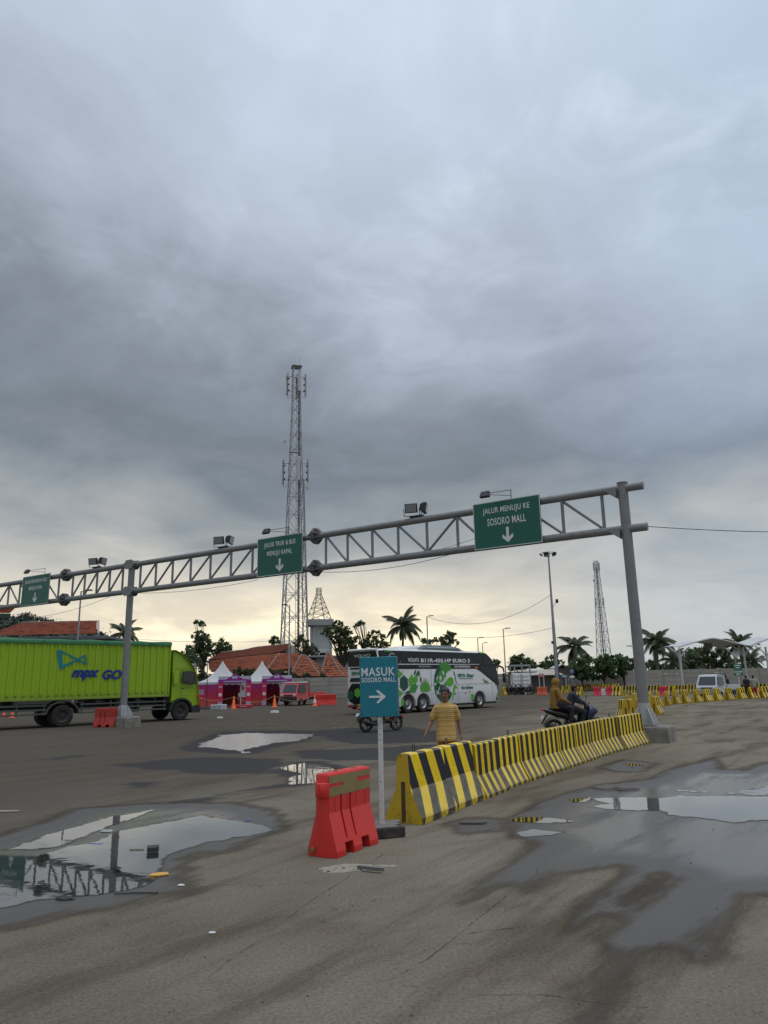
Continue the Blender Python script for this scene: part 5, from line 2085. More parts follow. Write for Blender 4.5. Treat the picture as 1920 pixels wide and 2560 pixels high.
    for s in ('_l', '_r'):
        m = MB()
        a = J['ankle' + s]
        fwd = J.get('toe', Vector((1, 0, 0)))
        caps(m, a - V(0, 0, .055) - fwd * .04, a - V(0, 0, .06) + fwd * .165, .045, .036, 10)
        obj('shoe', remesh(m, .014, 2), SHOE, t)
    return t


WALK = dict(head=(.015, 0, 1.565), neck=(0, 0, 1.425), chest=(0, 0, 1.24), pelvis=(0, 0, .93), shoulder_l=(0, .165, 1.335), shoulder_r=(.01, -.165, 1.335), elbow_l=(-.07, .225, 1.10), wrist_l=(-.02, .265, .85),
            elbow_r=(-.01, -.265, 1.10), wrist_r=(.13, -.37, .88), hip_l=(0, .09, .90), hip_r=(0, -.09, .90), knee_l=(.12, .10, .50), knee_r=(-.02, -.09, .48), ankle_l=(.10, .10, .13), ankle_r=(-.24, -.09, .15))
STAND = dict(head=(.015, 0, 1.565), neck=(0, 0, 1.425), chest=(0, 0, 1.24), pelvis=(0, 0, .93), shoulder_l=(0, .185, 1.375), elbow_l=(-.03, .26, 1.10), wrist_l=(.06, .25, .86), hip_l=(0, .09, .90), knee_l=(.02, .10, .50), ankle_l=(0, .11, .105))
DRIVE = dict(head=(.10, 0, 1.47), neck=(.05, 0, 1.335), chest=(.0, 0, 1.19), pelvis=(-.14, 0, .91), shoulder_l=(.02, .18, 1.30), elbow_l=(.17, .27, 1.10), wrist_l=(.27, .30, 1.05), hip_l=(-.08, .10, .90), knee_l=(.30, .17, .77), ankle_l=(.20, .16, .44))
PILL = dict(head=(-.44, 0, 1.565), neck=(-.48, 0, 1.43), chest=(-.53, 0, 1.27), pelvis=(-.55, 0, .965), shoulder_l=(-.50, .19, 1.385), elbow_l=(-.42, .28, 1.13), wrist_l=(-.20, .22, 1.02), hip_l=(-.48, .11, .95), knee_l=(-.08, .22, .84), ankle_l=(-.16, .21, .46))

pp = atY(1112, 1719, 13.9)
person('man in yellow striped T-shirt walking behind the concrete barriers', (pp.x, 13.9, 0), R_(-97), WALK, STRIPE_T, P('mustard shorts', (.36, .15, .02), .85, 0, .15, 5), SKIN, .0085, True, look=R_(-12), shorts=True, sc=1.0, hem=.74)
JK = P('tan hooded jacket', (.255, .135, .028), .9, 0, .14, 5, .5, 12)
person('person in tan hooded jacket riding pillion on the scooter', S1, S1R, PILL, JK, P('black trousers', (.02, .021, .024), .85, 0, .2, 6), SKIN2, .012, False, True, hood=JK, sc=1.05)
person('dark-haired rider in slate blue jacket steering the two-up scooter', S1, S1R, DRIVE, P('slate jacket', (.03, .036, .055), .85, 0, .2, 5, .5, 12), P('black trousers', (.02, .021, .024), .85), SKIN2, .012, False, True, look=R_(-5))
person('rider in dark clothes almost hidden by the MASUK sign', S2, S2R, DRIVE, P('dark red shirt', (.10, .02, .02), .85, 0, .2, 5), P('beige trousers', (.24, .18, .11), .85), SKIN2, .015, False, True)

# helmet-free scooters need nothing more; people waiting far off by the white pickup
for px_, py_, rz_, sh, tr_, lab in ((1871, 1747, R_(100), P('black shirt', (.012, .014, .018), .9), P('black trousers', (.02, .021, .024), .85), 'man in black standing behind the barriers beside the green board'),
                                    (1889, 1746.5, R_(75), P('grey-green shirt', (.30, .31, .27), .9), P('red trousers', (.40, .02, .03), .9), 'man in pale shirt and red trousers behind the barriers at the right'),
                                    (1820, 1742, R_(200), P('dark grey shirt', (.025, .025, .03), .9), P('black trousers', (.02, .021, .024), .85), 'person in dark grey by the bed of the white pickup'),
                                    (1366, 1729, R_(180), P('dark green shirt', (.02, .03, .03), .9), P('black trousers', (.02, .021, .024), .85), 'dark figure standing under the awning near the blue board')):
    q = at(px_, py_)
    person(lab, q, rz_, STAND, sh, tr_, SKIN2, .022)
# ================================================================== TENTS AND THINGS AROUND THEM
TENT = P('white tent fabric', (.66, .67, .68), .7, 0, .05, 3, .3, 8, stain=(.45, .45, .44), stain_amt=.4, stain_scale=3)
T = NT(TENT.node_tree)
tl_ = T.node('ShaderNodeBsdfTranslucent', i_Color=(.7, .7, .7, 1))
mx_ = T.node('ShaderNodeMixShader', i_0=.35)
T.l.new(T.n['Principled BSDF'].outputs[0], mx_.inputs[1])
T.l.new(tl_.outputs[0], mx_.inputs[2])
T.l.new(mx_.outputs[0], T.n['Material Output'].inputs[0])
PRINT = bpy.data.materials.new('printed red to purple banner')
PRINT.use_nodes = True
T = NT(PRINT.node_tree)
b = T.n['Principled BSDF']
tco = T.node('ShaderNodeTexCoord').outputs['Object']
s_ = T.node('ShaderNodeSeparateXYZ')
T.l.new(tco, s_.inputs[0])
zz = T.math('ADD', s_.outputs[2], T.math('MULTIPLY', T.math('SUBTRACT', T.noise(tco, 1.5, 4), .5), .5))
c_ = T.ramp(T.math('DIVIDE', zz, 2.4), [(0.05, (.52, .09, .07)), (.35, (.52, .02, .06)), (.7, (.32, .02, .17)), (.95, (.20, .035, .32))])
fl = T.noise(tco, 3.4, 5, .6, .8)
c_ = T.mix(T.smooth(fl, .66, .74, 0, .55), c_, (.55, .40, .32))
T.put(b.inputs['Base Color'], c_)
b.inputs['Roughness'].default_value = .6
PURP = P('purple gate print', (.30, .018, .25), .5, 0, .12, 2)
MAG = P('magenta gate print', (.62, .02, .10), .5, 0, .15, 2, stain=(.52, .12, .05), stain_amt=.4)
LILAC = P('pale lilac print', (.45, .44, .58), .5)


def tent(c, w, lab, rz, gx0, gx1, inner_dark):
    """c = centre on ground; w width; gate spans gx0..gx1 on the front"""
    t = thing('pagoda_tent', lab, 'tent', (c[0], c[1], 0), rz, 'white pagoda tents')
    h = w / 2
    ez, pz = 1.92, 3.62
    m = MB()
    N, K = 8, 12
    rings = []
    for k in range(K + 1):
        u_ = k / K
        r = h * (1 - u_) ** 1.0
        r = h * (1 - u_)
        z = ez + (pz - ez) * (u_ ** 2.3 * .82 + u_ * .18)
        ring = []
        for a, c_ in ((-1, -1), (0, -1), (1, -1), (1, 0), (1, 1), (0, 1), (-1, 1), (-1, 0)):
            f = 1.0 if a and c_ else 1 - .05 * math.sin(PI * u_)
            ring.append((a * max(r, .03) * f, c_ * max(r, .03) * f, z))
        rings.append(ring)
    m.loft(rings)
    m.build('roof', TENT, t, True, 50)
    # scalloped valance, one strip per side
    for k in range(4):
        m = MB()
        vs_, fs = [], []
        n = 36
        for i in range(n + 1):
            x = -h + w * i / n
            dip = .10 * abs(math.sin(PI * i / 4.5)) + .012 * mnoise.noise(Vector((x * 2, k, 0)))
            vs_ += [(x, -h - .004, ez + .02), (x, -h - .018, ez - .14 - dip)]
            if i:
                fs.append((2 * i - 2, 2 * i - 1, 2 * i + 1, 2 * i))
        m.T = Matrix.Rotation(k * PI / 2, 4, 'Z')
        m.add(vs_, fs)
        m.build('valance', TENT, t)
    for a in (-1, 1):
        for c_ in (-1, 1):
            m = MB()
            m.tube((a * (h - .05), c_ * (h - .05), 0), (a * (h - .05), c_ * (h - .05), ez), .035, .035, 8)
            m.build('leg', WHITE, t)
    for nm, pts in (('back_banner', ((-h + .06, h - .08), (h - .06, h - .08))), ('side_banner', ((-h + .04, -h + .1), (-h + .04, h - .1))), ('side_banner', ((h - .04, -h + .1), (h - .04, h - .1)))):
        m = MB()
        (x0, y0), (x1, y1) = pts
        d = Vector((x1 - x0, y1 - y0)).normalized()
        nn = Vector((-d.y, d.x)) * .01
        m.loft([[(x0 - nn.x, y0 - nn.y, .03), (x1 - nn.x, y1 - nn.y, .03), (x1 - nn.x, y1 - nn.y, 1.78), (x0 - nn.x, y0 - nn.y, 1.78)], [(x0 + nn.x, y0 + nn.y, .03), (x1 + nn.x, y1 + nn.y, .03), (x1 + nn.x, y1 + nn.y, 1.78), (x0 + nn.x, y0 + nn.y, 1.78)]])
        m.build(nm, PRINT, t)
    yf = -h - .06
    m = MB()
    if gx0 > -h + .1:
        m.box(((-h + gx0) / 2, yf + .03, .90), (gx0 + h, .02, 1.72))
        fb = m.build('front_banner', PRINT, t)
        if gx0 + h > 1:
            for q, (wd, zz_) in enumerate(((.6, 1.32), (.55, 1.18), (.62, 1.03), (.3, .72))):
                m = MB()
                m.box((-h + .45, yf + .017, zz_), (wd, .004, .075))
                m.build('printed_line', LILAC, fb)
    # arched gate
    gw = gx1 - gx0
    pier = .40
    for a in (gx0, gx1 - pier):
        m = MB()
        m.box((a + pier / 2, yf - .03, .98), (pier, .10, 1.96), .01)
        po = m.build('gate_pier', MAG, t)
        m = MB()
        m.lathe([(0, -.003), (.14, -.003), (.14, .0)], (a + pier / 2, yf - .082, .95), 16, 'y')
        m.build('printed_emblem', LETTER, po)
        m = MB()
        m.box((a + pier / 2, yf - .083, 1.55), (.26, .004, .10))
        m.build('printed_line', LILAC, po)
        m = MB()
        m.box((a + pier / 2, yf - .083, .22), (pier * .9, .004, .32))
        m.build('printed_base', LILAC, po)
    m = MB()
    gm_ = (gx0 + gx1) / 2
    pr = [(gx0, 1.86), (gx0, 2.10), (gx0 + gw * .25, 2.14), (gx0 + gw * .31, 2.26), (gx0 + gw * .38, 2.34), (gm_ - .16, 2.50), (gm_, 2.60), (gm_ + .16, 2.50), (gx1 - gw * .38, 2.34), (gx1 - gw * .31, 2.26), (gx1 - gw * .25, 2.14), (gx1, 2.10), (gx1, 1.86)]
    m.prism(pr, yf - .09, yf + .02)
    lin = m.build('gate_header', PURP, t)
    m = MB()
    m.box((gm_, yf - .045, 2.20), (gw - .02, .02, .34), .004)
    m.build('gate_board', P('white lilac board', (.50, .50, .58), .5), lin)
    m = MB()
    m.box((gm_, yf - .094, 2.28), (.46, .006, .22), .002)
    m.build('printed_emblem', LILAC, lin)
    m = MB()
    m.box((gm_, yf - .094, 1.97), (gw * .68, .006, .08), .002)
    m.build('printed_line', LILAC, lin)
    # tied-back curtain
    m = MB()
    rings = []
    for k in range(9):
        u_ = k / 8
        wd = (.62 - .45 * math.sin(PI * min(1, u_ * 1.35)) ** 1.0) if inner_dark == 1 else (.75 - .22 * math.sin(PI * u_))
        x1 = gx1 - pier - .01
        ring = []
        for i in range(13):
            ring.append((x1 - wd * i / 12, yf + .05 + .035 * math.sin(i * 2.1 + k * .3), 1.86 - 1.8 * u_ * (1 if inner_dark != 1 else .62)))
        rings.append(ring)
    vs_ = [p for r in rings for p in r]
    fs = [(a * 13 + i, a * 13 + i + 1, (a + 1) * 13 + i + 1, (a + 1) * 13 + i) for a in range(8) for i in range(12)]
    m.add(vs_, fs)
    m.build('curtain', TENT, t, True, 60)
    return t


g0, g1 = at(540, 1768), at(620, 1767)
c0 = at(497, 1770)
tw = 3.7
tcx = atY(557, 1650, g0.y + 1.9).x
tent((tcx, g0.y + 1.95), tw, 'white pagoda tent with purple arched gate nearest the truck cab', R_(3), g0.x - tcx, g1.x - tcx, 1)
g0, g1 = at(650, 1764.6), at(722, 1764)
tcx = atY(660, 1650, g0.y + 1.9).x
tent((tcx - .15, g0.y + 1.95), 3.5, 'white pagoda tent with purple gate and open white curtain beside the red pickup', R_(3), g0.x - tcx + .15, g1.x - tcx + .15, 2)

# table with things inside the first tent
q = at(585, 1764)
t = thing('counter_table', 'small black counter with papers inside the left tent', 'table', (q.x, q.y + 2.0, 0), 0)
m = MB()
m.box((0, 0, .38), (1.3, .6, .74), .02)
m.build('counter', BLACK, t)
m = MB()
m.box((-.15, -.1, .80), (.3, .2, .12), .02)
m.build('tray', WHITE, t)
m = MB()
m.box((.35, 0, .80), (.4, .25, .08), .02)
m.build('paper_stack', P('grey paper', (.4, .4, .4), .8), t)

CONE = P('orange cone plastic', (.85, .14, .03), .5, 0, .1, 4, stain=(.5, .10, .04), stain_amt=.3)
CONES = [(584, 1772, 'orange traffic cone in front of the left tent gate', .9), (686, 1768.5, 'orange traffic cone in front of the right tent gate', .9), (787, 1765.5, 'orange traffic cone beside the red pickup, with pale band', .88), (9, 1793, 'small orange traffic cone beyond the truck tail, leftmost in view', .62), (30, 1795, 'small orange traffic cone beyond the truck tail, second from the left edge', .62)]
for px_, py_, lab, h in CONES:
    q = at(px_, py_)
    t = thing('traffic_cone', lab, 'traffic cone', (q.x, q.y, 0), 0, 'orange traffic cones')
    m = MB()
    m.box((0, 0, .02), (h * .48, h * .48, .04), .01)
    m.build('base', CONE, t)
    m = MB()
    m.lathe([(h * .19, .04), (h * .17, .06), (h * .05, h * .97), (h * .035, h), (0, h)], (0, 0, 0), 18)
    m.build('body', CONE, t, True)
    if 'pale' in lab:
        m = MB()
        m.lathe([(h * .148, h * .28), (h * .105, h * .58)], (0, 0, 0), 18)
        m.v = [(x * 1.04, y * 1.04, z) for x, y, z in m.v]
        m.build('band', LETTER, t, True)

# rope strung between the cones
ROPE = P('pale rope', (.40, .33, .18), .8)
pts = [at(500, 1770), at(584, 1772), at(686, 1768.5), at(787, 1765.5)]
path = []
for k, (a, c) in enumerate(zip(pts[:-1], pts[1:])):
    za, zc_ = (.75, .86)[k > 0], .86
    for i in range(12):
        u_ = i / 12
        path.append((a.x + (c.x - a.x) * u_, a.y + (c.y - a.y) * u_ - .03, za + (zc_ - za) * u_ - .42 * 4 * u_ * (1 - u_) * (.55 if k == 0 else 1)))
m = MB()
m.path(path, .014, 5)
tag(m.build('barrier_rope', ROPE, None, True), 'pale rope strung along the orange cones before the tents', 'rope')

q = at(540, 1774)
t = thing('equipment_case', 'silver metal case on the ground before the left tent', 'case', (q.x + .1, q.y, 0), R_(6))
SILV = P('silver case', (.42, .45, .50), .4, .3, .12, 4)
m = MB()
m.box((0, 0, .17), (.95, .5, .34), .02)
m.build('body', SILV, t)
m = MB()
m.box((.43, -.005, .17), (.42, .54, .36), .02)
m.build('end_panel', P('pale case end', (.50, .52, .54), .5), t)
for xx in (-.2, .2):
    m = MB()
    m.box((xx, -.256, .22), (.08, .02, .06), .005)
    m.build('latch', DARKSTEEL, t)
q = at(597, 1771)
t = thing('step_platform', 'low red platform step before the left tent gate', 'platform', (q.x + .1, q.y + .5, 0), 0)
m = MB()
m.box((0, 0, .12), (1.5, .7, .24), .02)
m.build('deck', P('red platform', (.45, .025, .03), .5), t)
m = MB()
m.box((.2, -.353, .13), (.5, .006, .05))
m.build('printed_line', LILAC, t)
for px_, lab, s in ((516, 'crumpled dark tarpaulin heap left of the silver case', 1.0), (478 + 20, 'small pile of white sheeting by the truck front', .7)):
    q = at(px_, 1773)
    m = MB()
    rr_ = random.Random(int(px_))
    for k in range(7):
        m.sphere((rr_.uniform(-.4, .4) * s, rr_.uniform(-.15, .15), .05), .16 * s, 9, 6, (1.4, .9, .55))
    me = remesh(m, .03, 2)
    o = obj('sheeting_heap', me, BLACK if s == 1 else TENT, None, loc=(q.x, q.y, 0))
    tag(o, lab, 'sheeting')
# thin pole lamps of the tent stand
for px_, y0, y1, lab in ((519, 1770, 1655, 'thin black pole lamp at the left edge of the left tent'), (492, 1768, 1648, 'thin black pole with lamp head behind the truck cab')):
    q = at(px_, y0)
    top = atY(px_ + 2, y1, q.y)
    t = thing('pole_lamp', lab, 'pole lamp', (q.x, q.y - .3, 0), 0)
    m = MB()
    m.tube((0, 0, 0), (top.x - q.x, 0, top.z), .035, .03, 8)
    m.build('pole', BLACK, t)
    m = MB()
    m.box((top.x - q.x + .1, 0, top.z + .02), (.34, .2, .16), .03)
    m.build('lamp_head', DARKSTEEL, t)
    m = MB()
    m.lathe([(.3, 0), (.3, .03), (.05, .06)], (0, 0, 0), 14)
    m.build('foot', BLACK, t)

# ================================================================== FAR BARRIER ROWS
far_me = jersey_mesh(1.05, .84)
far_me3 = jersey_mesh(.95, .84)
far_chev = jersey_mesh(1.0, .84)


def far_barrier(p, rz, kind, lab, grp):
    me = {'two': far_me, 'three': far_me3, 'chev': far_chev}[kind]
    mat = {'two': TWO, 'three': THREE, 'chev': CHEV}[kind]
    t = thing('concrete_barrier', lab, 'barrier', (p.x, p.y, 0), rz, grp)
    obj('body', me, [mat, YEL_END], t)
    m = MB()
    m.box((-(.527 if kind == 'two' else .503), 0, .27), (.006, .06, .50))
    m.build('end_slot', SLOT, t)


far_rnd = random.Random(11)
rowA = [(1644, 1771), (1664, 1767), (1684, 1763.5), (1707, 1760.5), (1731, 1758.5), (1760, 1756), (1784, 1754), (1810, 1752), (1839, 1750), (1870, 1748), (1899, 1746.6), (1928, 1745.4), (1957, 1744)]
ra = [at(*p) for p in rowA]
for k, p in enumerate(ra):
    d = (ra[min(k + 1, len(ra) - 1)] - ra[max(k - 1, 0)])
    rz = math.atan2(d.y, d.x) + R_(10) + far_rnd.uniform(-.05, .05)
    far_barrier(p + Vector((-.3, .3, 0)), rz, 'two', 'yellow-ended striped barrier before the white pickup, %s from the right gantry post' % ORD[k], 'yellow-ended barriers before the white pickup')
rowB = [(1560, 1799, R_(84)), (1580, 1798, R_(80)), (1600, 1796, R_(74)), (1622, 1793, R_(68)), (1642, 1786, R_(60)), (1572, 1777, R_(75)), (1588, 1772, R_(65)), (1604, 1768, R_(60)), (1624, 1766, R_(58))]
for k, (x, y, rz) in enumerate(rowB):
    p = at(x, y)
    far_barrier(p, rz, 'two', '%s yellow-ended barrier in the bend behind the right gantry post' % ORD[k], 'yellow barriers in the bend by the gantry post')
x = 1556
k = 0
while x < 1925:
    if not 1762 < x < 1858:
        p = at(x, 1736.5 - (x - 1556) * .018)
        far_barrier(p, R_(130) + far_rnd.uniform(-.12, .12), 'three', 'black barrier with pale yellow stripes in the far row, %s from its left end' % ORD[k], 'three-striped barriers in the far row')
        k += 1
    x += 15.5 if x < 1762 else 19
x = 1398
k = 0
while x < 1550:
    p = at(x, 1727.5 - (x - 1398) * .004)
    far_barrier(p, R_(186) + far_rnd.uniform(-.1, .1), 'chev', 'chevron-striped barrier near the far wall, %s from the tall light mast' % ORD[k], 'chevron barriers near the far wall')
    k += 1
    x += 23.5
for px_, py_, rz, lab in ((1448, 1739, 112, 'lone yellow-ended barrier standing forward of the chevron barriers'), (1262, 1738, 60, 'yellow-ended barrier just right of the coach front'), (1545, 1740, 118, 'yellow-ended barrier right of the second pinkish plastic barrier'), (1420, 1733, 100, 'yellow-ended barrier behind the driver of the two-up scooter'), (1404, 1735, 100, 'tall yellow barrier end behind the hooded rider'), (1677, 1739, 120, 'yellow-ended barrier right of the third pinkish plastic barrier')):
    far_barrier(at(px_, py_), R_(rz), 'two', lab, 'single yellow-ended barriers far off')
for px_, py_, lab, mt in ((1494, 1740.5, 'pinkish red plastic barrier far off, first right of the scooter riders', PINK), (1527, 1739.5, 'pinkish red plastic barrier far off, second right of the scooter riders', PINK), (1660, 1741, 'pinkish red plastic barrier far off, right of the gantry post', PINK), (1356, 1739, 'orange red plastic barrier partly behind the hooded rider', P('orange red plastic', (.62, .11, .04), .5, 0, .2, 3, stain=(.55, .3, .2), stain_amt=.5, edge=.015)), (1605, 1738, 'narrow red plastic barrier just right of the gantry post foot', PINK)):
    q = at(px_, py_)
    red_barrier((q.x, q.y), R_(-14), lab, mt, False, (.85 if px_ != 1356 else 1.2) if px_ != 1605 else .4)
q = at(1508, 1739)
m = MB()
m.box((0, 0, .3), (.5, .4, .6), .02)
tag(m.build('white_bin', WHITE, None, loc=(q.x, q.y + .3, 0)), 'white box between two far pinkish plastic barriers', 'box')

# ================================================================== SMALL THINGS ON THE GROUND
def scrap(name, lab, cat, px_, py_, poly, th, mat, lift=.0, tilt=(0, 0), rz=0.0):
    q = at(px_, py_)
    m_ = MB()
    n_ = len(poly)
    if n_ > 6:
        top_ = [(x_, y_, 0) for x_, y_ in poly] + [(x_ * .86, y_ * .86, th) for x_, y_ in poly] + [(0, 0, th * 1.15)]
        m_.add(top_, [(i, (i + 1) % n_, n_ + (i + 1) % n_, n_ + i) for i in range(n_)] + [(n_ + i, n_ + (i + 1) % n_, 2 * n_) for i in range(n_)])
    else:
        m_.prism(poly, 0, th, 'z')
    o_ = m_.build(name, mat, None, loc=(q.x, q.y, .006 + lift), rot=(tilt[0], tilt[1], rz))
    return tag(o_, lab, cat)


def blob_poly(rx, ry, n, seed, jag=.25):
    r = random.Random(seed)
    return [(rx * math.cos(2 * PI * i / n) * (1 - jag * r.random()), ry * math.sin(2 * PI * i / n) * (1 - jag * r.random())) for i in range(n)]


scrap('wrapper', 'yellow and orange food wrapper at the edge of the left puddle', 'wrapper', 397, 2189, [(-.09, -.04), (.0, -.06), (.10, -.03), (.08, .04), (.0, .06), (-.07, .04)], .012, P('yellow wrapper', (.62, .36, .06), .4, 0, .4, 14, stain=(.6, .2, .06), stain_amt=.6, stain_scale=9), rz=.2)
q = at(382, 2131)
m = MB()
m.box((0, 0, .035), (.13, .075, .06), .008)
tag(m.build('wood_block', P('wet dark block', (.03, .03, .032), .5), None, loc=(q.x, q.y, .006), rot=(.1, 0, .3)), 'dark little block lying in the left puddle', 'block')
scrap('cloth_scrap', 'black crumpled scrap at the near edge of the left puddle', 'scrap', 160, 2249, blob_poly(.12, .05, 13, 3, .5), .012, BLACK)
scrap('cup_lid', 'clear plastic lid lying on the ridge in the left puddle', 'lid', 267, 2079, blob_poly(.09, .06, 14, 5, .1), .012, P('clear lid', (.35, .36, .37), .2))
scrap('leaflet', 'blue and white leaflet floating in the left puddle', 'paper', 240, 2109, [(-.07, -.02), (.06, -.04), (.08, .02), (-.06, .03)], .003, P('blue white paper', (.25, .30, .45), .5, 0, .5, 10))
scrap('twig', 'pale short stick floating in the left puddle', 'stick', 341, 2125, [(-.08, -.006), (.08, -.010), (.085, .006), (-.08, .008)], .012, P('pale stick', (.35, .33, .28), .8))
scrap('twig', 'bent dark wire lying at the near rim of the left puddle', 'wire', 341, 2237, [(-.2, -.01), (-.05, .03), (.12, .025), (.2, -.01), (.12, .012), (-.05, .018)], .01, DARKSTEEL)
scrap('paper_scrap', 'tiny white paper scrap right of the left puddle', 'paper', 452, 2215, blob_poly(.04, .025, 7, 8), .008, WHITE)
scrap('paper_scrap', 'small pale paper scrap on the concrete near the picture bottom', 'paper', 530, 2334, blob_poly(.035, .02, 7, 9), .006, WHITE)
scrap('plastic_bag', 'crumpled white plastic bag on the asphalt before the tents', 'plastic bag', 687, 1782, blob_poly(.32, .22, 10, 10), .12, WHITE)
scrap('plastic_bag', 'small white plastic scrap on the asphalt right of the truck', 'plastic bag', 549, 1796, blob_poly(.2, .12, 9, 12), .08, WHITE)
scrap('paper_scrap', 'pale flattened carton at the left picture edge', 'carton', 12, 2030, [(-.2, -.06), (.2, -.03), (.22, .05), (-.15, .06)], .01, P('wet carton', (.30, .27, .22), .9))
scrap('bottle_cap', 'blue bottle cap in the tip of the left puddle', 'cap', 622, 2051, blob_poly(.035, .025, 10, 14, .05), .012, P('blue cap', (.10, .22, .40), .4))
rr_ = random.Random(5)
PEB = P('dark pebble', (.09, .085, .08), .9, 0, .3, 20)
peb = []
for k in range(45):
    px_, py_ = rr_.uniform(350, 1850), rr_.uniform(1960, 2540)
    q = at(px_, py_)
    peb.append((q.x, q.y, rr_.uniform(.003, .008)))
m = MB()
for x, y, r in peb:
    m.sphere((x, y, r * .5), r, 6, 4, (1.2, 1, .7))
tag(m.build('pebbles', PEB, None, True), 'loose pebbles scattered over the concrete', kind='stuff')
_T = None
# broken slabs
SLAB = P('broken asphalt', (.11, .10, .09), .9, 0, .25, 8, .8, 30)
for k, (px_, py_, rx, ry, lab) in enumerate(((1518, 1972, .32, .22, 'lifted piece of broken asphalt on the wet road, left of two'), (1566, 1973, .27, .2, 'lifted piece of broken asphalt on the wet road, right of two'))):
    scrap('asphalt_slab', lab, 'asphalt slab', px_, py_, blob_poly(rx, ry, 18, 20 + k, .45), .035, SLAB, 0, (R_(3), R_(-4 + 8 * k)))
PATCH = P('bare pale concrete', (.29, .262, .21), .95, 0, .2, 9, 1.0, 26, stain=(.15, .13, .11), stain_amt=.8, stain_scale=7)
_T = NT(PATCH.node_tree)
_T.put(_T.n['Principled BSDF'].inputs['Alpha'], _T.smooth(_T.noise(_T.node('ShaderNodeTexCoord').outputs['Object'], 9.0, 7, .72), .40, .46))
for k, (px_, py_, rx, ry, lab) in enumerate(((880, 2170, .36, .17, 'pale patch of broken concrete below the red barrier, the largest piece'), (842, 2178, .17, .09, 'pale concrete fragment at the left of the broken patch'), (962, 2166, .15, .05, 'thin pale concrete crumbs at the right of the broken patch'))):
    scrap('concrete_patch', lab, 'concrete patch', px_, py_, blob_poly(rx, ry, 30, 40 + k, .30), .009, PATCH, -.005)
scrap('concrete_chip', 'grey splinter lying on the pale broken concrete', 'splinter', 925, 2180, [(-.13, .05), (-.1, .07), (.1, -.03), (.14, -.07), (.08, -.06)], .03, P('grey splinter', (.13, .13, .125), .8), .014)
scrap('concrete_chip', 'flat dark tile chip on the damp rim left of the right-hand puddles', 'chip', 1180, 2060, [(-.17, -.02), (.12, -.05), (.2, .0), (-.1, .05)], .02, SLAB)
# ================================================================== TOWERS
def lattice_tower(lab, base, H, wb, wt, npan, bracket, rz=R_(20), mat=None, knee=None, r0=.10, name='telecom_tower', cat='tower', kite=True):
    """four-legged lattice; panels shrink towards the top; each face panel joined per panel"""
    mat = mat or GALV
    t = thing(name, lab, cat, (base[0], base[1], base[2] if len(base) > 2 else 0), rz)

    def w(z):
        u_ = z / H
        if knee:
            return (wb + (wt - wb) * min(1, u_ / knee)) / 2
        return (wb + (wt - wb) * u_) / 2

    def corner(i, z):
        a, c = ((-1, -1), (1, -1), (1, 1), (-1, 1))[i % 4]
        return Vector((a * w(z), c * w(z), z))
    zs = [0]
    fr = [1.0 * (1 - .62 * i / npan) for i in range(npan)]
    tot_ = sum(fr)
    for f in fr:
        zs.append(zs[-1] + H * f / tot_)
    for i in range(4):
        m = MB()
        m.path([corner(i, z) for z in zs], [r0 * (1 - .5 * z / H) for z in zs], 8)
        m.build('leg', mat, t, True)
    for k in range(npan):
        m = MB()
        z0, z1 = zs[k], zs[k + 1]
        rr = r0 * .42 * (1 - .4 * z0 / H)
        for i in range(4):
            a0, b0, a1, b1 = corner(i, z0), corner(i + 1, z0), corner(i, z1), corner(i + 1, z1)
            zm = (z0 + z1) / 2
            am, bm = corner(i, zm), corner(i + 1, zm)
            m.tube(a1, b1, rr, rr, 5)
            if kite:
                mid_b = (a0 + b0) / 2
                mid_t = (a1 + b1) / 2
                m.tube(mid_b, am, rr, rr, 5)
                m.tube(mid_b, bm, rr, rr, 5)
                m.tube(am, mid_t, rr, rr, 5)
                m.tube(bm, mid_t, rr, rr, 5)
                m.tube(am.lerp(a1, .5), am.lerp(mid_t, .5), rr * .6, rr * .6, 4)
                m.tube(bm.lerp(b1, .5), bm.lerp(mid_t, .5), rr * .6, rr * .6, 4)
            else:
                m.tube(a0, b1, rr, rr, 5)
                m.tube(b0, a1, rr, rr, 5)
        m.build('bracing', mat, t)
    return t, w, corner


TGREY = P('weathered tower steel', (.38, .38, .39), .55, .25, .2, 2)
TB_ = atY(729, 1640, 118)
TH = atY(743, 905, 118).z
tw_, wfun, cor = lattice_tower('tall grey lattice telecom tower rising behind the tiled roofs', (-14.95, 118, 0), TH - 1.0, 4.2, 1.3, 19, None, R_(17), TGREY, .88, .13)
# ladder and cable run inside the tower
m = MB()
for s in (-.22, .22):
    m.tube((.5 + s, .2, .5), (.35 + s, .2, TH - 2), .04, .04, 5)
z = 1.0
while z < TH - 2:
    m.tube((.28, .2, z), (.72, .2, z), .025, .025, 4)
    z += .6
m.build('ladder', TGREY, tw_)
m = MB()
for s in range(4):
    m.tube((.7 + .09 * s, .55, .5), (.45 + .09 * s, .45, TH - 2), .045, .045, 5)
m.build('cable_run', P('black cable', (.04, .042, .045), .7), tw_)
m = MB()
m.path([(1.0 * wfun(z) + .12, -wfun(z) + .1, z) for z in np.linspace(1, TH * .62, 12)], .11, 6)
m.build('cable_conduit', P('dark conduit', (.07, .06, .06), .6), tw_, True)
ANT = P('pale antenna panel', (.48, .49, .50), .5, 0, .06, 3)


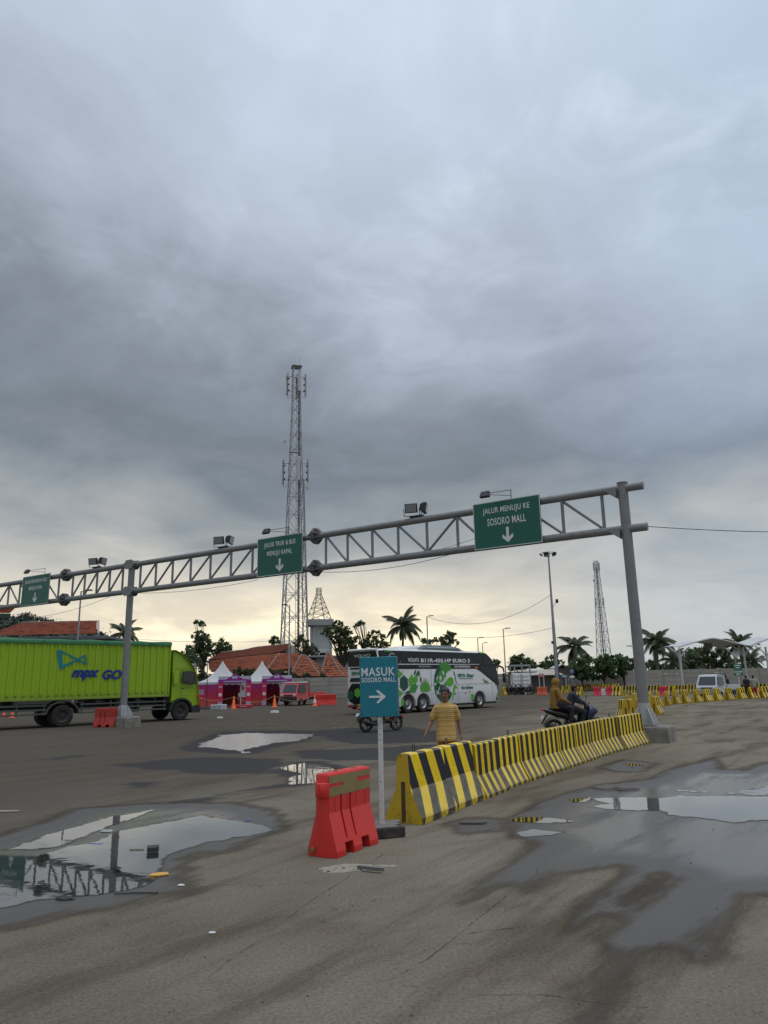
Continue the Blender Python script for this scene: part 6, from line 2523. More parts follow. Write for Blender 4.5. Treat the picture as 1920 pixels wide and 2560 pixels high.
def antenna(parent, x, y, z, h, az, out=.9, dark=False):
    d = Vector((math.cos(az), math.sin(az), 0))
    m = MB()
    p = Vector((x, y, z)) + d * out
    m.T = Matrix.Translation(p) @ Matrix.Rotation(az, 4, 'Z')
    m.box((0, 0, 0), (.22, .50, h), .05)
    a = m.build('antenna_panel', ANT, parent)
    m = MB()
    q_ = Vector((x, y, z))
    for dz in (-h * .35, h * .35):
        m.tube(q_ + V(0, 0, dz), p + V(0, 0, dz), .045, .045, 5)
    m.tube(p - d * .18 - V(0, 0, h * .6), p - d * .18 + V(0, 0, h * .55), .05, .05, 6)
    for k in range(3):
        m.box(tuple(p - d * .35 + V(0, 0, -h * .3 + k * h * .28)), (.2, .2, .3), .03)
    cable = [p - V(0, 0, h * .5), p - V(.05, 0, h * .5 + .5), p - d * .5 - V(0, 0, h * .5 + .7), p - d * .7 - V(0, 0, h * .5 + .1)]
    m.path(cable, .03, 5)
    m.build('antenna_mount', P('dark mount', (.09, .09, .10), .6), a)


def dish(parent, p, az, r):
    m = MB()
    m.T = Matrix.Translation(p) @ Matrix.Rotation(az, 4, 'Z') @ Matrix.Rotation(PI / 2, 4, 'Y')
    m.lathe([(0, -.02), (r * .5, .02), (r * .9, r * .25), (r, r * .38), (r, r * .42), (0, r * .55)], (0, 0, 0), 16)
    m.build('dish', ANT, parent, True)


zt = TH - 1.0
for az, x, y in ((R_(170), -.85, 0), (R_(-80), .35, -.85), (R_(5), .85, 0), (R_(80), 0, .85)):
    antenna(tw_, x, y, zt - 3.2, 3.9, az - R_(17), .85)
z6 = TH * .64
for az in (R_(172), R_(-78), R_(2)):
    ww = wfun(z6)
    antenna(tw_, ww * math.cos(az) * 1.0, ww * math.sin(az), z6 + .3, 4.2, az - R_(17), 1.2)
dish(tw_, Vector((-1.6, -.3, zt - 2.0)), R_(150), .45)
dish(tw_, Vector((-1.85, -.6, zt - 14.0)), R_(165), .5)
dish(tw_, Vector((1.65, -1.3, z6 - 2.6)), R_(-60), .62)
m = MB()
m.tube((.55, 0, zt), (.55, 0, zt + 2.6), .05, .02, 5)
m.build('lightning_rod', TGREY, tw_)
m = MB()
m.box((0, 0, zt + .02), (1.8, 1.8, .06))
m.box((-.3, -1.0, z6 + 3.4), (2.0, .5, .08))
m.build('platform', TGREY, tw_)

T2 = atY(1510, 1650, 220)
H2 = atY(1491, 1402, 220).z
t2, w2, c2 = lattice_tower('distant slim telecom tower between the palms on the right', (T2.x + .1, 220, 0), H2, 3.6, .9, 16, None, R_(12), P('pale far steel', (.5, .51, .53), .6, .1, .1, 2), None, .16, kite=False)
for k, (az, zz_) in enumerate(((R_(185), H2 - 1.8), (R_(-5), H2 - 1.8), (R_(-90), H2 - 1.6), (R_(185), H2 * .655), (R_(-5), H2 * .655))):
    ww = w2(zz_)
    antenna(t2, ww * math.cos(az), ww * math.sin(az), zz_, 2.4, az, .45)
dish(t2, Vector((-w2(H2 * .83) - .5, -.3, H2 * .83)), R_(200), .42)
m = MB()
for s in range(3):
    m.tube((-.2 + .16 * s, 0, 0), (-.1 + .08 * s, 0, H2 - 2), .07, .06, 5)
m.build('cable_run', P('black cable', (.04, .042, .045), .7), t2)

# ------------------------------------------------------------------ concrete water tower with mast
PLAST = P('stained white plaster', (.46, .47, .46), .85, 0, .12, 1.2, .2, 10, stain=(.22, .22, .21), stain_amt=.7, stain_scale=.8)
wl, wr, wtop = atY(765, 1552, 130), atY(833, 1552, 130), atY(800, 1550, 130)
wc = (wl + wr) / 2
t = thing('water_tower', 'square white concrete water tower with overhanging slab behind the trees', 'water tower', (wc.x, 130, 0), R_(14))
hw = (wr.x - wl.x) / 2 * .90
ztp = wtop.z
m = MB()
m.box((0, 0, ztp - .55), (hw * 2, hw * 2, 1.1), .05)
slab = m.build('roof_slab', P('grey slab', (.33, .34, .34), .9, 0, .15, 2, stain=(.18, .18, .17), stain_amt=.5), t)
m = MB()
m.box((.35, .2, (ztp - 1.1) / 2), (hw * 1.35, hw * 1.35, ztp - 1.1), .03)
body_ = m.build('wall', PLAST, t)
for a in (-1, 1):
    for c_ in (-1, 1):
        m = MB()
        m.box((.35 + a * hw * .70, .2 + c_ * hw * .70, (ztp - 1.1) / 2), (.28, .28, ztp - 1.1), .02)
        m.build('column', PLAST, t)
m = MB()
m.box((-hw * .78, -hw * .5, ztp - 2.6), (.3, .3, 3.0), .02)
m.build('column', PLAST, t)
m = MB()
m.box((.5, .2 - hw * .69, 5.6), (hw * 1.1, .16, 3.4), .02)
m.build('wall_panel', P('white panel', (.58, .59, .58), .8), t)
m = MB()
m.box((.6, .2 - hw * .735, 6.5), (1.6, .06, .45), .01)
m.build('window', GLASS, t)
m = MB()
m.box((-.55, .2 - hw * .735, 6.55), (.22, .06, .4), .01)
m.build('window', GLASS, t)
mm = atY(797, 1470, 130)
lattice_tower('rusty tapered lattice mast standing on the water tower', (mm.x, 130, ztp), mm.z - ztp, 3.5, .75, 7, None, R_(25), P('rusty mast steel', (.10, .075, .065), .8, .1, .3, 3), .8, .08, 'lattice_mast', 'mast', False)

# ================================================================== BUILDINGS
def roof_mat(name, c1, c2, dark=.35, tile=(.30, .34)):
    m = bpy.data.materials.new(name)
    m.use_nodes = True
    T = NT(m.node_tree)
    b = T.n['Principled BSDF']
    uv = T.node('ShaderNodeUVMap').outputs[0]
    br = T.node('ShaderNodeTexBrick', offset=.5)
    T.l.new(uv, br.inputs['Vector'])
    br.inputs['Scale'].default_value = 1.0
    br.inputs['Brick Width'].default_value = tile[0]
    br.inputs['Row Height'].default_value = tile[1]
    br.inputs['Mortar Size'].default_value = .018
    br.inputs['Color1'].default_value = (*c1, 1)
    br.inputs['Color2'].default_value = (*c2, 1)
    br.inputs['Mortar'].default_value = (.05, .022, .014, 1)
    n = T.noise(uv, .9, 6, .65)
    c = T.mix(T.smooth(n, .45, .7, 0, .5), br.outputs['Color'], (c1[0] * .45, c1[1] * .5, c1[2] * .6))
    # scattered darkened, slipped tiles
    vo = T.node('ShaderNodeTexVoronoi', feature='F1', distance='CHEBYCHEV')
    vo.inputs['Scale'].default_value = 1 / .33
    vo.inputs['Randomness'].default_value = .25
    T.l.new(uv, vo.inputs['Vector'])
    sp_ = T.node('ShaderNodeSeparateColor')
    T.l.new(vo.outputs['Color'], sp_.inputs[0])
    pick = T.math('MULTIPLY', T.smooth(sp_.outputs[0], .70, .73), T.smooth(T.noise(uv, .5, 3), .36, .52))
    c = T.mix(T.math('MULTIPLY', pick, dark * 2.2, clamp=True), c, (.07, .022, .016))
    T.put(b.inputs['Base Color'], c)
    b.inputs['Roughness'].default_value = .85
    bp = T.node('ShaderNodeBump', i_Strength=.7, i_Distance=.05)
    wv = T.node('ShaderNodeTexWave', wave_type='BANDS', bands_direction='X')
    wv.inputs['Scale'].default_value = 1.05
    T.l.new(uv, wv.inputs['Vector'])
    T.put(bp.inputs['Height'], T.math('ADD', T.math('MULTIPLY', wv.outputs['Fac'], .5), br.outputs['Fac']))
    T.l.new(bp.outputs[0], b.inputs['Normal'])
    return m


TILE = roof_mat('orange clay roof tiles', (.40, .105, .04), (.30, .075, .032), .42)
TILE2 = roof_mat('red brown clay roof tiles', (.27, .075, .035), (.22, .06, .030), .10)
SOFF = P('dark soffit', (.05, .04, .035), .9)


def tiled_plane(quad, mat, parent, course=.36, name='roof_plane', sag=0.0):
    """quad: eave-left, eave-right, ridge-right, ridge-left (world or local); built as overlapping courses of tiles"""
    a, b_, c, d = [Vector(p) for p in quad]
    up = ((c + d) - (a + b_)) / 2
    n = max(2, int(up.length / course))
    nrm = (b_ - a).cross(up)
    if nrm.length < 1e-6:
        nrm = Vector((0, 0, 1))
    nrm.normalize()
    if nrm.z < 0:
        nrm = -nrm
    K = 10
    vs_, fs, uvs = [], [], []
    u0 = (b_ - a).normalized()
    for i in range(n):
        t0, t1 = i / n, (i + 1) / n
        for k in range(K):
            s0_, s1_ = k / K, (k + 1) / K
            o = len(vs_)
            for s__, t__, lift in ((s0_, t0, .06), (s1_, t0, .06), (s1_, t1, .0), (s0_, t1, .0)):
                L0 = a.lerp(d, t__)
                R0 = b_.lerp(c, t__)
                p = L0.lerp(R0, s__) + nrm * (lift + .03)
                p.z -= sag * 4 * s__ * (1 - s__) + .025 * mnoise.noise(Vector((s__ * 6, t__ * 3, a.x)))
                vs_.append(tuple(p))
                uvs.append(((p - a).dot(u0), t__ * up.length))
            fs.append((o, o + 1, o + 2, o + 3))
            # riser below each course
            o2 = len(vs_)
            for q_ in (vs_[o], vs_[o + 1]):
                vs_.append(q_)
                uvs.append((0, 0))
            for q_ in (vs_[o + 1], vs_[o]):
                vs_.append((q_[0] - nrm.x * .06, q_[1] - nrm.y * .06, q_[2] - nrm.z * .06))
                uvs.append((0, .17))
            fs.append((o2, o2 + 1, o2 + 2, o2 + 3))
    me = bpy.data.meshes.new(name)
    me.from_pydata(vs_, [], fs)
    ul = me.uv_layers.new(name='UVMap')
    for lp in me.loops:
        ul.data[lp.index].uv = uvs[lp.vertex_index]
    return obj(name, me, mat, parent)


def ridge(p, q, r, parent, mat):
    m = MB()
    n = max(2, int((Vector(q) - Vector(p)).length / .8))
    for i in range(n):
        a = Vector(p).lerp(Vector(q), i / n)
        c = Vector(p).lerp(Vector(q), (i + 1) / n)
        m.tube(a, c, r, r * .82, 8)
    return m.build('ridge_tile', mat, parent, True)


HIP = P('mortared ridge tiles', (.17, .13, .10), .9, 0, .25, 2, stain=(.30, .12, .06), stain_amt=.6)
# main long-roofed hall
Y0 = 97
D = lambda px_, py_, Y: atY(px_, py_, Y)
hall = thing('tiled_hall', 'long hall with sagging two-tier orange clay tile roof behind the tents', 'building', (0, 0, 0))
# upper tier: eave edge, then ridge
uL, uM, uR = D(520, 1650, 93), D(640, 1642, 93), D(700, 1633, 93)
rL, rM1, rM2, rR = D(552, 1632, 97), D(610, 1626, 97), D(640, 1619, 97), D(727, 1610, 97)
tiled_plane([uL, D(606, 1645, 93), rM1, rL], TILE2, hall)
tiled_plane([D(606, 1645, 93), uM, rM2, rM1], TILE2, hall)
tiled_plane([uM, D(712, 1628, 93), rR, rM2], TILE2, hall)
ridge(rL, rM1, .14, hall, HIP)
ridge(rM1, rM2, .14, hall, HIP)
ridge(rM2, rR, .14, hall, HIP)
# lower tier
lo = [D(520, 1653, 92.6), D(708, 1633, 92.6), D(746, 1675, 88), D(523, 1675, 88)]
tiled_plane([lo[3], lo[2], lo[1], lo[0]], TILE, hall)
tiled_plane([D(528, 1681, 86), D(745, 1680, 86), D(742, 1672, 88), D(524, 1672, 88)], TILE2, hall)
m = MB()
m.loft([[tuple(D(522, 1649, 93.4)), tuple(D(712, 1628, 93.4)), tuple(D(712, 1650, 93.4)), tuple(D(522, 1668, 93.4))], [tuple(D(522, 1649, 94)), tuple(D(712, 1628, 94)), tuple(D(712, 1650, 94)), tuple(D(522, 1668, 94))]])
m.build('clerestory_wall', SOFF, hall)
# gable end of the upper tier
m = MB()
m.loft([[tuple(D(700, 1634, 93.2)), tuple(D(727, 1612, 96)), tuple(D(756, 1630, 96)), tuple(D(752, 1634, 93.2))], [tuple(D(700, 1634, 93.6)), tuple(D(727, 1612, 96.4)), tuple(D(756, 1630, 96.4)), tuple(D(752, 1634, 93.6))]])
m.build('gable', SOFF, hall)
m = MB()
m.loft([[tuple(D(728, 1613, 92.9)), tuple(D(738, 1618, 92.9)), tuple(D(736, 1634, 92.9)), tuple(D(727, 1634, 92.9))], [tuple(D(728, 1613, 93.1)), tuple(D(738, 1618, 93.1)), tuple(D(736, 1634, 93.1)), tuple(D(727, 1634, 93.1))]])
m.build('gable_post', P('pale gable post', (.42, .38, .30), .8), hall)
tiled_plane([D(758, 1634, 93), D(750, 1634, 96), D(727, 1611, 97.5), D(727, 1611, 97)], TILE2, hall)
# front hipped part
hp = [D(664, 1678, 86.6), D(780, 1668, 86.6), D(744, 1634, 91.6), D(698, 1634, 91.6)]
tiled_plane(hp, TILE, hall)
ridge(hp[0], hp[3], .16, hall, HIP)
m = MB()
c1_, c2_ = D(524, 1684, 87), D(860, 1684, 87)
m.box(((c1_.x + c2_.x) / 2, 93, 1.35), (c2_.x - c1_.x + 1, 10, 2.7), .05)
m.build('wall', P('ochre weathered wall', (.20, .13, .075), .9, 0, .3, .8, stain=(.06, .05, .03), stain_amt=.7, stain_scale=.8), hall)

# two pavilion roofs
for lab, apex, cs, yy in (('pyramid clay tile pavilion roof with missing tiles right of the hall', (819, 1627), ((800, 1692), (858, 1692)), (84, 88.5)), ('hipped clay tile pavilion roof between the hall and the pyramid roof', (752, 1638), ((724, 1690), (802, 1692)), (82.5, 87))):
    pav = thing('tiled_pavilion', lab, 'building', (0, 0, 0))
    A = D(*apex, yy[1])
    l, r = D(*cs[0], yy[0]), D(*cs[1], yy[0])
    wd = (r.x - l.x)
    if wd > 3.2:
        A2 = D(apex[0] + 12, apex[1] + 1, yy[1])
    else:
        A2 = A
    bl, br_ = Vector((l.x - .4, l.y + 8, l.z)), Vector((r.x + .6, r.y + 8, l.z))
    tiled_plane([l, r, A2, A], TILE, pav)
    tiled_plane([bl, l, A, A], TILE, pav)
    tiled_plane([r, br_, A2, A2], TILE, pav)
    ridge(l, A, .14, pav, HIP)
    ridge(r, A2, .14, pav, HIP)
    if A2 is not A:
        ridge(A, A2, .15, pav, HIP)
    m = MB()
    m.box(((l.x + r.x) / 2, l.y + 4, l.z / 2), (wd - .5, 6.5, l.z - .02), .02)
    m.build('wall', P('ochre weathered wall', (.20, .13, .075), .9), pav)

# white flat building behind
q0, q1 = D(775, 1643, 112), D(875, 1643, 112)
t = thing('flat_building', 'low white flat-roofed building behind the pyramid roof', 'building', ((q0.x + q1.x) / 2, 114, 0))
m = MB()
m.box((0, 2, q0.z / 2), (q1.x - q0.x, 5, q0.z), .05)
m.build('wall', PLAST, t)
m = MB()
m.box((0, 1.5, q0.z + .1), (q1.x - q0.x + .8, 6.4, .25), .04)
m.build('roof_slab', P('grey slab', (.33, .34, .34), .9), t)
for k in range(4):
    m = MB()
    m.box((2.0 + k * 1.3, -.52, 3.1), (.8, .06, .8), .01)
    w_o = m.build('window', GLASS, t)
    m = MB()
    m.box((2.0 + k * 1.3, -.57, 3.1), (.06, .04, .8))
    m.build('window_frame', WHITE, w_o)

# left tiled building behind the truck
lb = thing('tiled_building', 'building with long weathered clay tile roof and dark eaves behind the truck', 'building', (0, 0, 0))
YA, YB = 60, 64
ev = [D(-60, 1592, YA), D(242, 1585, YA), D(242, 1554, YB), D(60, 1552, YB)]
ev[0] = Vector((D(-40, 1592, YA).x, YA, ev[1].z))
ev[3] = Vector((D(58, 1552, YB).x, YB, ev[2].z))
tiled_plane(ev, TILE, lb)
ridge(ev[3], ev[2], .12, lb, HIP)
m = MB()
m.box(((ev[0].x + ev[1].x) / 2 + .3, YA - .05, ev[1].z - .28), (ev[1].x - ev[0].x + 1.4, .2, .26), .02)
m.build('fascia', P('blue grey fascia', (.10, .13, .14), .7), lb)
m = MB()
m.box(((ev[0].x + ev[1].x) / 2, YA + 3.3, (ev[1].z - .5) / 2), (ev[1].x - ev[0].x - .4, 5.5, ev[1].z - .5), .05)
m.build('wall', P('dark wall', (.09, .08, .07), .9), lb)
m = MB()
m.loft([[tuple(ev[1] + V(.05, 0, .1)), tuple(ev[2] + V(.05, 0, .12)), tuple(ev[2] + V(.05, 0, -.16)), tuple(ev[1] + V(.05, 0, -.16))], [tuple(ev[1] + V(.22, 0, .1)), tuple(ev[2] + V(.22, 0, .12)), tuple(ev[2] + V(.22, 0, -.16)), tuple(ev[1] + V(.22, 0, -.16))]])
m.build('barge_board', P('grey barge board', (.30, .29, .27), .8), lb)
m = MB()
p = D(262, 1592, YA)
m.box(((ev[1].x + p.x) / 2 + .2, YA + 2, p.z - .1), (p.x - ev[1].x + .8, 4.5, .18), .02)
m.build('lean_to_roof', P('grey lean-to roof', (.12, .13, .14), .7), lb)
for xx in np.linspace(ev[1].x - 3.8, ev[1].x - .8, 3):
    m = MB()
    m.box((xx, YA + .5, ev[1].z - 1.1), (1.0, .1, .8), .02)
    m.build('window', GLASS, lb)
# eave of a nearer building at the left picture edge
eb = thing('tiled_eave_building', 'corner of a clay tiled roof with green fascia at the left picture edge', 'building', (0, 0, 0))
e1, e2 = D(26, 1530, 48), D(-120, 1528, 46)
tiled_plane([Vector((e1.x - 6, 46.5, e1.z - .1)), Vector((e1.x, 48, e1.z - .1)), Vector((e1.x - 1.0, 51, e1.z + .75)), Vector((e1.x - 6, 50, e1.z + .8))], TILE, eb)
m = MB()
m.loft([[(e1.x - 6, 46.45, e1.z - .42), (e1.x - .1, 47.95, e1.z - .42), (e1.x - .05, 47.95, e1.z - .1), (e1.x - 6, 46.45, e1.z - .1)], [(e1.x - 6, 46.7, e1.z - .42), (e1.x - .1, 48.2, e1.z - .42), (e1.x - .05, 48.2, e1.z - .1), (e1.x - 6, 46.7, e1.z - .1)]])
m.build('fascia', P('dark green fascia', (.03, .07, .065), .7), eb)
m = MB()
m.loft([[(e1.x - 6, 47.5, 0), (e1.x - 2.6, 48.8, 0), (e1.x - 2.6, 51, 0), (e1.x - 6, 51, 0)], [(e1.x - 6, 47.5, e1.z - .4), (e1.x - 2.6, 48.8, e1.z - .4), (e1.x - 2.6, 51, e1.z - .4), (e1.x - 6, 51, e1.z - .4)]])
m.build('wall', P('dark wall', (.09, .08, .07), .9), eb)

# ------------------------------------------------------------------ panel walls
PANEL = P('weathered precast panel', (.34, .32, .28), .9, 0, .2, 1.2, .3, 10, stain=(.13, .12, .10), stain_amt=.8, stain_scale=1.0, objvar=.1)
POST = P('concrete wall post', (.30, .29, .27), .9, 0, .2, 2, stain=(.12, .11, .1), stain_amt=.6)


def panel_wall(lab, a, b_, h, rows, span=2.4, mats=None):
    a, b_ = Vector((a[0], a[1], 0)), Vector((b_[0], b_[1], 0))
    t = thing('panel_wall', lab, 'wall', a, math.atan2(b_.y - a.y, b_.x - a.x))
    L = (b_ - a).length
    n = max(1, round(L / span))
    sp_ = L / n
    ph = h / rows
    pm = MB()
    pm.box((0, 0, 0), (sp_ - .16, .06, ph - .02), .012)
    pm = pm.mesh('panel')
    pst = MB()
    pst.box((0, 0, h / 2 + .04), (.18, .18, h + .08), .015)
    pst = pst.mesh('post')
    for i in range(n + 1):
        obj('post', pst, POST, t, loc=(i * sp_, 0, 0))
        if i < n:
            for k in range(rows):
                obj('panel', pm, PANEL, t, loc=((i + .5) * sp_, .0 + .006 * ((i * 7 + k * 3) % 3), (k + .5) * ph))
    return t


wl_ = D(430, 1747, 76)
panel_wall('pale precast concrete panel wall between the tents and the coach', (-26, 79.0), (3.4, 82.5), 2.25, 5)
panel_wall('stained precast concrete wall behind the far barriers', (19.5, 101), (34.2, 98), 2.0, 4)
panel_wall('tall grey concrete wall beyond the canopies at the right', (30.6, 95), (70, 90), 2.45, 5)
panel_wall('short precast wall stretch right of the coach front', (8.0, 84), (14.2, 86), 2.3, 5)
# barbed-wire brackets on the near wall
for k, px_ in enumerate((763, 812)):
    q = D(px_, 1693, 81)
    t = thing('wire_bracket', 'rusty branching wire bracket on the pale wall, %s of two' % ('left', 'right')[k], 'bracket', (q.x, 80.6, 2.2))
    m = MB()
    m.tube((0, 0, -.2), (0, 0, .3), .03, .03, 5)
    for s in (-1, 1):
        m.tube((0, 0, .3), (s * .5, 0, .95), .025, .02, 5)
        m.tube((0, 0, .3), (s * .25, .2, .8), .02, .02, 5)
    m.build('arm', DARKSTEEL, t)

# ================================================================== LIGHT POLES, MAST, WIRES
def lamp_post(px_, base_z0, top, Y, lab, arms=(1,), r=.07, style='flat'):
    tp = D(top[0], top[1], Y)
    t = thing('street_lamp', lab, 'street lamp', (tp.x + (px_ if isinstance(px_, float) else 0), Y, 0))
    m = MB()
    m.tube((0, 0, 0), (0, 0, tp.z), r * 1.25, r * .8, 10)
    m.build('pole', GALV, t, True)
    for s in arms:
        m = MB()
        m.tube((0, 0, tp.z - .05), (s * .5, 0, tp.z + .05), .03, .03, 6)
        m.box((s * .55, 0, tp.z + .07), (.62, .28, .10), .03)
        m.build('lamp_head', DARKSTEEL, t)
    m = MB()
    m.box((0, 0, .1), (.4, .4, .2), .02)
    m.build('foot', CONC, t)
    return t


lamp_post(0, 0, (203, 1478), 56, 'slim street lamp rising behind the truck trailer', (1,), .07)
lamp_post(0, 0, (724, 1513), 78, 'slim street lamp in front of the tower legs', (-1,), .08)
lamp_post(0, 0, (1067, 1541), 92, 'street lamp above the coach roof beside the big palm', (1,), .09)
lamp_post(0, 0, (1258, 1572), 90, 'slim street lamp right of the coach front', (1,), .07)
lamp_post(0, 0, (1194, 1595), 100, 'short lamp pole above the coach front, left of two', (1,), .07)
lamp_post(0, 0, (1206, 1608), 120, 'short lamp pole above the coach front, right of two', (1,), .07)
lamp_post(0, 0, (1583, 1616), 96, 'thin lamp post close to the right gantry post', (-1,), .06)
# high mast with a ring of floodlights
mt, mbp = D(1370, 1382, 85), at(1404, 1727)
t = thing('light_mast', 'tall light mast with a crown of floodlights near the far barriers', 'light mast', (mt.x + .02, 85, 0))
zt = mt.z
m = MB()
m.tube((0, 0, 0), (0, 0, zt * .5), .24, .17, 14)
m.tube((0, 0, zt * .5), (0, 0, zt - .3), .15, .09, 14)
m.build('pole', GALV, t, True)
m = MB()
for i in range(12):
    a, c = 2 * PI * i / 12, 2 * PI * (i + 1) / 12
    m.tube((.75 * math.cos(a), .75 * math.sin(a), zt), (.75 * math.cos(c), .75 * math.sin(c), zt), .035, .035, 5)
for i in range(3):
    a = 2 * PI * i / 3
    m.tube((0, 0, zt), (.75 * math.cos(a), .75 * math.sin(a), zt), .04, .04, 5)
m.tube((0, 0, zt - .5), (0, 0, zt + .1), .16, .16, 10)
m.build('ring', GALV, t)
for i in range(5):
    a = 2 * PI * i / 5 + .4
    m = MB()
    m.T = Matrix.Translation((.85 * math.cos(a), .85 * math.sin(a), zt - .2)) @ Matrix.Rotation(a, 4, 'Z') @ Matrix.Rotation(R_(50), 4, 'Y')
    m.box((0, 0, 0), (.16, .55, .42), .04)
    m.build('floodlight', DARKSTEEL, t)
zz_ = D(1389, 1505, 85).z
m = MB()
m.tube((.1, 0, zz_ - .6), (.5, -.1, zz_), .03, .03, 5)
m.box((.6, -.1, zz_ + .1), (.3, .3, .45), .05)
m.build('side_lamp', DARKSTEEL, t)
m = MB()
m.box((-.28, -.1, zz_ * .55), (.22, .2, .3), .03)
m.build('junction_box', DARKSTEEL, t)
m = MB()
m.tube((.3, -.2, 0), (.12, -.05, 6.2), .05, .05, 6)
m.build('cable', DARKSTEEL, t)


def wire(lab, a, b_, sag, r=.014):
    a, b_ = Vector(a), Vector(b_)
    pts_ = []
    for i in range(25):
        u_ = i / 24
        p_ = a.lerp(b_, u_)
        p_.z -= sag * 4 * u_ * (1 - u_)
        pts_.append(p_)
    m_ = MB()
    m_.path(pts_, r, 5)
    tag(m_.build('overhead_wire', P('black cable', (.04, .042, .045), .7), None), lab, 'wire')


wire('black cable running right from the lower gantry stub', gpt(.62, .02, ZB), gpt(.62, .02, ZB) + V(16, 4, .9), .35, .012)
wire('drooping cable tied along the gantry between the right and middle signs', gpt(-6.0, -.1, ZB - .13), gpt(-12.0, -.14, ZB - .16), .22, .010)
wire('cable rising to the SOSORO MALL lane sign through the bracing', gpt(-4.9, .05, ZT - .9), gpt(-8.2, .02, ZB - .05), .05, .008)
wire('loose cable under the gantry left of the middle sign', gpt(-15.0, -.1, ZB - .2), gpt(-22.9, -.1, ZB - .12), .16, .009)
wire('thin cable sagging from the left gantry sign', gpt(-24.6, -.1, ZB - .12), gpt(-36, .3, ZB - .3), .5, .009)
wire('wire sloping from the light mast to the lamp above the coach', (mt.x - .1, 85, D(1378, 1488, 85).z), tuple(D(1070, 1543, 92)), 1.9, .022)
wire('long wire from the light mast across to the lower left', (mt.x - .1, 85, D(1384, 1570, 85).z), tuple(D(1140, 1592, 110)), .5, .022)
wire('faint wire crossing behind the left gantry post', tuple(D(340, 1598, 100)), tuple(D(693, 1602, 118)), .3, .02)

# ================================================================== RIGHT-HAND BACKGROUND
# white tensile canopies on branching posts
MEMB = P('white tensile membrane', (.52, .53, .53), .6, 0, .06, 1, stain=(.34, .33, .31), stain_amt=.5, stain_scale=.7)
WST = P('white steel post', (.55, .56, .57), .5, 0, .08, 3)


def canopy(lab, cx, cy, w, d, zlow, zhigh, posts):
    t = thing('canopy', lab, 'canopy', (cx, cy, 0), R_(0), 'white tensile canopies')
    m_ = MB()
    rings = []
    N = 16
    for i in range(N + 1):
        u_ = i / N
        ring = []
        for k in range(9):
            v_ = k / 8
            x_ = -w / 2 + w * u_
            y_ = -d / 2 + d * v_
            arch = 1 - abs(2 * u_ - 1) ** 1.25
            z_ = zlow + (zhigh - zlow) * arch - .32 * math.sin(PI * v_) * arch + .15 * (1 - arch) * math.sin(PI * v_)
            ring.append((x_, y_, z_))
        rings.append(ring)
    top = [p_ for r_ in rings for p_ in r_]
    fs = [(a * 9 + k, a * 9 + k + 1, (a + 1) * 9 + k + 1, (a + 1) * 9 + k) for a in range(N) for k in range(8)]
    m_.add(top, fs)
    m_.add([(x_, y_, z_ - .04) for x_, y_, z_ in top], fs)
    m_.build('membrane', MEMB, t, True, 60)
    for yy in (-d / 2, d / 2):
        m_ = MB()
        m_.path([(p_[0], yy, p_[2] - .08) for p_ in [r_[0] for r_ in rings]], .06, 6)
        m_.build('edge_arch', WST, t, True)
    for (x_, y_) in posts:
        m_ = MB()
        zt_ = zlow - .15
        m_.tube((x_, y_, 0), (x_, y_, zt_), .11, .10, 10)
        m_.build('post', WST, t, True)
        for s in (-1, 1):
            m_ = MB()
            m_.path([(x_, y_, zt_ - 1.2), (x_ + s * .3, y_, zt_ - .5), (x_ + s * 1.1, y_, zt_ + .12)], .06, 6)
            m_.build('branch', WST, t, True)
    return t


cl, cr_ = D(1687, 1614, 80), D(1860, 1617, 80)
canopy('long white tensile canopy over the barrier lanes, left of two', (cl.x + cr_.x) / 2, 82, cr_.x - cl.x, 6, 4.75, 5.65, [(-3.4, -2.2), (-1.6, 2.5), (3.55, -2.2)])
cl2 = D(1862, 1617, 79)
canopy('white tensile canopy cut by the right picture edge', cl2.x + 4.1, 81, 8.0, 6, 4.7, 5.9, [(-3.4, 2.0), (-2.0, -2.2), (3.4, -2.2)])
q = D(1771, 1614, 78.7)
m = MB()
m.box((0, 0, 0), (.72, .2, .72), .04)
tag(m.build('speaker_box', P('black speaker', (.02, .022, .024), .6), None, loc=(q.x, 78.7, q.z)), 'square dark lamp box hung under the left canopy', 'lamp box')
for px_, py_, lab in ((1840, 1634, 'round white loudspeaker horn on the middle canopy post'), (1903, 1646, 'round white loudspeaker horn near the right picture edge')):
    q = D(px_, py_, 79.3)
    m = MB()
    m.T = Matrix.Rotation(R_(100), 4, 'X')
    m.lathe([(0, -.3), (.1, -.3), (.14, -.1), (.33, .12), (.36, .14), (.28, .06), (0, -.05)], (0, 0, 0), 16)
    tag(m.build('loudspeaker', P('white loudspeaker', (.5, .51, .52), .5), None, True, loc=(q.x, 79.3, q.z)), lab, 'loudspeaker')
# green direction board on post
q0, q1 = D(1832, 1660, 66), D(1858, 1688, 66)
t = thing('direction_board', 'small green direction board on a post behind the white pickup', 'sign', ((q0.x + q1.x) / 2, 66, 0))
for k, (z0, z1) in enumerate(((q0.z - .50, q0.z), (q1.z, q0.z - .56))):
    m = MB()
    m.box((0, 0, (z0 + z1) / 2), (q1.x - q0.x, .05, z1 - z0), .01)
    pb = m.build('panel', GREENSIGN, t)
    for j in range(2):
        m = MB()
        m.box((-.03, -.028, z1 - .14 - j * .19), ((.5, .34)[j] if k == 0 else (.78, .4)[j], .006, .075))
        m.build('printed_line', LETTER, pb)
m = MB()
m.tube((0, .08, 0), (0, .08, q0.z), .06, .06, 8)
m.build('post', WST, t)
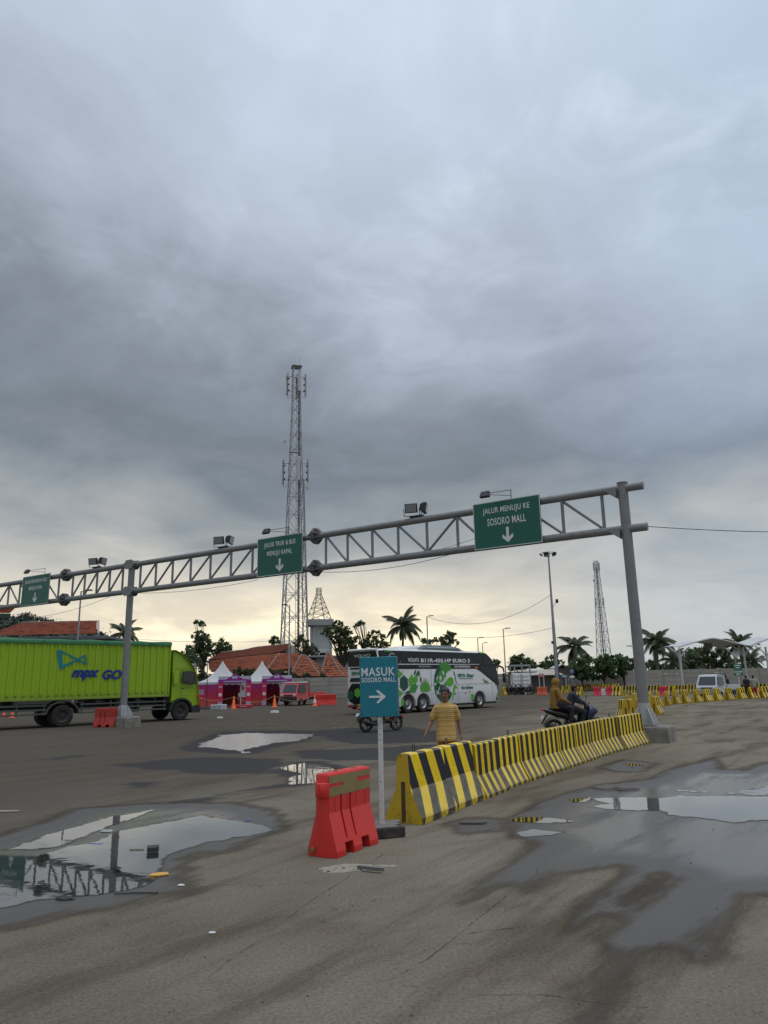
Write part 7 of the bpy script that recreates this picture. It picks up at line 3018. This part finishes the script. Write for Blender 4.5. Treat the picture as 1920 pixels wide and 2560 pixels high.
# U-turn sign and blue board, small red-white post sign
q = D(1429, 1679, 83)
t = thing('u_turn_sign', 'round blue U-turn sign on a thin post before the bushes', 'road sign', (q.x, 83, 0))
m = MB()
m.lathe([(0, -.02), (.30, -.02), (.32, 0), (.30, .02), (0, .02)], (0, 0, q.z), 20, 'y')
m.build('disc', P('blue sign', (.01, .05, .14), .4), t, True)
m = MB()
m.path([(-.1, -.03, q.z - .17), (-.1, -.03, q.z + .08), (-.05, -.03, q.z + .15), (.05, -.03, q.z + .15), (.1, -.03, q.z + .08), (.1, -.03, q.z - .12)], .03, 6)
m.build('arrow', LETTER, t)
m = MB()
m.box((.02, 0, q.z - .58), (.5, .02, .24), .004)
m.build('plate', LETTER, t)
m = MB()
m.tube((.03, .05, 0), (.03, .05, q.z), .03, .03, 6)
m.build('post', GALV, t)
q0, q1 = D(1383, 1699, 72), D(1402, 1711, 72)
t = thing('blue_board', 'blue information board on posts behind the hooded rider', 'sign', ((q0.x + q1.x) / 2, 72, 0))
m = MB()
m.box((0, 0, (q0.z + q1.z) / 2), (q1.x - q0.x, .05, q0.z - q1.z), .01)
pb = m.build('panel', P('blue board', (.008, .06, .30), .4), t)
for j in range(2):
    m = MB()
    m.box((0, -.028, q0.z - .14 - j * .17), (.5, .006, .06))
    m.build('printed_line', LETTER, pb)
m = MB()
for s in (-.3, .3):
    m.tube((s, .06, 0), (s, .06, q1.z), .04, .04, 6)
m.build('post', DARKSTEEL, t)
q = D(1353, 1688, 82)
t = thing('post_sign', 'red and white sign on two white posts near the container', 'sign', (q.x, 82, 0))
for s in (-.25, .25):
    m = MB()
    m.tube((s, 0, 0), (s, 0, q.z), .05, .05, 6)
    m.build('post', WST, t)
m = MB()
m.box((0, -.06, q.z), (.6, .04, .34), .01)
m.build('panel', P('red white sign', (.55, .25, .25), .5, 0, .3, 9), t)
# white container
q0, q1 = D(1281, 1683, 84), D(1325, 1683, 84)
t = thing('container', 'white corrugated container behind the parked motorcycles', 'container', ((q0.x + q1.x) / 2, 84, 0), R_(-6))
cw, chh = q1.x - q0.x, q0.z
m = MB()
m.box((0, 2.5, chh / 2), (cw, 5, chh), .03)
CWH = P('white container paint', (.74, .75, .76), .5, 0, .05, 3)
bd = m.build('body', CWH, t)
for k in range(5):
    for s in (-1, 1):
        m = MB()
        m.box((s * cw * .23, -.02, .35 + k * .42), (cw * .38, .05, .20), .02)
        m.build('rib', CWH, bd)
for s in (-.04, .04):
    m = MB()
    m.tube((s * cw, -.06, .1), (s * cw, -.06, chh - .1), .025, .025, 6)
    m.build('lock_rod', GALV, bd)
m = MB()
m.box((.2, 2.7, chh + .10), (cw + 1.2, 4.8, .10), .02)
m.build('roof_sheet', DARKSTEEL, t)
# stalls with pale sheet roofs
for k, (x0, x1, ytop, Y, lab, c) in enumerate(((1306, 1412, 1675, 92, 'stall with pale beige sheet roof right of the container', (.40, .36, .30)), (1330, 1384, 1672, 99, 'low shed with bright white roof behind the stall', (.62, .63, .64)), (1366, 1418, 1681, 97, 'low shed with blue awning behind the light mast', (.10, .28, .42)), (1380, 1432, 1662, 108, 'brick house with white gable roof behind the mast', (.55, .56, .56)), (1736, 1768, 1655, 118, 'small grey house with red tin roof beyond the right wall', (.30, .08, .06)))):
    a, c_ = D(x0, ytop, Y), D(x1, ytop, Y)
    w_ = c_.x - a.x
    t = thing('shed', lab, 'shed', ((a.x + c_.x) / 2, Y, 0))
    h = a.z
    m = MB()
    m.box((0, 2.2, (h - .5) / 2), (w_ * .9, 4, h - .5), .03)
    m.build('wall', P('shed wall %d' % k, ((.16, .14, .12), (.3, .3, .3), (.2, .2, .2), (.15, .12, .10), (.16, .19, .21))[k], .9, 0, .25, 1.5), t)
    m = MB()
    rm = P('sheet roof %d' % k, c, .6, 0, .12, 1, stain=tuple(v * .5 for v in c), stain_amt=.5, stain_scale=1.2)
    if k >= 3:
        m.loft([[(-w_ / 2, -.2, h - .75), (0, -.2, h + .1), (w_ / 2, -.2, h - .75), (w_ / 2, -.2, h - .85), (0, -.2, h), (-w_ / 2, -.2, h - .85)], [(-w_ / 2, 4.6, h - .75), (0, 4.6, h + .1), (w_ / 2, 4.6, h - .75), (w_ / 2, 4.6, h - .85), (0, 4.6, h), (-w_ / 2, 4.6, h - .85)]])
    else:
        for j in range(int(w_ / .8)):
            x_ = -w_ / 2 + j * .8
            m.loft([[(x_, -1.2, h - .7), (x_ + .78, -1.2, h - .7), (x_ + .78, -1.2, h - .64), (x_, -1.2, h - .64)], [(x_, 4.4, h), (x_ + .78, 4.4, h), (x_ + .78, 4.4, h + .06), (x_, 4.4, h + .06)]])
    m.build('roof', rm, t)
    for s in (-1, 1):
        m = MB()
        m.tube((s * w_ * .46, -1.0, 0), (s * w_ * .46, -1.0, h - .7), .05, .05, 6)
        m.build('post', WST, t)
# steel frame above the container
q0, q1 = D(1280, 1664, 88), D(1330, 1664, 88)
t = thing('steel_frame', 'grey open steel frame standing behind the container', 'frame', ((q0.x + q1.x) / 2, 89.5, 0))
for s in (-1, -.55, .2, 1):
    m = MB()
    m.box((s * (q1.x - q0.x) / 2, 0, q0.z / 2), (.16, .16, q0.z), .01)
    m.build('upright', GALV, t)
m = MB()
m.box((0, 0, q0.z), (q1.x - q0.x + .2, .18, .2), .01)
m.build('beam', GALV, t)
# parked motorcycles by the container
mc = scooter('dark parked motorcycle by the container, nearest the coach', (D(1277, 1735, 81).x, 81.2, 0), R_(205), BLKP, BLKP, TAIL, group='motorcycles parked by the container')
for k, (px_, py_, rz, lab) in enumerate(((1287, 1735, 200, 'dark parked motorcycle by the container, second from the coach'), (1298, 1735, 215, 'dark parked motorcycle by the container, third from the coach'), (1309, 1734.5, 205, 'dark parked motorcycle by the container, fourth from the coach'), (1318, 1734, 20, 'dark parked motorcycle by the container, farthest from the coach'), (1338, 1730, 80, 'motorcycle parked under the stall roof right of the container'))):
    c_ = copy_tree(mc)
    q = D(px_, py_, 81.3)
    c_.location = (q.x, 81.0 + .5 * (k % 2) if k < 4 else 86, 0)
    c_.rotation_euler = (0, 0, R_(rz))
    c_['label'] = lab
    c_['group'] = 'motorcycles parked by the container'
# poles and banner behind the left tents
q0, q1 = D(495, 1660, 84), D(521, 1668, 84)
t = thing('name_board', 'white lettered board on the wall behind the truck cab', 'sign', ((q0.x + q1.x) / 2, 78.2, 0))
zc2 = D(508, 1665, 78).z
m = MB()
m.box((0, 0, zc2), (1.5, .06, .55), .01)
pb = m.build('panel', P('white pink board', (.5, .47, .48), .6, 0, .2, 5), t)
m = MB()
m.box((.1, -.034, zc2), (.9, .006, .16))
m.build('printed_line', P('maroon print', (.2, .03, .06), .6), pb)
m = MB()
m.tube((0, .1, 0), (0, .1, zc2), .06, .06, 6)
m.build('post', DARKSTEEL, t)

# ================================================================== VEGETATION
LEAFM = {}


def leaf_mat(name, c, var=.35):
    if name in LEAFM:
        return LEAFM[name]
    m = bpy.data.materials.new(name)
    m.use_nodes = True
    T = NT(m.node_tree)
    b = T.n['Principled BSDF']
    pos = T.node('ShaderNodeTexCoord').outputs['Object']
    n = T.noise(pos, 1.1, 4, .6)
    ge = T.node('ShaderNodeNewGeometry')
    c_ = T.mix(n, tuple(v * (1 - var) for v in c), tuple(v * (1 + var) for v in c))
    c_ = T.mix(1.0, c_, T.ramp(ge.outputs['Random Per Island'], [(0, .65), (1, 1.4)]), 'MULTIPLY')
    T.put(b.inputs['Base Color'], c_)
    b.inputs['Roughness'].default_value = .6
    b.inputs['Specular IOR Level'].default_value = .3
    tl = T.node('ShaderNodeBsdfTranslucent')
    T.put(tl.inputs[0], c_)
    mxs = T.node('ShaderNodeMixShader', i_0=.5)
    T.l.new(b.outputs[0], mxs.inputs[1])
    T.l.new(tl.outputs[0], mxs.inputs[2])
    T.l.new(mxs.outputs[0], T.n['Material Output'].inputs[0])
    LEAFM[name] = m
    return m


G1 = leaf_mat('dark tree leaves', (.112, .150, .074))  # leaf colour lightened to stand in for haze over the far trees
G2 = leaf_mat('green bush leaves', (.095, .150, .066))
G3 = leaf_mat('dusty olive leaves', (.10, .11, .06))
GP_ = leaf_mat('palm leaflets', (.12, .14, .085))
BARK = P('tree bark', (.075, .062, .05), .9, 0, .3, 3, .5, 8)
PBARK = P('palm trunk', (.12, .105, .085), .9, 0, .3, 2, .8, 6)


def leaves(clumps, n, size, seed, elong=1.9):
    """many small leaf faces scattered through the clumps' volume"""
    rg_ = np.random.default_rng(seed)
    cs = np.array([c[:3] for c in clumps])
    rs = np.array([c[3] for c in clumps])
    w_ = rs ** 2
    idx = rg_.choice(len(clumps), n, p=w_ / w_.sum())
    d = rg_.normal(size=(n, 3))
    d /= np.linalg.norm(d, axis=1)[:, None]
    r = rs[idx] * np.minimum(np.abs(rg_.normal(0, .78, n)), 1.9)
    p = cs[idx] + d * r[:, None] * np.array([1, 1, .78])
    a = rg_.normal(size=(n, 3)) + d * .3
    a /= np.linalg.norm(a, axis=1)[:, None]
    b_ = np.cross(a, rg_.normal(size=(n, 3)))
    b_ /= np.linalg.norm(b_, axis=1)[:, None]
    s = size * rg_.uniform(.6, 1.4, n)[:, None]
    v = np.stack([p - a * s * elong / 2, p + b_ * s / 2, p + a * s * elong / 2, p - b_ * s / 2], 1).reshape(-1, 3)
    me = bpy.data.meshes.new('crown')
    me.from_pydata(v.tolist(), [], [(4 * i, 4 * i + 1, 4 * i + 2, 4 * i + 3) for i in range(n)])
    return me


def tree(lab, base, clumps, mat, n, size, seed, trunk_r=.22, group='trees behind the yard', name='tree', limbs=True):
    """clumps in world coordinates"""
    t = thing(name, lab, 'tree' if name != 'bush' else 'bush', (base[0], base[1], 0), 0, group)
    B = Vector((base[0], base[1], 0))
    loc = [(c[0] - B.x, c[1] - B.y, c[2], c[3]) for c in clumps]
    obj('crown', leaves(loc, n, size, seed), mat, t)
    zc_ = sum(c[2] for c in loc) / len(loc)
    m = MB()
    fork = Vector((0, 0, max(.6, zc_ * .45)))
    m.path([(0, 0, 0), (.08, 0, fork.z * .5), fork], [trunk_r * 1.3, trunk_r, trunk_r * .85], 8)
    m.build('trunk', BARK, t, True)
    m = MB()
    for k, c in enumerate(loc):
        if k % 9 and k % 3:
            continue
        q_ = Vector(c[:3])
        mid_ = fork.lerp(q_, .5) + Vector((0, 0, .25))
        m.path([fork - V(0, 0, .1), mid_, q_], [trunk_r * .55, trunk_r * .3, .02], 6)
    m.build('limbs', BARK, t, True)
    return t


def px_clumps(lst, Y, spread, seed):
    """(px, py, r_px) blobs seen at distance Y -> volume clumps"""
    r = random.Random(seed)
    out = []
    for px_, py_, rp in lst:
        p_ = D(px_, py_, Y)
        rad = rp * Y / 1850
        out.append((p_.x, Y + r.uniform(-spread, spread), p_.z, rad * .62))
        for _ in range(8):
            a = r.uniform(0, 2 * PI)
            f = r.uniform(.5, 1.15)
            out.append((p_.x + rad * f * math.cos(a), Y + r.uniform(-spread, spread), p_.z + rad * f * .85 * math.sin(a), rad * r.uniform(.16, .38)))
    return out


def T_(lab, lst, Y, mat, n, size, seed, basepx=None, **kw):
    n, size = int(n * (1.7 if kw.get('name') == 'bush' else 1.15)), size * .66
    cl_ = px_clumps(lst, Y, kw.pop('spread', 1.5), seed)
    bx = D(basepx if basepx else lst[0][0], 1700, Y).x
    tree(lab, (bx, Y), cl_, mat, n, size, seed, **kw)


T_('tall airy tree left of the hall with a stray top tuft', [(497, 1556, 9), (503, 1560, 7), (495, 1580, 6), (507, 1592, 13), (520, 1598, 12), (490, 1596, 9), (500, 1612, 16), (522, 1614, 13), (488, 1622, 16), (505, 1632, 20), (478, 1638, 16), (520, 1632, 14)], 100, G1, 3800, .32, 1, 506)
T_('low feathery tree close behind the truck cab', [(468, 1628, 12), (474, 1642, 15), (482, 1655, 16), (465, 1655, 12), (492, 1660, 14)], 92, G1, 1800, .30, 2, 478)
T_('round small tree left of the hall ridge', [(553, 1612, 13), (566, 1618, 13), (545, 1622, 12), (558, 1628, 14), (540, 1632, 8)], 104, G1, 1700, .32, 3, 555)
T_('little tree beside the tower leg', [(686, 1598, 9), (694, 1604, 8), (680, 1605, 7)], 112, G1, 700, .28, 4, 688)
T_('tree growing around the tower base', [(745, 1600, 9), (760, 1604, 10), (770, 1618, 13), (778, 1628, 14), (765, 1632, 13), (790, 1640, 10), (755, 1590, 6), (740, 1612, 7)], 114, G3, 1900, .30, 5, 766)
T_('leafy tree in front of the water tower', [(820, 1580, 12), (835, 1566, 12), (850, 1558, 8), (850, 1575, 15), (868, 1580, 12), (845, 1595, 16), (866, 1602, 16), (880, 1605, 12), (828, 1590, 9), (855, 1620, 17), (880, 1622, 13), (890, 1595, 7), (815, 1572, 6)], 105, G1, 5200, .30, 6, 857)
T_('wispy wind-bent tree left of the big palm', [(893, 1563, 6), (900, 1558, 6), (908, 1556, 5), (887, 1568, 4)], 108, G1, 420, .26, 7, 918)
T_('thin-leaved tree between water tower and palm', [(922, 1590, 8), (930, 1582, 6), (915, 1602, 8), (945, 1582, 7), (955, 1592, 8), (940, 1600, 10), (960, 1606, 9), (925, 1612, 11), (905, 1612, 8), (950, 1618, 11), (968, 1614, 7)], 106, G1, 2300, .26, 8, 938)
T_('spreading tree above the coach roof pod', [(1075, 1605, 8), (1090, 1600, 8), (1105, 1598, 8), (1118, 1590, 10), (1130, 1588, 9), (1135, 1600, 7), (1143, 1608, 5), (1110, 1608, 9), (1060, 1602, 8), (1125, 1604, 8)], 104, G1, 2600, .26, 9, 1105)
T_('dense round tree behind the steel frame', [(1290, 1655, 15), (1305, 1648, 14), (1318, 1655, 13), (1328, 1660, 11), (1280, 1665, 12), (1300, 1668, 16), (1322, 1672, 13), (1335, 1672, 8)], 112, G1, 4200, .34, 10, 1305)
T_('flat-topped tree left of the light mast', [(1356, 1662, 10), (1370, 1658, 11), (1383, 1656, 11), (1395, 1660, 10), (1362, 1672, 11), (1380, 1672, 13), (1378, 1643, 6), (1385, 1641, 5), (1370, 1645, 4)], 114, G2, 2900, .32, 11, 1378)
T_('broad green bush before the far wall, left of three', [(1440, 1666, 15), (1455, 1656, 15), (1470, 1650, 13), (1452, 1676, 17), (1470, 1672, 17), (1438, 1684, 12), (1462, 1690, 13), (1425, 1672, 10)], 94, G2, 5200, .27, 12, 1455, name='bush', group='bushes along the far wall', trunk_r=.12)
T_('broad green bush before the far wall, middle of three', [(1495, 1658, 15), (1510, 1650, 15), (1528, 1648, 14), (1500, 1674, 17), (1520, 1670, 18), (1488, 1688, 11), (1530, 1684, 12)], 95, G2, 5200, .27, 13, 1510, name='bush', group='bushes along the far wall', trunk_r=.12)
T_('broad green bush before the far wall, right of three', [(1545, 1650, 14), (1558, 1654, 14), (1572, 1658, 13), (1550, 1670, 17), (1568, 1674, 14), (1584, 1668, 9), (1560, 1686, 9)], 96, G2, 4400, .27, 14, 1560, name='bush', group='bushes along the far wall', trunk_r=.12)
T_('dark tree just right of the gantry post', [(1622, 1660, 12), (1636, 1662, 12), (1648, 1668, 11), (1630, 1676, 13), (1612, 1672, 10)], 112, G1, 2300, .3, 15, 1632)
T_('dark green tree under the left canopy', [(1700, 1650, 14), (1715, 1640, 16), (1730, 1636, 16), (1690, 1664, 13), (1712, 1662, 18), (1735, 1660, 16), (1675, 1668, 12)], 118, G2, 4600, .34, 16, 1712)
T_('tall dark tree behind the canopy span', [(1755, 1632, 15), (1775, 1626, 15), (1790, 1630, 15), (1760, 1652, 18), (1785, 1655, 18), (1805, 1645, 14), (1800, 1665, 14), (1770, 1675, 14)], 121, G1, 5200, .34, 17, 1780)
T_('dark hedge-like tree by the right palm', [(1820, 1655, 14), (1838, 1662, 14), (1855, 1668, 14), (1872, 1672, 13), (1825, 1676, 14), (1890, 1680, 10)], 124, G1, 3000, .34, 18, 1845)
T_('low bush behind the tent roofs', [(600, 1680, 12), (615, 1682, 12), (590, 1684, 10), (632, 1684, 11), (648, 1686, 8)], 82.5, G3, 1700, .2, 19, 612, name='bush', group='shrubs behind the tents', trunk_r=.05, spread=.5)
T_('sprawling shrub on the wall right of the tents', [(680, 1682, 10), (695, 1684, 11), (712, 1686, 11), (728, 1688, 9), (665, 1684, 7), (738, 1690, 6)], 81.8, G3, 1600, .2, 20, 702, name='bush', group='shrubs behind the tents', trunk_r=.05, spread=.4)
T_('shrub tuft on the wall below the pyramid roof', [(764, 1688, 7), (772, 1690, 6), (806, 1688, 7), (758, 1692, 5)], 81.6, G3, 600, .16, 21, 766, name='bush', group='shrubs behind the tents', trunk_r=.05, spread=.3)
T_('straggly bush behind the tent pole lamps', [(500, 1690, 13), (515, 1694, 12), (488, 1698, 10), (530, 1696, 10)], 77.5, G3, 1500, .18, 22, 505, name='bush', group='shrubs behind the tents', trunk_r=.05, spread=.4)
T_('small leafy shoot right of the coach roof end', [(1238, 1652, 5), (1246, 1656, 5), (1240, 1662, 5)], 70, G1, 260, .2, 23, 1242, name='bush', trunk_r=.04, spread=.3)
# thin bent stem of the wispy tree
q0, q1 = D(918, 1600, 108), D(896, 1556, 108)
m = MB()
m.path([(q0.x, 108, 0), (q0.x, 108, q0.z), (q0.x - .2, 108, (q0.z + q1.z) / 2 + .6), (q1.x, 108, q1.z)], [.1, .06, .04, .02], 6)
tag(m.build('bent_stem', BARK, None, True), 'thin wind-bent stem left of the big palm', 'stem')


# palms: every frond its own part
def frond_mesh(L, seed, droop, wind):
    r = random.Random(seed)
    m = MB()
    pts = []
    n = 14
    for i in range(n + 1):
        u_ = i / n
        pts.append(Vector((L * (u_ - .12 * u_ ** 3), wind * L * u_ ** 2 * .35, L * (.42 * u_ - droop * u_ ** 2.2))))
    m.path(pts, [.016 * (1 - .85 * i / n) for i in range(n + 1)], 5)
    for i in range(1, n * 5):
        u_ = .10 + .90 * i / (n * 5)
        k = min(n - 1, int(u_ * n))
        p_ = pts[k].lerp(pts[k + 1], u_ * n - k)
        d_ = (pts[k + 1] - pts[k]).normalized()
        sd_ = d_.cross(Vector((0, 0, 1))).normalized()
        ll = L * .24 * math.sin(PI * min(1, .15 + u_ * .88)) ** .7 * r.uniform(.8, 1.1)
        for s in (-1, 1):
            out = (sd_ * s * .75 + d_ * .6 + Vector((0, wind * .35, -.42 - .25 * u_))).normalized()
            tip = p_ + out * ll + Vector((0, 0, -ll * .30))
            mid_ = p_ + out * ll * .5
            w_ = d_ * .0085
            m.add([p_ - w_, p_ + w_, mid_ + w_ * 1.1, tip, mid_ - w_ * 1.1], [(0, 1, 2, 4), (4, 2, 3)])
    return m.mesh('frond', merge=False)


FR = [frond_mesh(1.0, k, (.55, .75, .95, .65, .85)[k], 0) for k in range(5)]


def palm(lab, px_, py_, Y, L, nfr, seed, lean=0.0, windrz=0.0, r=.2):
    c = D(px_, py_, Y)
    rr_ = random.Random(seed)
    t = thing('palm_tree', lab, 'palm tree', (c.x - lean, Y, 0), 0, 'coconut palms')
    m = MB()
    pts = [(0, 0, 0), (lean * .2, 0, c.z * .35), (lean * .6, 0, c.z * .7), (lean, 0, c.z)]
    m.path(pts, [r * 1.3, r, r * .85, r * .75], 10)
    m.build('trunk', PBARK, t, True)
    m = MB()
    for k in range(5):
        a = 2 * PI * k / 5
        m.sphere((lean + .22 * math.cos(a), .22 * math.sin(a), c.z - .25), .14, 8, 6)
    m.build('coconuts', P('green brown coconut', (.10, .085, .03), .6), t, True)
    for k in range(nfr):
        o_ = obj('frond', FR[k % 5], GP_, t, loc=(lean, 0, c.z))
        az = 2 * PI * k / nfr * 2.4 + rr_.uniform(-.25, .25)
        tilt = -R_(62) * (1 - (k / nfr)) + R_(38) * (k / nfr) + rr_.uniform(-.15, .15)
        # wind leans the whole crown
        M_ = Matrix.Rotation(windrz, 4, 'Y') @ Matrix.Rotation(az, 4, 'Z') @ Matrix.Rotation(tilt, 4, 'Y')
        o_.rotation_euler = M_.to_euler()
        s = L * rr_.uniform(.85, 1.1)
        o_.scale = (s, s, s)
    return t


palm('big coconut palm with windblown fronds behind the coach', 1008, 1566, 98, 3.4, 26, 1, .3, R_(-14))
palm('coconut palm right of the light mast above the bushes', 1436, 1618, 100, 3.1, 24, 2, .2, R_(6))
palm('tall coconut palm right of the gantry post', 1641, 1606, 104, 3.3, 26, 3, .3, R_(10), .24)
palm('coconut palm bending behind the canopies', 1846, 1612, 116, 3.6, 22, 4, -.4, R_(26), .24)
palm('low coconut palm left of the left canopy', 1682, 1650, 112, 2.9, 18, 5, .1, R_(8))
palm('coconut palm with drooping fronds under the right canopy', 1872, 1655, 112, 3.4, 20, 7, .2, R_(14))
palm('coconut palm behind the left gantry post', 311, 1584, 92, 2.6, 22, 6, .1, R_(-4))

# ================================================================== HILL
hv, hf = [], []
NXH, NYH = 170, 26
for j in range(NYH):
    for i in range(NXH):
        x = -760 + 700 * i / (NXH - 1)
        y = 420 + 330 * j / (NYH - 1)
        u_ = (x + 760) / 700
        prof = 62 * math.exp(-((x + 285) / 75) ** 2) * .50 + 60 * (1 / (1 + math.exp((x + 275) / 26)))
        prof = 60 / (1 + math.exp((x + 208) / 30)) * (1 + .08 * mnoise.noise(Vector((x * .012, 0, 3))))
        v_ = math.sin(PI * min(1, j / (NYH - 1) * .95))
        z = prof * v_ + 3.2 * mnoise.fractal(Vector((x * .045, y * .045, 1)), 1, 2, 4) * v_ - 2
        hv.append((x, y, z))
for j in range(NYH - 1):
    for i in range(NXH - 1):
        hf.append((j * NXH + i, j * NXH + i + 1, (j + 1) * NXH + i + 1, (j + 1) * NXH + i))
me = bpy.data.meshes.new('hill')
me.from_pydata(hv, [], hf)
HM = P('forested hillside', (.048, .062, .046), .95, 0, .35, .05, 1.0, .4)
hill = obj('hill', me, HM)
tag(hill, 'forested hill far behind the left building', kind='structure')
rg_ = random.Random(9)
cl_ = []
for _ in range(2600):
    k = rg_.randrange(len(hv))
    if hv[k][2] > 12 and -430 < hv[k][0] < -130:
        cl_.append((hv[k][0] + rg_.uniform(-4, 4), hv[k][1] + rg_.uniform(-4, 4), hv[k][2] + rg_.uniform(0, 2.5), rg_.uniform(2.2, 4.2)))
o = obj('hill_forest', leaves(cl_, 42000, 1.3, 30, 1.4), leaf_mat('hill forest leaves', (.062, .080, .058), .25))
tag(o, 'far forest covering the hill on the left', 'forest', kind='stuff')
